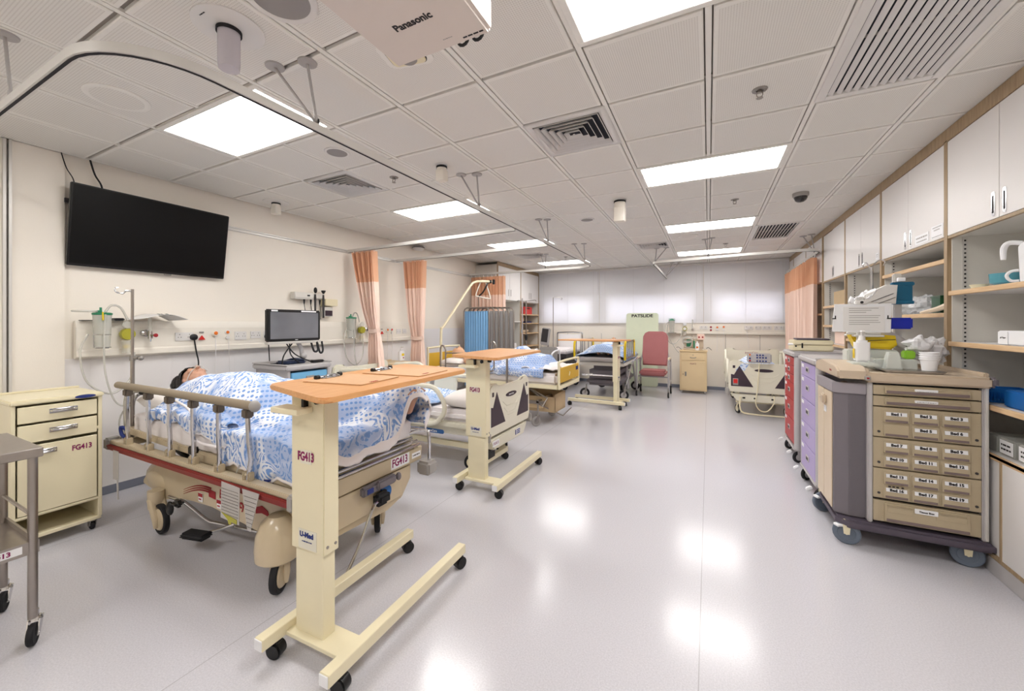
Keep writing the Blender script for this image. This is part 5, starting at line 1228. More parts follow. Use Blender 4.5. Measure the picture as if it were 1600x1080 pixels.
# brown chest beyond the far left edge and steel trolley
t=thing('steel_trolley','stainless steel instrument trolley at the left edge, partly out of the frame','trolley',(-3.4,.6,0))
x0,x1,y0,y1=-3.86,-2.79,.39,.74
m=MB(); m.box(-3.40,-2.855,.10,.695,.90,.945,.004,1); part('top_shelf',m,'steel',t)
m=MB(); m.box(-3.36,-2.88,.12,.68,.455,.475,.003,1); m.box(-3.36,-2.88,.675,.685,.44,.50); m.box(-2.885,-2.872,.12,.685,.44,.50); part('lower_shelf',m,'steel',t)
for x,y in((-2.88,.665),(-3.36,.67),(-2.88,.13),(-3.36,.13)):
    m=MB(); m.cyl((x,y,.13),(x,y,.905),.0175,n=16); part('leg',m,'steel',t)
    caster(t,x,y,.05,.026,ang=-.5,top=.15,fork='chrome',hub=None,off=-.035)
m=MB(); m.tube([(-2.88,.665,.62),(-3.36,.67,.62)],.008,8); part('cross_bar',m,'steel',t)
m=MB(); m.box(-3.17,-3.0,.372,.39,.46,.49) if 0 else m.box(-2.8715,-2.870,.48,.63,.455,.49); part('white_sticker',m,'label_white',t); text('FG413',.03,(-2.8695,.555,.472),FX,'ink_plum',t,bold=.001)
# ================= blue computer cart with monitor
t=thing('computer_cart','grey cart with light blue drawers beside the left wall, carrying a monitor','cart',(-4.35,3.0,0))
cx0,cx1,cy0,cy1=-4.62,-4.0,2.72,3.30; zt=1.085
m=MB(); m.box(cx0,cx1,cy0,cy1,zt-.06,zt,.015,3); m.box(cx0,cx1,cy0,cy0+.02,zt,zt+.012,.004,1); m.box(cx0,cx0+.02,cy0,cy1,zt,zt+.012,.004,1); m.box(cx0,cx1,cy1-.02,cy1,zt,zt+.012,.004,1); part('top',m,'cart_grey',t)
m=MB(); 
for x in(cx0+.03,cx1-.05):
    for y in(cy0+.03,cy1-.05): m.box(x,x+.03,y,y+.03,.12,zt-.06,.004,1)
m.box(cx0+.03,cx1-.04,cy0+.03,cy1-.03,.12,.16,.005,1); m.box(cx0+.04,cx1-.05,cy0+.035,cy0+.045,.16,zt-.06); m.box(cx0+.04,cx1-.05,cy1-.045,cy1-.035,.16,zt-.06); part('frame',m,'cart_grey',t)
for k in range(5):
    z=zt-.075-.155*(k+1); m=MB(); m.box(cx0+.05,cx1-.012,cy0+.07,cy1-.06,z,z+.145,.006,2); o=part('drawer',m,'cart_blue',t)
    m=MB(); m.box(cx1-.012,cx1+.004,(cy0+cy1)/2-.05,(cy0+cy1)/2+.05,z+.045,z+.10,.004,2); oo=part('handle_recess',m,'grey_plastic',o)
m=MB(); m.tube([(cx0+.15,cy0-.05,.90),(cx1-.03,cy0-.05,.90)],.016,10); m.tube([(cx1-.03,cy0-.05,.90),(cx1-.03,cy0+.04,.88)],.012,8); m.tube([(cx0+.15,cy0-.05,.90),(cx0+.15,cy0+.04,.88)],.012,8); part('push_handle',m,'cart_blue',t)
for x in(cx0+.08,cx1-.08):
    for y in(cy0+.08,cy1-.08): caster(t,x,y,.05,.026,top=.13)
t=thing('computer_monitor','black computer monitor with screen painted reflection-grey and clear sheet on its left, on an arm','monitor',(-4.15,2.97,1.02))
rm=Matrix.Rotation(R(0),4,'Z'); X0=-4.12
m=MB(); m.box(X0-.05,X0,2.585,3.235,1.345,1.695,.012,3); part('housing',m,'black_plastic',t)
m=MB(); m.box(X0,X0+.0015,2.62,3.20,1.375,1.665); part('screen',m,'screen_glare_grey',t)
for y0,y1 in((2.63,2.70),(2.98,3.17)): m=MB(); m.box(X0+.0005,X0+.003,y0,y1,1.672,1.688); part('white_sticker',m,'label_white',t)
m=MB(); m.box(X0-.06,X0+.01,2.59,3.24,1.318,1.345,.006,2); part('lower_edge',m,'alu',t)
fine((X0+.002,2.92,1.361),.035,.009,FX,'label_white',t)
m=MB(); m.tube([(X0-.05,2.95,1.5),(X0-.09,2.98,1.38),(X0-.06,3.02,1.25),(X0-.08,3.05,1.15)],.024,8,sm=4); m.cyl((X0-.08,3.05,1.085),(X0-.08,3.05,1.14),.03,n=16); m.ell((X0-.05,3.05,1.17),.035,12); part('monitor_arm',m,'cart_grey',t)
m=MB()
for k,(a,b) in enumerate(((2.85,2.95),(2.8,3.1),(2.9,2.75))): m.tube([(X0-.02,a,1.34),(X0-.0,(a+b)/2-.05,1.20),(X0+.0,b,1.10),(X0-.02,b+.02,1.11)],.007,6,sm=5)
m.tube([(X0-.02,3.12,1.33),(X0+.02,3.13,1.22),(X0+.02,3.18,1.23),(X0-.0,3.18,1.33)],.012,6,sm=4); m.tube([(X0-.02,3.20,1.33),(X0+.02,3.21,1.20),(X0+.02,3.25,1.22),(X0,3.25,1.33)],.012,6,sm=4); part('cables',m,'black_rubber',t)
m=MB(); m.prism(rrect(.20,.28,.05,4,-4.22,2.93),'XY',1.087,1.125,.015); m.tube([(-4.28,2.9,1.115),(-4.2,2.95,1.14),(-4.12,3.02,1.125)],.012,8,sm=3); tag(part('blue_keypad',m,'navy_plastic'),'dark blue rounded device lying on the computer cart under the monitor','device')
m=MB(); m.prism(rrect(.09,.16,.03,4,-4.10,3.17),'XY',1.087,1.115,.01); tag(part('black_handset',m,'black_plastic'),'black handset on the right side of the computer cart top','handset')
m=MB(); m.prism(rrect(.06,.09,.02,4,-4.30,2.78),'XY',1.087,1.10,.004); tag(part('black_mouse',m,'black_plastic'),'small black mouse at the left end of the computer cart top','mouse')
# ================= RIGHT SIDE: tall cabinets with open shelves
UY=[2.88,4.09,5.33,6.52,7.66,8.82,9.98,10.45]
def louvre(nm,z): pass
for i in range(7):
    y0,y1=UY[i],UY[i+1]; shortu=i==6
    names=('nearest','second','third','fourth','fifth','sixth','last')
    t=thing('shelf_cabinet',names[i]+' tall wall cabinet of the right-hand row counted from the camera','cabinet',(1.85,(y0+y1)/2,0),group='tall cabinets along the right wall')
    g=.011; a,b=y0+g,y1-g
    m=MB(); 
    m.box(XR+.02,XW-.01,a,a+.018,.10,CZ-.06,.001,1); m.box(XR+.02,XW-.01,b-.018,b,.10,CZ-.06,.001,1); m.box(XW-.02,XW-.005,a,b,.10,CZ-.06); m.box(XR+.02,XW-.02,a+.018,b-.018,2.165,2.185); m.box(XR+.02,XW-.02,a+.018,b-.018,2.86,2.88); m.box(XR+.02,XW-.02,a+.018,b-.018,.10,.12)
    part('carcass',m,'cab_grey',t)
    m=MB(); w=.022
    m.box(XR-.004,XR+.02,y0-.0,y0+w,.10,CZ-.085,.001,1); m.box(XR-.004,XR+.02,y1-w,y1,.10,CZ-.085,.001,1)
    m.box(XR,XR+.02,y0+w,y1-w,2.158,2.178,.001,1); m.box(XR-.004,XR+.02,y0,y1,2.868,CZ-.002,.001,1); m.box(XR,XR+.02,y0+w,y1-w,.715,.735,.001,1); m.box(XR,XR+.02,y0+w,y1-w,.10,.125,.001,1)
    part('face_frame',m,'frame_wood',t)
    # upper doors
    n=2 if not shortu else 1; dw=(y1-y0-2*w)/n
    for k in range(n):
        c,d=y0+w+dw*k+.003,y0+w+dw*(k+1)-.003; rec=.012 if i==3 and k==1 else 0
        m=MB(); m.box(XR-.002+rec,XR+.016+rec,c,d,2.18,2.864,.002,1); o=part('door',m,'cab_white',t,label='white upper door')
        yy=d-.05 if k==0 else c+.05
        if n==1: yy=c+.05
        m=MB(); m.prism(rrect(.032,.15,.012,3,yy,2.27),'YZ',XR-.005+rec,XR-.002+rec); h=part('handle_plate',m,'chrome',o)
        m=MB(); m.prism(rrect(.014,.11,.007,3,yy,2.27),'YZ',XR-.0062+rec,XR-.0045+rec); part('finger_slot',m,'ink_black',o)
    # shelves
    zs={0:(1.775,1.41,1.035,.735),1:(2.02,1.62,1.15,.735),2:(1.75,1.35,.735),3:(1.80,1.52,1.25,.735)}.get(i,(1.7,1.2,.735))
    for z in zs:
        m=MB(); m.box(XR+.02,XW-.02,a+.02,b-.02,z-.03,z,.001,1); o=part('shelf',m,'cab_white',t)
        m=MB(); m.box(XR-.0,XR+.022,a+.015,b-.015,z-.032,z+.001,.003,1); part('shelf_edge',m,'shelf_wood',o)
    for yy,sg in((b-.018,-1),(a+.018,1)):
        m=MB(); m.box(XR+.07,XR+.10,yy,yy+sg*.004,.75,2.158); o=part('shelf_rail',m,'alu',t)
        m=MB()
        for k in range(46): z=.78+.03*k; m.box(XR+.08,XR+.09,yy+sg*.0035,yy+sg*.0055,z,z+.012)
        part('slots',m,'hole_dark',o)
    # base sliding doors and plinth
    for k in range(n):
        c,d=y0+w+dw*k,y0+w+dw*(k+1); m=MB(); m.box(XR+.002+.012*k,XR+.014+.012*k,c,d,.125,.715,.001,1); o=part('lower_door',m,'cab_white',t)
        e=.02
        for c2 in(c,d-e): m=MB(); m.box(XR-.002+.012*k,XR+.014+.012*k,c2,c2+e,.125,.715,.001,1); part('door_edge',m,'frame_wood',o)
    m=MB(); m.box(XR+.003,XR+.02,y0,y1,.0,.098,.002,1); part('plinth',m,'cart_grey',t)
# labels stuck on the second unit's right door
def sticker(name,lb,y0,y1,z0,z1,lines,x=XR-.0035):
    t=thing(name,lb,'label',(x,(y0+y1)/2,z0)); m=MB(); m.box(x-.001,x,y0,y1,z0,z1); part('card',m,'label_white',t)
    for k,(s,sz,z) in enumerate(lines): fine((x-.0016,(y0+y1)/2,z),s,sz,(R(90),0,R(-90)),'grey_plastic',t,seed=k+3)
sticker('door_sign','larger white notice on the second cabinet door, beside the small framed card',4.34,4.57,2.195,2.27,[(.19,.018,2.245),(.17,.013,2.215)])
sticker('door_sign','small white framed card on the second cabinet door near the post',4.12,4.30,2.195,2.29,[(.13,.010,2.275),(.09,.012,2.255),(.15,.008,2.205)])
sticker('door_sign','tiny white card on the third cabinet door',5.38,5.46,2.20,2.27,[(.05,.010,2.25),(.05,.008,2.23)])
# upper right jug, bowls and plates
t=thing('water_jug','white plastic jug with hooked spout and handle on the top right shelf','jug',(1.70,3.52,1.777))
m=MB(); m.lathe([(.0,1.777),(.055,1.777),(.060,1.80),(.066,1.98),(.066,2.0),(.055,2.02),(.03,2.035),(0,2.038)],(1.705,3.50,0),n=28); part('body',m,'label_white',t)
m=MB(); m.tube([(1.665,3.53,2.02),(1.625,3.56,2.03),(1.605,3.57,2.0),(1.603,3.57,1.93)],[.014,.014,.015,.011],10,sm=4); part('spout',m,'label_white',t)
m=MB(); m.tube([(1.65,3.53,1.86),(1.625,3.55,1.855),(1.61,3.555,1.83),(1.625,3.55,1.80),(1.65,3.53,1.797)],.008,8,sm=4); part('cup_handle',m,'label_white',t)
t=thing('blue_bowl','clear teal bowl on the top right shelf, beside the white jug','bowl',(1.68,3.72,1.777))
m=MB(); m.lathe([(.0,1.79),(.05,1.79),(.066,1.80),(.07,1.86),(.066,1.86),(.06,1.805),(0,1.795)],(1.68,3.72,0),n=28); part('bowl',m,'teal_clear',t)
m=MB(); m.lathe([(0,1.779),(.034,1.779),(.045,1.805),(.042,1.805),(.03,1.785),(0,1.784)],(1.63,3.88,0),n=24); tag(part('cream_bowl',m,'cream_metal'),'small cream dish left of the teal bowl','dish')
m=MB(); m.box(1.60,1.76,3.55,4.0,1.7755,1.7785,.001,1); tag(part('white_tray',m,'label_white'),'flat white tray under the bowls on the top right shelf','tray')
t=thing('storage_box','translucent white storage box with a printed card on the second right shelf','box',(1.8,3.4,1.412)); m=MB(); m.box(1.60,2.0,3.20,3.62,1.412,1.497,.006,2); part('box',m,'label_white',t)
m=MB(); m.box(1.596,1.5985,3.515,3.60,1.415,1.49); part('card',m,'label_white',t); text('pH Paper',.014,(1.5955,3.557,1.455),(R(90),0,R(-90)),'ink_black',t)
t=thing('blue_basket','blue slatted basket on the third right shelf beside the beige cart','basket',(1.68,3.62,1.037))
m=MB(); 
for k in range(16): x=1.58+.0135*k; m.box(x,x+.005,3.70,3.703,1.04,1.11)
m.box(1.575,1.80,3.698,3.705,1.105,1.125); m.box(1.575,1.80,3.698,3.705,1.037,1.047); m.box(1.575,1.58,3.70,3.85,1.037,1.125); m.box(1.575,1.8,3.84,3.85,1.037,1.125); m.box(1.795,1.8,3.7,3.85,1.037,1.125); m.box(1.575,1.8,3.7,3.85,1.037,1.042); part('basket',m,'blue_plastic',t)
m=MB(); m.box(1.60,1.95,3.36,3.56,1.037,1.14,.008,2); tag(part('blue_box',m,'blue_plastic'),'solid blue box on the third right shelf at the right edge','box')
for i,(y0,y1,lb) in enumerate(((3.62,3.74,'left clear plastic tub on the lowest right shelf'),(3.46,3.60,'middle clear plastic tub with a white card on the lowest right shelf'),(3.28,3.43,'right clear plastic tub on the lowest right shelf'))):
    t=thing('plastic_tub',lb,'tub',(1.7,(y0+y1)/2,.737)); m=MB(); m.box(1.60,1.80,y0,y1,.737,.84,.006,2); part('tub',m,'clear_plastic',t); m=MB(); m.box(1.63,1.77,y0+.02,y1-.02,.74,.78,.02,2); part('contents',m,'speaker_grey',t)
    if i: m=MB(); m.box(1.597,1.5985,y0+.01,y1-.01,.75,.83); o=part('card',m,'label_white',t); fine((1.596,(y0+y1)/2,.79),.09,.016,(R(90),0,R(-90)),'ink_black',t,lines=2)
# second unit shelf contents
t=thing('green_box','dark green plastic box in the second right cabinet','box',(1.73,4.54,1.622))
m=MB(); m.box(1.66,1.80,4.46,4.62,1.622,1.76,.008,2); part('box',m,'green_dark',t); m=MB(); m.box(1.655,1.805,4.455,4.625,1.752,1.768,.004,1); part('lid',m,'green_dark',t)
def bag(lb,c,r,seed,name='plastic_bag',mm='bag_clear'):
    m=MB(); m.ell(c,r,28)
    for v in m.bm.verts:
        d=(v.co-Vector(c)); k=1+.40*nz(v.co.x,v.co.y,18,seed)+.38*nz(v.co.z*1.3,v.co.x,30,seed+3)+.22*nz(v.co.y,v.co.z,60,seed+5); v.co=Vector(c)+d*k
        v.co.z=max(v.co.z,c[2]-r[2])
    return tag(part(name,m,mm,smooth=.25),lb,'bag')
bag('crumpled clear plastic bag in the second right cabinet, left of the green box',(1.72,4.88,1.705),(.09,.15,.085),3)
bag('small clear pouch in the second right cabinet, behind the teal crate',(1.68,5.10,1.70),(.07,.07,.075),5)
m=MB(); m.tube([(1.60,4.62,1.632),(1.64,4.45,1.66),(1.68,4.32,1.69),(1.70,4.26,1.65)],[.012,.02,.03,.02],8,sm=4); tag(part('wrapped_tool',m,'tan_panel'),'tan wrapped tool lying before the green box in the second right cabinet','tool')
for i,(y,z,yy,lb) in enumerate(((6.65,1.802,7.4,'cardboard carton on the upper shelf of the fourth right cabinet'),(6.8,1.522,7.3,'cardboard carton on the middle shelf of the fourth right cabinet'))):
    t=thing('cardboard_carton',lb,'box',(1.8,(y+yy)/2,z)); m=MB(); m.box(1.63,1.95,y,yy,z,z+(.2 if i==0 else .17),.003,1); part('carton',m,'cardboard',t); m=MB(); m.box(1.628,1.6295,y+.06,y+.15,z+.08,z+.11); part('hand_hole',m,'ink_black',t)
m=MB(); m.box(1.64,1.9,6.75,7.4,1.252,1.42,.006,2); tag(part('orange_box',m,'drape_peach'),'peach box on the lower shelf of the fourth right cabinet','box')
# ================= right curtain (fully drawn)
t=thing('curtain','wide open peach curtain in front of the right cabinets near the window','curtain',(1.5,9.0,.1),group='peach ward curtains')
def rp_(u,z): return (1.475-.0*u,7.78+2.5*u)
pleat('net_top',t,2.58,2.16,rp_,lambda z:.04,22,'net_peach',8); pleat('drape',t,2.164,.25,rp_,lambda z:.042,22,'drape_peach',14)
m=MB()
for k in range(14): y=7.8+2.45*k/13; m.tube([(1.49,y,2.63),(1.48,y,2.6),(1.475,y+.01,2.575)],.006,6)
part('hooks',m,'label_white',t)
# ================= BEIGE medicine cart
t=thing('medicine_cart','large beige medicine cart with numbered bed drawers and a grey waste bin on its left','cart',(1.25,3.85,0))
m=MB(); m.prism([(.80,3.60),(.86,3.535),(1.56,3.535),(1.56,4.20),(.92,4.20),(.84,4.14),(.80,4.05)],'XY',.125,.185,.014); part('base_tray',m,'dark_mauve',t)
m=MB(); m.box(.995,1.525,3.60,4.12,.19,1.135,.004,1); part('carcass',m,'dark_grey',t)
for a_,b_ in((.968,.995),(1.512,1.542)): m=MB(); m.box(a_,b_,3.565,4.14,.185,1.14,.006,2); part('side_post',m,'cart_grey',t)
m=MB(); m.box(1.525,1.5395,3.56,3.60,.19,1.14,.002,1); part('side_channel',m,'alu',t)
m=MB(); m.prism([(.955,3.545),(1.54,3.535),(1.56,3.56),(1.56,4.18),(.955,4.18)],'XY',1.14,1.205,.012); m.box(.955,.975,3.56,4.18,1.20,1.232,.006,2); m.box(.955,1.56,4.155,4.18,1.20,1.232,.006,2); m.box(1.535,1.56,3.6,4.18,1.20,1.23,.006,2); part('top',m,'tan_top',t)
m=MB(); m.prism([(3.54,1.16),(4.18,1.16),(4.18,1.235),(3.98,1.26),(3.6,1.245),(3.54,1.215)],'YZ',.80,.965,.012); part('control_housing',m,'tan_top',t)
m=MB(); m.box(.945,.975,3.528,3.545,1.155,1.185,.004,1); o=part('lock',m,'grey_plastic',t); m=MB(); m.box(.953,.967,3.524,3.529,1.165,1.175,.002,1); part('lock_window',m,'ink_red',o)
text('FG413',.02,(.7995,3.72,1.20),(R(90),0,R(-90)),'ink_red',t)
m=MB(); m.box(1.535,1.575,3.53,3.60,1.145,1.21,.016,3); part('corner_guard',m,'mauve_plastic',t)
# drawers
FYY=3.565; dx0,dx1=.997,1.510
def full(z0,z1,txt):
    m=MB(); m.box(dx0,dx1,FYY,FYY+.03,z0,z1,.003,1); o=part('drawer',m,'tan_drawer',t)
    m=MB(); a,b=dx0+.055,dx1-.055; m.prism([(FYY,z0+.012),(FYY-.022,z0+.016),(FYY-.024,z0+.03),(FYY-.008,z1-.01),(FYY,z1-.008)],'YZ',a,b,.002)
    for c,d in((a+.012,a+.14),(b-.155,b-.012)):
        for zz in(z0+(z1-z0)*.52,z1-.022): m.box(c,d,FYY-.0185,FYY-.010,zz,zz+.003)
        for xx in(c,d-.003): m.box(xx,xx+.003,FYY-.018,FYY-.009,z0+(z1-z0)*.52,z1-.02)
    part('front_pull',m,'tan_drawer',o)
    m=MB(); m.box(a+.006,b-.006,FYY-.0265,FYY-.020,z0+.016,z0+.034,.002,1); part('grip_strip',m,'drawer_grip',o)
    m=MB(); c=(dx0+dx1)/2; m.box(c-.055,c+.055,FYY-.0205,FYY-.012,z1-.045,z1-.014,.002,1); part('card',m,'label_white',o)
    text(txt,.016,(c,FYY-.0215,z1-.03),FY,'ink_black',t,bold=.0005) if isinstance(txt,str) else fine((c,FYY-.0210,z1-.03),.09,.007,FY,'grey_plastic',t,lines=txt)
full(1.060,1.125,1); full(.985,1.052,2); full(.205,.345,'Tissue Box')
rows=[(.835,.977),(.687,.829),(.539,.681)]; rows=[(.820,.977),(.602,.0,)] 
H3=(.977-.355)/3
lab=[['1','2','3'],['','5','6'],['7','8','9'],['10','11','12'],['13','14','15'],['16','17','19']]
for k in range(3):
    z1=.977-H3*k; z0=z1-H3+.007
    m=MB(); m.box(dx0,dx1,FYY,FYY+.03,z0,z1,.003,1); o=part('drawer',m,'tan_drawer',t)
    m=MB()
    for x in(dx0+.028,dx1-.022): m.cyl((x,FYY-.004,z0+.035),(x,FYY+.001,z0+.035),.008,n=12)
    part('lock',m,'dark_grey',o)
    hh=(z1-z0-.014)/2
    for r_ in range(2):
        for c_ in range(3):
            a=dx0+.050+c_*.141; b=a+.128; zb=z1-.009-(r_+1)*hh; zz=zb+hh-.008
            m=MB(); m.box(a-.006,b+.006,FYY-.002,FYY+.002,zb,zz+.003); m.prism([(FYY,zb+.003),(FYY-.014,zb+.008),(FYY-.015,zb+.024),(FYY-.005,zz-.004),(FYY,zz-.002)],'YZ',a,b,.002); q=part('bin_front',m,'tan_drawer',t)
            m=MB(); m.box(a+.008,b-.008,FYY-.0175,FYY-.0135,zb+.008,zb+.022,.001,1); part('grip_strip',m,'drawer_grip',q)
            s=lab[k*2+r_][c_]
            if s:
                m=MB(); m.box(a+.012,b-.012,FYY-.0135,FYY-.0105,zz-.036,zz-.012,.0005,1,rot=Matrix.Rotation(R(-8),4,'X')); part('card',m,'label_white',q)
                text('Bed '+s,.023,((a+b)/2,FYY-.0155,zz-.024),Matrix.Rotation(R(84),4,'X'),'ink_black',t,bold=.0011,sx=1.05)
m=MB()
for x in(1.075,1.095,1.115,1.14): m.box(x-.006,x+.006,FYY-.0180,FYY-.0145,.448,.456)
part('dark_holes',m,'ink_black',t)
# waste bin on the left side
m=MB(); m.prism([(.80,3.63),(.87,3.60),(.966,3.60),(.966,4.10),(.84,4.10),(.80,4.06)],'XY',.19,1.07,.008); part('bin_shell',m,'mauve_plastic',t)
m=MB()
for k in range(13): x=.874+.007*k; m.box(x,x+.003,3.5975,3.601,.21,1.05)
part('ribs',m,'mauve_plastic',t)
m=MB(); m.prism([(.787,3.62),(.865,3.585),(.966,3.585),(.966,3.605),(.875,3.605),(.81,3.635),(.81,4.05),(.85,4.09),(.966,4.09),(.966,4.12),(.84,4.12),(.787,4.07)],'XY',1.05,1.125,.004); part('bin_rim',m,'rim_grey',t)
m=MB(); m.box(.792,.80,3.66,3.86,.21,1.045,.003,1); m.box(.79,.80,3.865,4.05,.21,1.045,.003,1); part('side_panel',m,'tan_panel',t)
m=MB(); m.box(.765,.793,3.78,3.86,.935,1.01,.01,2); m.cyl((.775,3.87,.975),(.775,3.90,.975),.008,n=8); part('latch',m,'tan_top',t)
m=MB(); m.box(.788,.7915,3.79,3.85,.875,.92); part('paper_note',m,'label_white',t)
m=MB(); m.grid(lambda u,v:(.812+.148*u,3.62+.46*v,1.085+.018*nz(u,v,6,9)+.02*math.sin(9*u+5*v)-.02),16,30); part('bin_liner',m,'bag_clear',t)
m=MB(); m.tube([(.84,3.68,1.06),(.88,3.78,1.09),(.93,3.92,1.08)],.02,8,sm=3); m.tube([(.92,3.66,1.06),(.87,3.8,1.085),(.86,3.95,1.07)],.015,8,sm=3); part('brown_waste',m,'cardboard',t)
for x,y,a in((.86,3.585,-.2),(1.46,3.60,-.15),(.84,4.12,.3),(1.48,4.12,.2)): 
    fo=caster(t,x,y,.078,.032,ang=a,top=.17,fork='cream_metal',hub='wheel_grey',tyre='wheel_grey',off=.0)
for q_ in((.79,.85,3.56,3.60),(.775,.80,4.05,4.10)): m=MB(); m.box(*q_,.118,.135,.004,1,rot=.5); part('brake_tab',m,'label_white',t)
# things on the beige cart
t=thing('hand_rub_bottle','white hand rub pump bottle standing on the beige medicine cart','bottle',(.99,3.78,1.25))
m=MB(); m.prism(rrect(.088,.06,.02,4,.985,3.75),'XY',1.262,1.42,.014); part('bottle',m,'label_white',t)
m=MB(); m.cyl((.985,3.75,1.42),(.985,3.75,1.452),.022,.016,16); m.cyl((.985,3.75,1.45),(.985,3.75,1.48),.006,n=8); m.box(.975,.995,3.71,3.76,1.478,1.49,.004,1); part('pump',m,'white_metal',t)
m=MB(); m.box(.939,.9405,3.73,3.77,1.29,1.36); part('yellow_label',m,'yellow_plastic',t)
m=MB(); m.box(.92,1.06,3.68,3.86,1.236,1.262,.006,2) ; tag(part('clear_tray',m,'frosted'),'clear plastic tray under the hand rub bottle','tray')
m=MB(); m.box(1.07,1.30,3.80,4.0,1.207,1.285,.006,2); tag(part('frosted_box',m,'frosted'),'long frosted plastic box on the beige cart, behind the steel tray','box')
m=MB(); m.prism([(1.10,1.262),(1.19,1.262),(1.175,1.33),(1.165,1.345),(1.125,1.345),(1.115,1.33)] if 0 else [(1.10,1.222),(1.19,1.222),(1.178,1.31),(1.172,1.34),(1.122,1.34),(1.115,1.31)],'XZ',3.70,3.77,.006); tag(part('cream_cup',m,'frosted'),'pale translucent measuring cup on the steel tray','cup')
t=thing('kidney_tray','brushed steel tray on the beige medicine cart, holding cups','tray',(1.22,3.68,1.207))
m=MB(); m.prism([(1.06,1.222),(1.38,1.222),(1.36,1.208),(1.085,1.208)],'XZ',3.62,3.80,.005); part('tray',m,'steel',t)
for k in range(4):
    m=MB(); z=1.224+.015*k; m.lathe([(.0,z),(.036,z),(.045,z+.072),(.050,z+.074),(.050,z+.079),(.044,z+.079),(.036,z+.006),(0,z+.005)],(1.318,3.69,0),n=24); tag(part('paper_cup',m,'label_white'),('bottom cup of the white cup stack on the steel tray','second cup from the bottom of the white cup stack','third cup from the bottom of the white cup stack','top cup of the white cup stack on the steel tray')[k],'cup','stacked white cups')
bag('crinkled silvery plastic bag behind the white cup stack',(1.345,3.93,1.385),(.085,.05,.06),13,mm='bag_crinkle')
bag('second crinkled plastic bag above the first, leaning toward the cabinet post',(1.44,4.02,1.345),(.09,.05,.10),17,mm='bag_crinkle')
m=MB(); m.box(1.25,1.31,3.86,3.93,1.287,1.345,.008,2); tag(part('lime_box',m,'lime_plastic'),'lime green carton left of the white cup stack','box')
# ================= LILAC cart and RED cart (drawers face the aisle)
def ecart(nm,lb,x0,x1,y0,y1,zt,mm,md,grips,side=None,split=None):
    t=thing(nm,lb,'cart',((x0+x1)/2,(y0+y1)/2,0))
    m=MB(); m.box(x0-.02,x1,y0-.02,y1+.02,zt-.055,zt,.014,3); m.box(x0-.01,x1,y0-.01,y0+.01,zt-.002,zt+.012,.004,1); part('top',m,'cart_grey',t)
    m=MB()
    for y in(y0+.02,y1-.02):
        for x in(x0+.03,x1-.03): m.cyl((x,y,.15),(x,y,zt-.055),.034,n=16)
    for z in(.40,.62,.86): m.box(x0+.03,x1-.03,y0+.008,y0+.028,z,z+.03,.003,1)
    m.box(x0-.01,x1,y0-.01,y1+.01,.135,.165,.01,2); part('frame',m,'cart_grey',t)
    m=MB(); m.box(x0+.03,x1-.01,y0+.05,y1-.03,.17,zt-.06,.003,1); part('carcass',m,md,t)
    zz=zt-.065
    for k,hh in enumerate(grips):
        m=MB(); m.box(x0-.003,x0+.03,y0+.045,y1-.045,zz-hh+.006,zz,.003,1); o=part('drawer',m,mm,t)
        m=MB(); yc=(y0+y1)/2; zc=zz-hh*.45; m.box(x0-.009,x0-.002,yc-.055,yc+.055,zc-.024,zc+.026,.003,1); g=part('handle',m,'cart_grey',o)
        m=MB(); m.box(x0-.0105,x0-.008,yc-.035,yc+.035,zc-.014,zc+.012); m=m; part('handle_slot',m,'dark_grey',o)
        m=MB(); m.box(x0-.0045,x0-.0028,y1-.16,y1-.07,zz-.05,zz-.018); part('card',m,'label_white',o)
        zz-=hh
    for x,y,a in((x0+.04,y0+.04,.5),(x0+.04,y1-.04,.7),(x1-.06,y0+.04,.4),(x1-.06,y1-.04,.6)):
        caster(t,x,y,.062,.028,ang=a,top=.14,fork='cart_grey',hub='cart_grey',off=.0)
    for q_ in(y0+.02,y1-.06): m=MB(); m.box(x0-.07,x0-.02,q_,q_+.04,.10,.125,.006,2,rot=Matrix.Rotation(R(-35),4,'Y')); part('brake_tab',m,'label_white',t)
    return t
ecart('lilac_cart','lilac drawer cart between the beige medicine cart and the red cart','' or .82,1.40,4.25,4.90,1.235,'cart_lilac','cart_lilac',[.13,.22,.22,.20,.24])
ecart('red_cart','red emergency drawer cart, farthest of the three carts','' or .845,1.45,5.38,6.02,1.225,'cart_red','cart_red_dark',[.10,.10,.10,.19,.22,.26])
t=thing('instrument_box','cream hinged instrument case lying on top of the red cart','case',(1.02,5.6,1.24))
m=MB(); m.box(.84,1.20,5.44,5.74,1.238,1.30,.01,2); m.box(.84,1.20,5.44,5.74,1.303,1.355,.01,2); part('case',m,'cream_metal',t)
m=MB(); m.box(.915,.93,5.434,5.441,1.27,1.325,.003,1); m.cyl((.865,5.433,1.29),(.865,5.441,1.29),.009,n=12); part('latch',m,'black_plastic',t)
m=MB(); m.cyl((.80,5.47,1.31),(.85,5.47,1.31),.012,n=10); part('knob',m,'label_white',t)
m=MB(); m.prism(rrect(.30,.22,.02,3,1.03,5.60),'XY',1.357,1.374,.004); tag(part('folder',m,'dark_mauve'),'thin dark purple folder lying on the cream instrument case','folder')
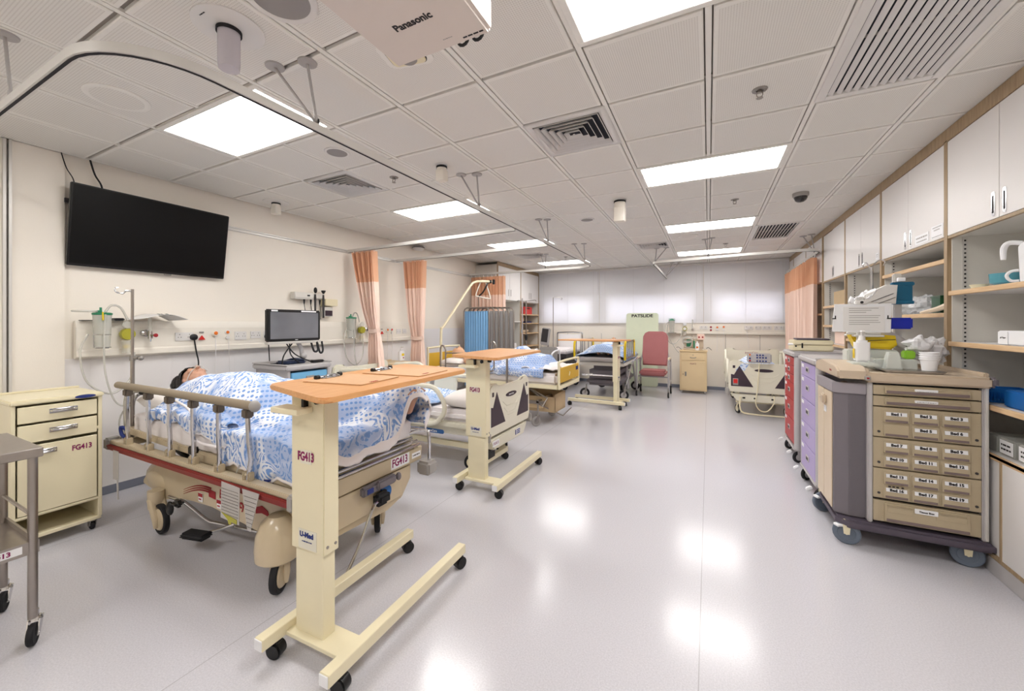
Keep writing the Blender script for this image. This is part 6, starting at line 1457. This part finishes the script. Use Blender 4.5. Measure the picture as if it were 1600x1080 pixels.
# ================= stand with notice board, crates and sharps box behind the beige cart
t=thing('equipment_stand','grey pole stand with wire hooks behind the beige cart','stand',(1.30,4.18,0))
m=MB(); m.box(1.285,1.335,4.165,4.205,.10,1.93,.006,2); part('column',m,'alu',t)
m=MB(); m.cyl((1.165,4.20,1.4),(1.165,4.20,1.99),.010,n=12)
m.box(1.15,1.31,4.17,4.2,1.40,1.43,.004,1); part('drip_pole',m,'chrome',t)
m=MB(); m.tube([(1.165,4.20,1.98),(1.145,4.19,2.0),(1.125,4.18,2.03),(1.105,4.18,2.015),(1.11,4.18,1.99)],.004,6,sm=4); m.tube([(1.165,4.20,1.98),(1.19,4.2,2.03),(1.22,4.2,2.05),(1.245,4.2,2.03),(1.235,4.2,2.0)],.004,6,sm=4); part('hook',m,'chrome',t)
m=MB(); m.box(1.10,1.52,4.08,4.10,.10,.13) if 0 else m.box(1.05,1.50,4.212,4.232,.10,.14,.006,1); part('foot_bar',m,'dark_grey',t)
for x in(1.08,1.47): m=MB(); m.cyl((x,4.21,.05),(x,4.235,.05),.05,n=18); m.cyl((x,4.222,.08),(x,4.222,.12),.01,n=8); part('wheel',m,'black_rubber',t)
m=MB(); m.tube([(1.08,4.12,1.60),(1.18,4.08,1.48),(1.28,4.05,1.40),(1.36,4.05,1.33)],[.035,.04,.04,.03],12,sm=4); part('swing_arm',m,'cart_grey',t)
for k in range(2): m=MB(); m.cyl((1.315+.0*k,4.0,1.405-.035*k),(1.315,4.02,1.405-.035*k),.009,n=10); part('arm_bolt',m,'black_plastic',t)
m=MB(); m.box(1.27,1.385,4.13,4.16,1.695,1.857,.008,2); m.box(1.262,1.393,4.12,4.165,1.83,1.86,.006,2); m.box(1.265,1.39,4.12,4.165,1.69,1.715,.004,1); tag(part('teal_crate',m,'teal_plastic'),'dark teal plastic crate mounted on the pole stand behind the beige cart','crate')
m=MB(); m.box(1.30,1.345,4.13,4.16,1.865,1.895,.004,1); tag(part('crate_tab',m,'label_white'),'small white block on top of the teal crate','block')
m=MB(); m.box(1.23,1.36,4.05,4.12,1.50,1.585,.010,2); tag(part('deep_blue_bin',m,'blue_deep'),'bright deep blue bin below the teal crate','bin')
t=thing('notice_board','white board with a printed sheet held by black clips, above the beige cart','board',(1.02,3.92,1.47))
m=MB(); m.prism([(.85,1.478),(1.19,1.474),(1.195,1.688),(.865,1.690)],'XZ',3.905,3.915,.002); part('board',m,'label_white',t)
m=MB(); m.box(.915,1.155,3.901,3.904,1.487,1.668); m=m; o=part('sheet',m,'paper',t)
for k,(w_,z) in enumerate(((.17,1.655),(.13,1.640),(.10,1.625),(.18,1.600),(.17,1.585),(.17,1.565),(.18,1.55),(.12,1.535))): m=MB(); m.box(.95,.95+w_,3.8995,3.901,z-.002,z+.002); part('printed_line',m,'grey_plastic',o)
for x in(.862,1.18):
    m=MB(); m.box(x-.012,x+.012,3.898,3.918,1.575,1.583,.002,1); m.box(x+(.004 if x<1 else -.010),x+(.010 if x<1 else -.004),3.898,3.904,1.575,1.602,.001,1); part('clip',m,'black_plastic',t)
m=MB(); m.box(.985,1.06,3.89,3.93,1.685,1.715,.006,2); o=part('top_clamp',m,'white_metal',t); m=MB(); m.cyl((1.022,3.885,1.70),(1.022,3.892,1.70),.010,n=10); part('clamp_screw',m,'dark_grey',o)
m=MB(); m.box(.955,1.155,3.97,4.0,1.455,1.475,.004,1); m.cyl((1.02,3.96,1.24),(1.02,3.96,1.48),.012,n=10); m.cyl((1.05,3.96,1.24),(1.05,3.96,1.48),.012,n=10); m.box(.99,1.16,3.915,4.20,1.44,1.455,.004,1); part('bracket',m,'alu',t)
t=thing('paper_roll_scanner','white device with a printed paper ribbon above the notice board','device',(1.12,4.05,1.7))
m=MB(); m.prism([(1.06,1.70),(1.25,1.69),(1.26,1.83),(1.20,1.835),(1.14,1.80),(1.07,1.76)],'XZ',4.0,4.08,.01); m.box(1.15,1.2,4.05,4.19,1.70,1.73) ; part('casing',m,'white_metal',t)
m=MB(); m.grid(lambda u,v:(1.0+.13*u+.02*math.sin(5*v),3.99+.06*v+.02*nz(u,v,5,3),1.70+.07*u+.05*abs(nz(u*2,v*2,2,5))+.025*math.sin(7*u+3*v)),18,10); part('paper_ribbon',m,'label_white',t,solid=.002)
m=MB(); m.box(1.10,1.24,3.995,4.0,1.735,1.739,rot=Matrix.Rotation(R(-25),4,'Y')) ; m.box(1.12,1.25,3.994,3.999,1.708,1.711,rot=Matrix.Rotation(R(-25),4,'Y')); part('seam',m,'dark_grey',t)
t=thing('sharps_box','yellow sharps container below the notice board','container',(1.15,4.02,1.33))
m=MB(); m.prism([(1.02,1.355),(1.22,1.345),(1.255,1.38),(1.245,1.45),(1.02,1.47),(.98,1.46)],'XZ',3.99,4.11,.012); part('container',m,'yellow_plastic',t)
m=MB(); m.box(1.0,1.24,3.986,3.99,1.41,1.414,rot=Matrix.Rotation(R(-4),4,'Y')); part('seam',m,'dark_grey',t)
m=MB(); m.box(.96,1.26,3.985,4.115,1.207,1.340,.008,2); tag(part('white_stand_box',m,'frosted'),'frosted box supporting the yellow sharps container','box')
# ================= BACK AREA
# corner cabinets by the window, left side
t=thing('corner_cabinet','tall white corner cabinet by the window with open shelves on its front','cabinet',(-4.5,9.3,0))
fx=-4.25; y0,ym,y1=7.98,9.22,10.44
m=MB(); m.box(XL+.01,fx-.02,y0,y0+.02,2.0,2.90,.002,1); m.box(XL+.01,fx-.02,ym-.01,ym+.01,.1,2.9); m.box(XL+.01,fx-.02,y1-.02,y1,.1,2.9); m.box(XL+.005,XL+.02,y0,y1,.1,2.9); m.box(XL+.01,fx-.02,y0,y1,2.10,2.12); m.box(XL+.01,fx-.02,y0,y1,2.88,2.9); m.box(XL+.01,fx-.02,y0,y0+.02,.1,2.0)
part('carcass',m,'cab_grey',t)
m=MB()
for y in(y0,ym,y1-.022): m.box(fx-.02,fx+.004,y,y+.03,.1,CZ-.065,.001,1)
m.box(fx-.02,fx+.002,y0,y1,2.87,CZ-.01,.001,1); part('face_frame',m,'frame_wood',t)
for a,b,k in((y0+.03,(y0+ym)/2,0),((y0+ym)/2,ym,1),(ym+.03,(ym+y1)/2,0),((ym+y1)/2,y1-.022,1)):
    m=MB(); m.box(fx-.018,fx+.0,a+.003,b-.003,2.11,2.865,.002,1); o=part('door',m,'cab_white',t)
    yy=b-.06 if k==0 else a+.06; m=MB(); m.box(fx,fx+.004,yy-.014,yy+.014,2.2,2.36,.003,1); part('handle',m,'steel',o)
for z in(1.79,1.56,1.30,.95,.6):
    m=MB(); m.box(XL+.02,fx-.0,ym+.015,y1-.02,z-.028,z,.002,1); part('shelf',m,'shelf_wood',t)
for z in(1.6,.9): m=MB(); m.box(XL+.02,fx-.0,y0+.02,ym-.01,z-.025,z,.002,1); part('shelf',m,'cab_white',t)
def bx(nm,lb,cat,x0,x1,a,b,z0,z1,mm,bev=.006,grp=None):
    m=MB(); m.box(x0,x1,a,b,z0,z1,bev,2); return tag(part(nm,m,mm),lb,cat,grp)
t=thing('red_box','bright red lidded box on the top shelf of the corner cabinet','box',(-4.4,9.9,1.79))
m=MB(); m.box(-4.6,-4.33,9.62,10.15,1.792,1.99,.01,2); part('box',m,'red_plastic',t); m=MB(); m.box(-4.332,-4.322,9.8,9.98,1.93,1.96,.003,1); part('handle',m,'ink_black',t)
bx('green_bottle','pale green container left of the red box','container',-4.5,-4.38,9.34,9.5,1.792,2.0,'green_plastic')
m=MB(); m.ell((-4.42,9.55,1.63),(.1,.12,.07),16); m.ell((-4.42,9.68,1.68),(.05,.05,.075),14); tag(part('manikin_torso',m,'manikin_skin'),'flesh-coloured anatomical model on the second shelf of the corner cabinet','model')
bx('blue_folder','dark blue folded item on the second shelf of the corner cabinet','folder',-4.55,-4.35,9.82,10.2,1.562,1.60,'ink_blue',.015)
m=MB(); m.box(-4.5,-4.35,9.35,9.55,1.302,1.38,.01,2); tag(part('light_blue_pack',m,'cart_blue'),'light blue pack on the third shelf of the corner cabinet','pack')
m=MB()
for k in range(4): m.tube([(-4.4,9.6+.08*k,1.315),(-4.38,9.7+.09*k,1.36),(-4.42,9.85+.06*k,1.32)],.02,8,sm=3)
tag(part('coiled_tubing',m,'tan_panel'),'tan coiled tubing on the third shelf of the corner cabinet','tubing')
# curtain hanging before the corner cabinets
t=thing('curtain','untied peach curtain hanging in front of the corner cabinets','curtain',(-4.35,7.72,.3),group='peach ward curtains')
cp=lambda u,z:(-4.78+.86*u,7.70)
pleat('net_top',t,2.58,2.17,cp,lambda z:.035,10,'net_peach',8); pleat('drape',t,2.174,.3,cp,lambda z:.037,10,'drape_peach',14)
m=MB()
for k in range(9): x=-4.76+.82*k/8; m.tube([(x,7.67,2.63),(x,7.69,2.6),(x+.01,7.70,2.57)],.006,6)
part('hooks',m,'label_white',t)
# folding screen
t=thing('folding_screen','folded ward screen with blue fabric and chrome tube frames','screen',(-4.2,7.25,0))
for k in range(6):
    x0=-4.60+.075*k; x1=-3.99+.085*k; y=7.12+.055*k
    m=MB(); m.tube([(x0,y,.10),(x0,y,1.76),(x0,y,1.79),(x0+.025,y,1.845),(x0+.08,y,1.87),(x1-.08,y,1.87),(x1-.025,y,1.845),(x1,y,1.79),(x1,y,1.76),(x1,y,.10)],.016,10); m.tube([(x0,y,.12),(x1,y,.12)],.012,8); o=part('panel_frame',m,'steel',t)
    if k==0:
        m=MB(); m.grid(lambda u,v:(x0+.02+(x1-x0-.04)*u,y+.010*math.sin(u*60)+.004*math.sin(u*23),.14+(1.80-.14)*v),90,4); part('fabric',m,'screen_fabric',o)
    else:
        m=MB(); m.box(x0+.02,x1-.02,y-.003,y+.003,.14,1.80); part('fabric',m,'speaker_grey',o)
for x,y in((-4.6,7.12),(-4.0,7.12),(-4.2,7.4),(-3.57,7.4)): m=MB(); m.cyl((x-.012,y,.05),(x+.012,y,.05),.05,n=16); m.cyl((x,y,.08),(x,y,.12),.01,n=8); part('caster',m,'black_rubber',t)
# vital signs stand
t=thing('vital_signs_monitor','patient monitor tilted on a wheeled stand with a thin drip pole, by the back wall','monitor stand',(-3.4,9.0,0))
m=MB(); m.box(-3.58,-3.36,8.93,8.97,1.02,1.44,.02,2,rot=Matrix.Rotation(R(8),4,'Y')); part('monitor_housing',m,'cart_grey',t)
m=MB(); m.box(-3.56,-3.40,8.922,8.931,1.10,1.42,.004,1,rot=Matrix.Rotation(R(8),4,'Y')); part('screen',m,'dark_grey',t)
m=MB(); m.cyl((-3.42,9.0,.12),(-3.42,9.0,1.15),.02,n=12); m.cyl((-3.30,9.02,.9),(-3.30,9.02,2.17),.010,n=10); m.tube([(-3.30,9.02,2.165),(-3.14,9.02,2.165),(-3.08,9.02,2.15),(-3.09,9.02,2.11),(-3.12,9.02,2.11)],.006,6,sm=3); m.box(-3.42,-3.3,8.99,9.02,.9,.93); part('pole',m,'steel',t)
m=MB(); m.box(-3.56,-3.30,8.9,9.12,.94,.98,.01,2); m.prism([(-3.56,.62),(-3.36,.62),(-3.28,.86),(-3.58,.86)],'XZ',8.88,9.1,.02); part('basket',m,'mauve_plastic',t)
for a in range(5): an=2*PI*a/5; m=MB(); m.tube([(-3.42,9.0,.12),(-3.42+.26*math.cos(an),9+.26*math.sin(an),.075)],.016,8); m.cyl((-3.42+.26*math.cos(an),9+.26*math.sin(an)-.012,.035),(-3.42+.26*math.cos(an),9+.26*math.sin(an)+.012,.035),.035,n=14); part('leg',m,'cart_grey',t)
# second pole stand with knob, and dressing trolley
t=thing('pole_stand','two-column drip stand with black knob in front of the corner cabinet','drip stand',(-3.82,8.6,0))
m=MB(); m.cyl((-3.82,8.6,.1),(-3.82,8.6,2.08),.014,n=12); m.tube([(-4.05,8.6,2.06),(-4.02,8.6,2.09),(-3.82,8.6,2.07),(-3.6,8.6,2.09),(-3.57,8.6,2.06)],.007,6,sm=3); part('pole',m,'steel',t)
m=MB(); m.lathe([(0,1.14),(.02,1.15),(.034,1.2),(.03,1.26),(.012,1.29),(0,1.29)],(-3.82,8.6,0),n=14); part('knob',m,'black_rubber',t)
m=MB()
for q in(-1,1): m.tube([(-3.82+q*.11+.09*math.cos(a),8.58,.80+.09*math.sin(a)) for a in[R(v) for v in range(0,360,24)]],.018,8,closed=True)
m.ell((-3.82,8.6,.80),(.05,.04,.06),10); part('gauge_wheel',m,'black_rubber',t)
for a in range(5): an=2*PI*a/5; m=MB(); m.tube([(-3.82,8.6,.12),(-3.82+.24*math.cos(an),8.6+.24*math.sin(an),.07)],.014,8); m.cyl((-3.82+.24*math.cos(an),8.6+.24*math.sin(an)-.012,.035),(-3.82+.24*math.cos(an),8.6+.24*math.sin(an)+.012,.035),.035,n=14); part('leg',m,'steel',t)
t=thing('dressing_trolley','small white trolley with an oven-like tester box, left of the two-column stand','trolley',(-4.05,8.3,0))
m=MB(); m.box(-4.28,-3.82,8.2,8.5,.93,.96,.005,1); m.box(-4.26,-3.84,8.22,8.48,.3,.32)
for x in(-4.25,-3.85):
    for y in(8.22,8.47): m.cyl((x,y,.02),(x,y,.93),.012,n=8)
m.cyl((-3.86,8.47,.96),(-3.86,8.47,2.13),.016,n=10); part('frame',m,'cart_grey',t)
bx('white_machine','white machine box with blue cables on the small trolley','device',-4.25,-3.98,8.22,8.42,.962,1.09,'white_metal',.01)
m=MB(); m.tube([(-4.2,8.3,1.10),(-4.1,8.32,1.18),(-4.0,8.3,1.13),(-4.05,8.28,1.10)],.018,8,sm=3); tag(part('blue_cable_bundle',m,'ink_blue'),'dark blue cable bundle on the white machine box','cable')
# wheelchair / commode chair
t=thing('wheelchair','grey wheelchair with white curved arms, parked behind the second over-bed table','wheelchair',(-3.15,8.1,0))
m=MB(); m.box(-3.38,-2.95,7.95,8.35,.50,.56,.02,2); part('seat',m,'mauve_plastic',t)
m=MB(); m.box(-3.38,-2.95,8.33,8.37,.56,1.02,.02,2); m.box(-3.33,-2.98,7.93,7.96,.75,.98,.02,2); part('backrest',m,'grey_plastic',t)
for x in(-3.42,-2.91):
    m=MB(); m.tube([(x,7.85,.30),(x,7.85,.80),(x,7.92,.92),(x,8.2,.96),(x,8.36,.9),(x,8.38,.3)],.018,8,sm=4); part('arm_frame',m,'label_white',t)
    m=MB(); m.tube([(x,8.2+.24*math.cos(a),.24+.24*math.sin(a)) for a in[R(v) for v in range(0,360,20)]],.018,8,closed=True); 
    for k in range(6): a=PI*k/6; m.tube([(x,8.2+.23*math.cos(a),.24+.23*math.sin(a)),(x,8.2-.23*math.cos(a),.24-.23*math.sin(a))],.003,5)
    part('wheel',m,'black_rubber',t)
    m=MB(); m.cyl((x-.012,7.85,.07),(x+.012,7.85,.07),.07,n=16); m.cyl((x,7.85,.1),(x,7.85,.32),.01,n=8); part('front_wheel',m,'grey_metal',t)
# slide board
t=thing('patient_slide_board','pale green slide board lettered PATSLIDE leaning on the back wall','slide board',(-1.46,10.3,0))
lean=Matrix.Rotation(R(-4),4,'X'); pv=Vector((-1.46,10.28,0))
m=MB(); m.prism(rrect(.76,1.80,.06,5,-1.465,.905),'XZ',10.26,10.268,.002)
for v in m.bm.verts: v.co=pv+(lean@(v.co-pv))
part('board',m,'patslide_green',t)
c=pv+(lean@(Vector((-1.465,10.258,1.735))-pv)); text('PATSLIDE',.10,c,Matrix.Rotation(R(86),4,'X'),'ink_black',t,bold=.003,sx=1.2)
# geriatric chair
t=thing('patient_chair','high-backed dusty pink vinyl patient chair on wheels in front of the green board','chair',(-1.05,9.2,0))
m=MB(); P=[(-1.30,.62),(-.80,.62),(-.785,.9),(-.79,1.25),(-.83,1.33),(-.90,1.365),(-1.20,1.365),(-1.27,1.33),(-1.31,1.25),(-1.315,.9)]
m.prism(P,'XZ',9.30,9.40,.03); 
for v in m.bm.verts: v.co.y+=(v.co.z-.62)*.18
part('backrest',m,'chair_vinyl',t)
m=MB(); m.box(-1.315,-.785,8.86,9.32,.44,.555,.035,4); part('seat',m,'chair_vinyl',t)
for x in(-1.365,-.735):
    m=MB(); m.tube([(x,8.90,.09),(x,8.90,.70),(x,8.95,.78),(x,9.28,.79),(x,9.40,.74),(x,9.46,.30)],.018,8,sm=4); m.tube([(x,8.90,.22),(x,9.46,.30)],.014,8); o=part('arm_frame',m,'cart_grey',t)
    m=MB(); m.box(x-.025,x+.025,8.93,9.25,.79,.82,.01,2); part('arm_pad',m,'cream_metal',o)
    for y,r in((8.88,.06),(9.48,.09)):
        m=MB(); m.cyl((x-.014,y,r),(x+.014,y,r),r,n=20,bev=.004); o=part('wheel',m,'black_rubber',t); m=MB(); m.cyl((x-.017,y,r),(x+.017,y,r),r*.55,n=14); m.tube([(x,y,r),(x,y+(.02 if y<9 else -.02),.3)],.012,6); part('hub',m,'grey_metal',o)
m=MB(); m.tube([(-1.365,9.1,.40),(-.735,9.1,.40)],.014,8); m.tube([(-1.365,9.38,.62),(-1.31,9.42,.9)],.012,8); m.tube([(-.735,9.38,.62),(-.79,9.42,.9)],.012,8); part('cross_bar',m,'cart_grey',t)
t=thing('folded_wheelchair','folded transport chair frame with grey arm between the grey stretcher and the pink chair','wheelchair',(-1.6,9.3,0))
m=MB(); m.tube([(-1.56,9.0,.12),(-1.60,9.02,.62),(-1.66,9.1,.80),(-1.5,9.3,.82)],.035,8,sm=3); m.tube([(-1.50,9.1,.85),(-1.46,9.3,.3),(-1.48,9.4,.1)],.02,8,sm=3); m.box(-1.72,-1.50,9.05,9.3,.80,.84,.02,2); part('frame',m,'cart_grey',t)
m=MB(); m.lathe([(.0,-.02),(.17,-.02),(.19,-.01),(.19,.01),(.17,.02),(0,.02)],(-1.72,9.2,.19),'X',24); part('wheel',m,'black_rubber',t); m=MB(); m.lathe([(0,-.025),(.13,-.025),(.13,.025),(0,.025)],(-1.72,9.2,.19),'X',20); part('hub',m,'grey_plastic',t)
# locker at the back with kit on top
t=thing('bedside_locker','yellowish one-drawer bedside locker standing against the back wall','bedside cabinet',(-.3,9.85,0))
x0,x1,ly0,ly1=-.57,-.03,9.70,10.12; h=.95
m=MB(); m.box(x0,x1,ly0+.01,ly1,.06,h-.03,.003,1); m.box(x0-.01,x1+.012,ly0-.012,ly1,h-.03,h,.008,2); part('body',m,'cream_dark',t)
m=MB(); m.box(x0+.03,x1-.03,ly0,ly0+.012,.73,h-.04,.003,1); o=part('drawer',m,'cream_dark',t); m=MB(); m.tube([(-.36,ly0-.002,.80),(-.33,ly0-.02,.79),(-.27,ly0-.02,.79),(-.24,ly0-.002,.80)],.007,6); m.cyl((-.30,ly0-.004,.85),(-.30,ly0,.85),.01,n=10); part('handle',m,'grey_metal',o)
m=MB(); m.box(x0+.03,x1-.03,ly0,ly0+.012,.09,.715,.003,1); o=part('door',m,'cream_dark',t); m=MB(); m.prism(rrect(.035,.10,.015,3,x0+.12,.43),'XZ',ly0-.012,ly0-.0,.003); part('handle',m,'grey_metal',o); m=MB(); m.cyl((x0+.07,ly0-.004,.42),(x0+.07,ly0,.42),.009,n=10); part('key_hole',m,'dark_grey',o)
text('FG413',.045,(-.30,ly0-.0015,.655),FY,'ink_plum',t)
for x in(x0+.04,x1-.04):
    for y in(ly0+.04,ly1-.04): m=MB(); m.cyl((x-.01,y,.03),(x+.01,y,.03),.03,n=12); m.cyl((x,y,.03),(x,y,.065),.008,n=8); part('caster',m,'cart_grey',t)
t=thing('resuscitation_box','tan open kit box with coiled tubing on the back locker','kit',(-.32,9.9,.95))
m=MB(); m.box(-.50,-.12,9.80,10.0,.952,.985,.004,1); m.box(-.50,-.30,9.95,10.0,.985,1.22,.005,1); m.box(-.30,-.10,9.90,9.98,.985,1.20,.005,1); part('box',m,'tan_top',t)
m=MB(); 
for k in range(3): m.tube([(-.42+.10*math.cos(a),9.86+.02*k,1.16+.05*math.sin(a)+.02*k) for a in[R(v) for v in range(0,360,24)]],.010,6,closed=True)
m.tube([(-.52,9.84,1.14),(-.46,9.84,1.02),(-.36,9.84,1.02),(-.32,9.84,1.14)],.012,6,sm=3); part('coiled_tubing',m,'clear_tube',t)
m=MB(); m.prism(rrect(.15,.13,.02,3,-.15,1.245),'XZ',9.86,9.89,.004); o=part('gauge_panel',m,'drape_peach',t)
for x in(-.185,-.115): m=MB(); m.cyl((x,9.853,1.24),(x,9.86,1.24),.018,n=12); part('gauge',m,'ink_red',o)
m=MB(); m.box(-.30,-.27,9.84,9.9,1.0,1.16,.005,1); m.box(-.44,-.34,9.93,9.948,1.02,1.18,.004,1); part('green_strap',m,'green_plastic',t)
t=thing('lotion_bottle','small white bottle with orange mark on the back locker','bottle',(-.22,9.76,.95))
m=MB(); m.prism(rrect(.075,.05,.015,3,-.22,9.76),'XY',.952,1.11,.01); m.cyl((-.22,9.76,1.11),(-.22,9.76,1.15),.014,n=10); part('bottle',m,'label_white',t); m=MB(); m.box(-.24,-.20,9.7335,9.735,1.0,1.04); part('orange_mark',m,'orange_plastic',t)
for x,lb in((-.60,'black clip and cord hanging on the left side of the back locker top'),(.0,'short dark cord at the right side of the back locker top')):
    m=MB(); m.tube([(x-.04,9.72,1.0),(x,9.74,1.02),(x+.06,9.76,.965)],.006,6,sm=3); tag(part('power_cable',m,'dark_grey'),lb,'cable')
# back service panel with its fittings
t=thing('bedhead_trunking','beige service panel along the back wall under the right blind','service panel',(.5,10.45,1.29))
m=MB(); m.prism([(YB,1.285),(YB-.04,1.285),(YB-.075,1.30),(YB-.075,1.335),(YB-.06,1.345),(YB-.06,1.53),(YB-.05,1.575),(YB,1.575)],'YZ',-.98,1.48,.003); part('casing',m,'offwhite_plastic',t)
def s2(x,w=.17):
    m=MB(); m.box(x-w/2,x+w/2,YB-.069,YB-.06,1.40,1.49,.003,1); o=part('socket_plate',m,'white_metal',t); m=MB()
    for q in(-.04,.04): m.box(x+q-.012,x+q-.006,YB-.0705,YB-.0685,1.44,1.452); m.box(x+q+.006,x+q+.012,YB-.0705,YB-.0685,1.44,1.452); m.box(x+q-.003,x+q+.003,YB-.0705,YB-.0685,1.46,1.475)
    part('pin_holes',m,'ink_black',o)
s2(-.10); s2(.80); s2(.98,.11); s2(1.14); s2(1.36)
for x,z,mm in((.05,1.46,'ink_red'),(.05,1.39,'ink_red'),(.18,1.455,'orange_plastic'),(.31,1.465,'orange_plastic')):
    m=MB(); m.lathe([(.032,0),(.032,-.008),(.0,-.009)],(x,YB-.06,z),'Y',18); o=part('call_button',m,'white_metal',t); m=MB(); m.lathe([(.022,-.009),(.02,-.016),(0,-.016)],(x,YB-.06,z),'Y',14); part('button_cap',m,mm,o)
m=MB(); m.box(.15,.21,YB-.09,YB-.06,1.38,1.42,.006,1); m.tube([(.18,YB-.08,1.39),(.18,YB-.08,1.1),(.17,YB-.08,.9)],.004,6); m.box(.28,.34,YB-.08,YB-.06,1.38,1.40,.004,1); m.tube([(.31,YB-.075,1.39),(.30,YB-.08,1.1),(.32,YB-.08,.95)],.004,6); m.box(.73,.79,YB-.10,YB-.06,1.40,1.45,.008,2); m.tube([(.76,YB-.09,1.40),(.78,YB-.09,1.2),(.80,YB-.09,1.0)],.005,6); part('plugs_and_cords',m,'wall_panel',t)
t=thing('suction_canister','far clear suction canister with green lid, on the back wall service panel','canister',(-.72,10.4,1.3))
m=MB(); m.lathe([(0,1.33),(.05,1.33),(.066,1.62),(.06,1.62),(0,1.345)],(-.78,10.34,0),n=24); part('jar',m,'clear_plastic',t)
m=MB(); m.lathe([(.07,1.615),(.07,1.63),(.05,1.635),(.02,1.66),(0,1.665)],(-.78,10.34,0),n=24); m.box(-.85,-.71,10.33,10.35,1.65,1.66,.003,1); part('lid',m,'green_plastic',t)
m=MB(); m.tube([(-.78,10.32,1.62),(-.92,10.32,1.5),(-.90,10.32,1.2),(-.75,10.32,1.05),(-.60,10.32,1.2),(-.55,10.35,1.38)],.008,6,sm=5); m.tube([(-.84,10.32,1.6),(-.88,10.32,1.3),(-.70,10.32,.95),(-.62,10.32,.85)],.007,6,sm=5); part('hoses',m,'clear_tube',t)
m=MB(); m.box(-.86,-.68,10.29,10.44,1.31,1.33,.004,1); part('shelf_bracket',m,'grey_metal',t)
t=thing('suction_regulator','far yellow-rimmed suction gauge on the back wall service panel','gauge',(-.50,10.4,1.38))
m=MB(); m.lathe([(.0,-.05),(.05,-.05),(.05,0),(0,0)],(-.50,10.43,1.42),'Y',20); part('body',m,'amber_glass',t); m=MB(); m.lathe([(.036,-.052),(0,-.054)],(-.50,10.43,1.42),'Y',20); m.lathe([(.04,-.04),(.036,-.05),(0,-.052)],(-.50,10.43,1.53),'Y',20); part('dial',m,'label_white',t); m=MB(); m.cyl((-.50,10.41,1.27),(-.50,10.41,1.36),.03,n=12); part('safety_trap',m,'clear_plastic',t)
t=thing('oxygen_flowmeter','far oxygen flow meter on the back wall, right of the far gauge','flow meter',(-.33,10.4,1.38))
m=MB(); m.cyl((-.33,10.40,1.38),(-.33,10.40,1.46),.022,.018,12); m.cyl((-.33,10.44,1.43),(-.33,10.38,1.43),.02,n=12); part('valve',m,'chrome',t); m=MB(); m.cyl((-.33,10.40,1.46),(-.33,10.40,1.64),.014,n=12); part('flow_tube',m,'clear_plastic',t)
# sensor on wall end above the first curtain
t=thing('wall_sensor','small white rounded sensor with a dark slot above the second tied curtain','sensor',(-4.75,5.75,2.80))
m=MB(); m.lathe([(.0,0),(.10,0),(.11,-.03),(.08,-.06),(0,-.065)],(-4.70,5.75,2.94),n=24); part('housing',m,'white_metal',t); m=MB(); m.lathe([(.108,-.012),(.112,-.02),(.105,-.028)],(-4.70,5.75,2.94),n=24); part('slot_ring',m,'ink_black',t)
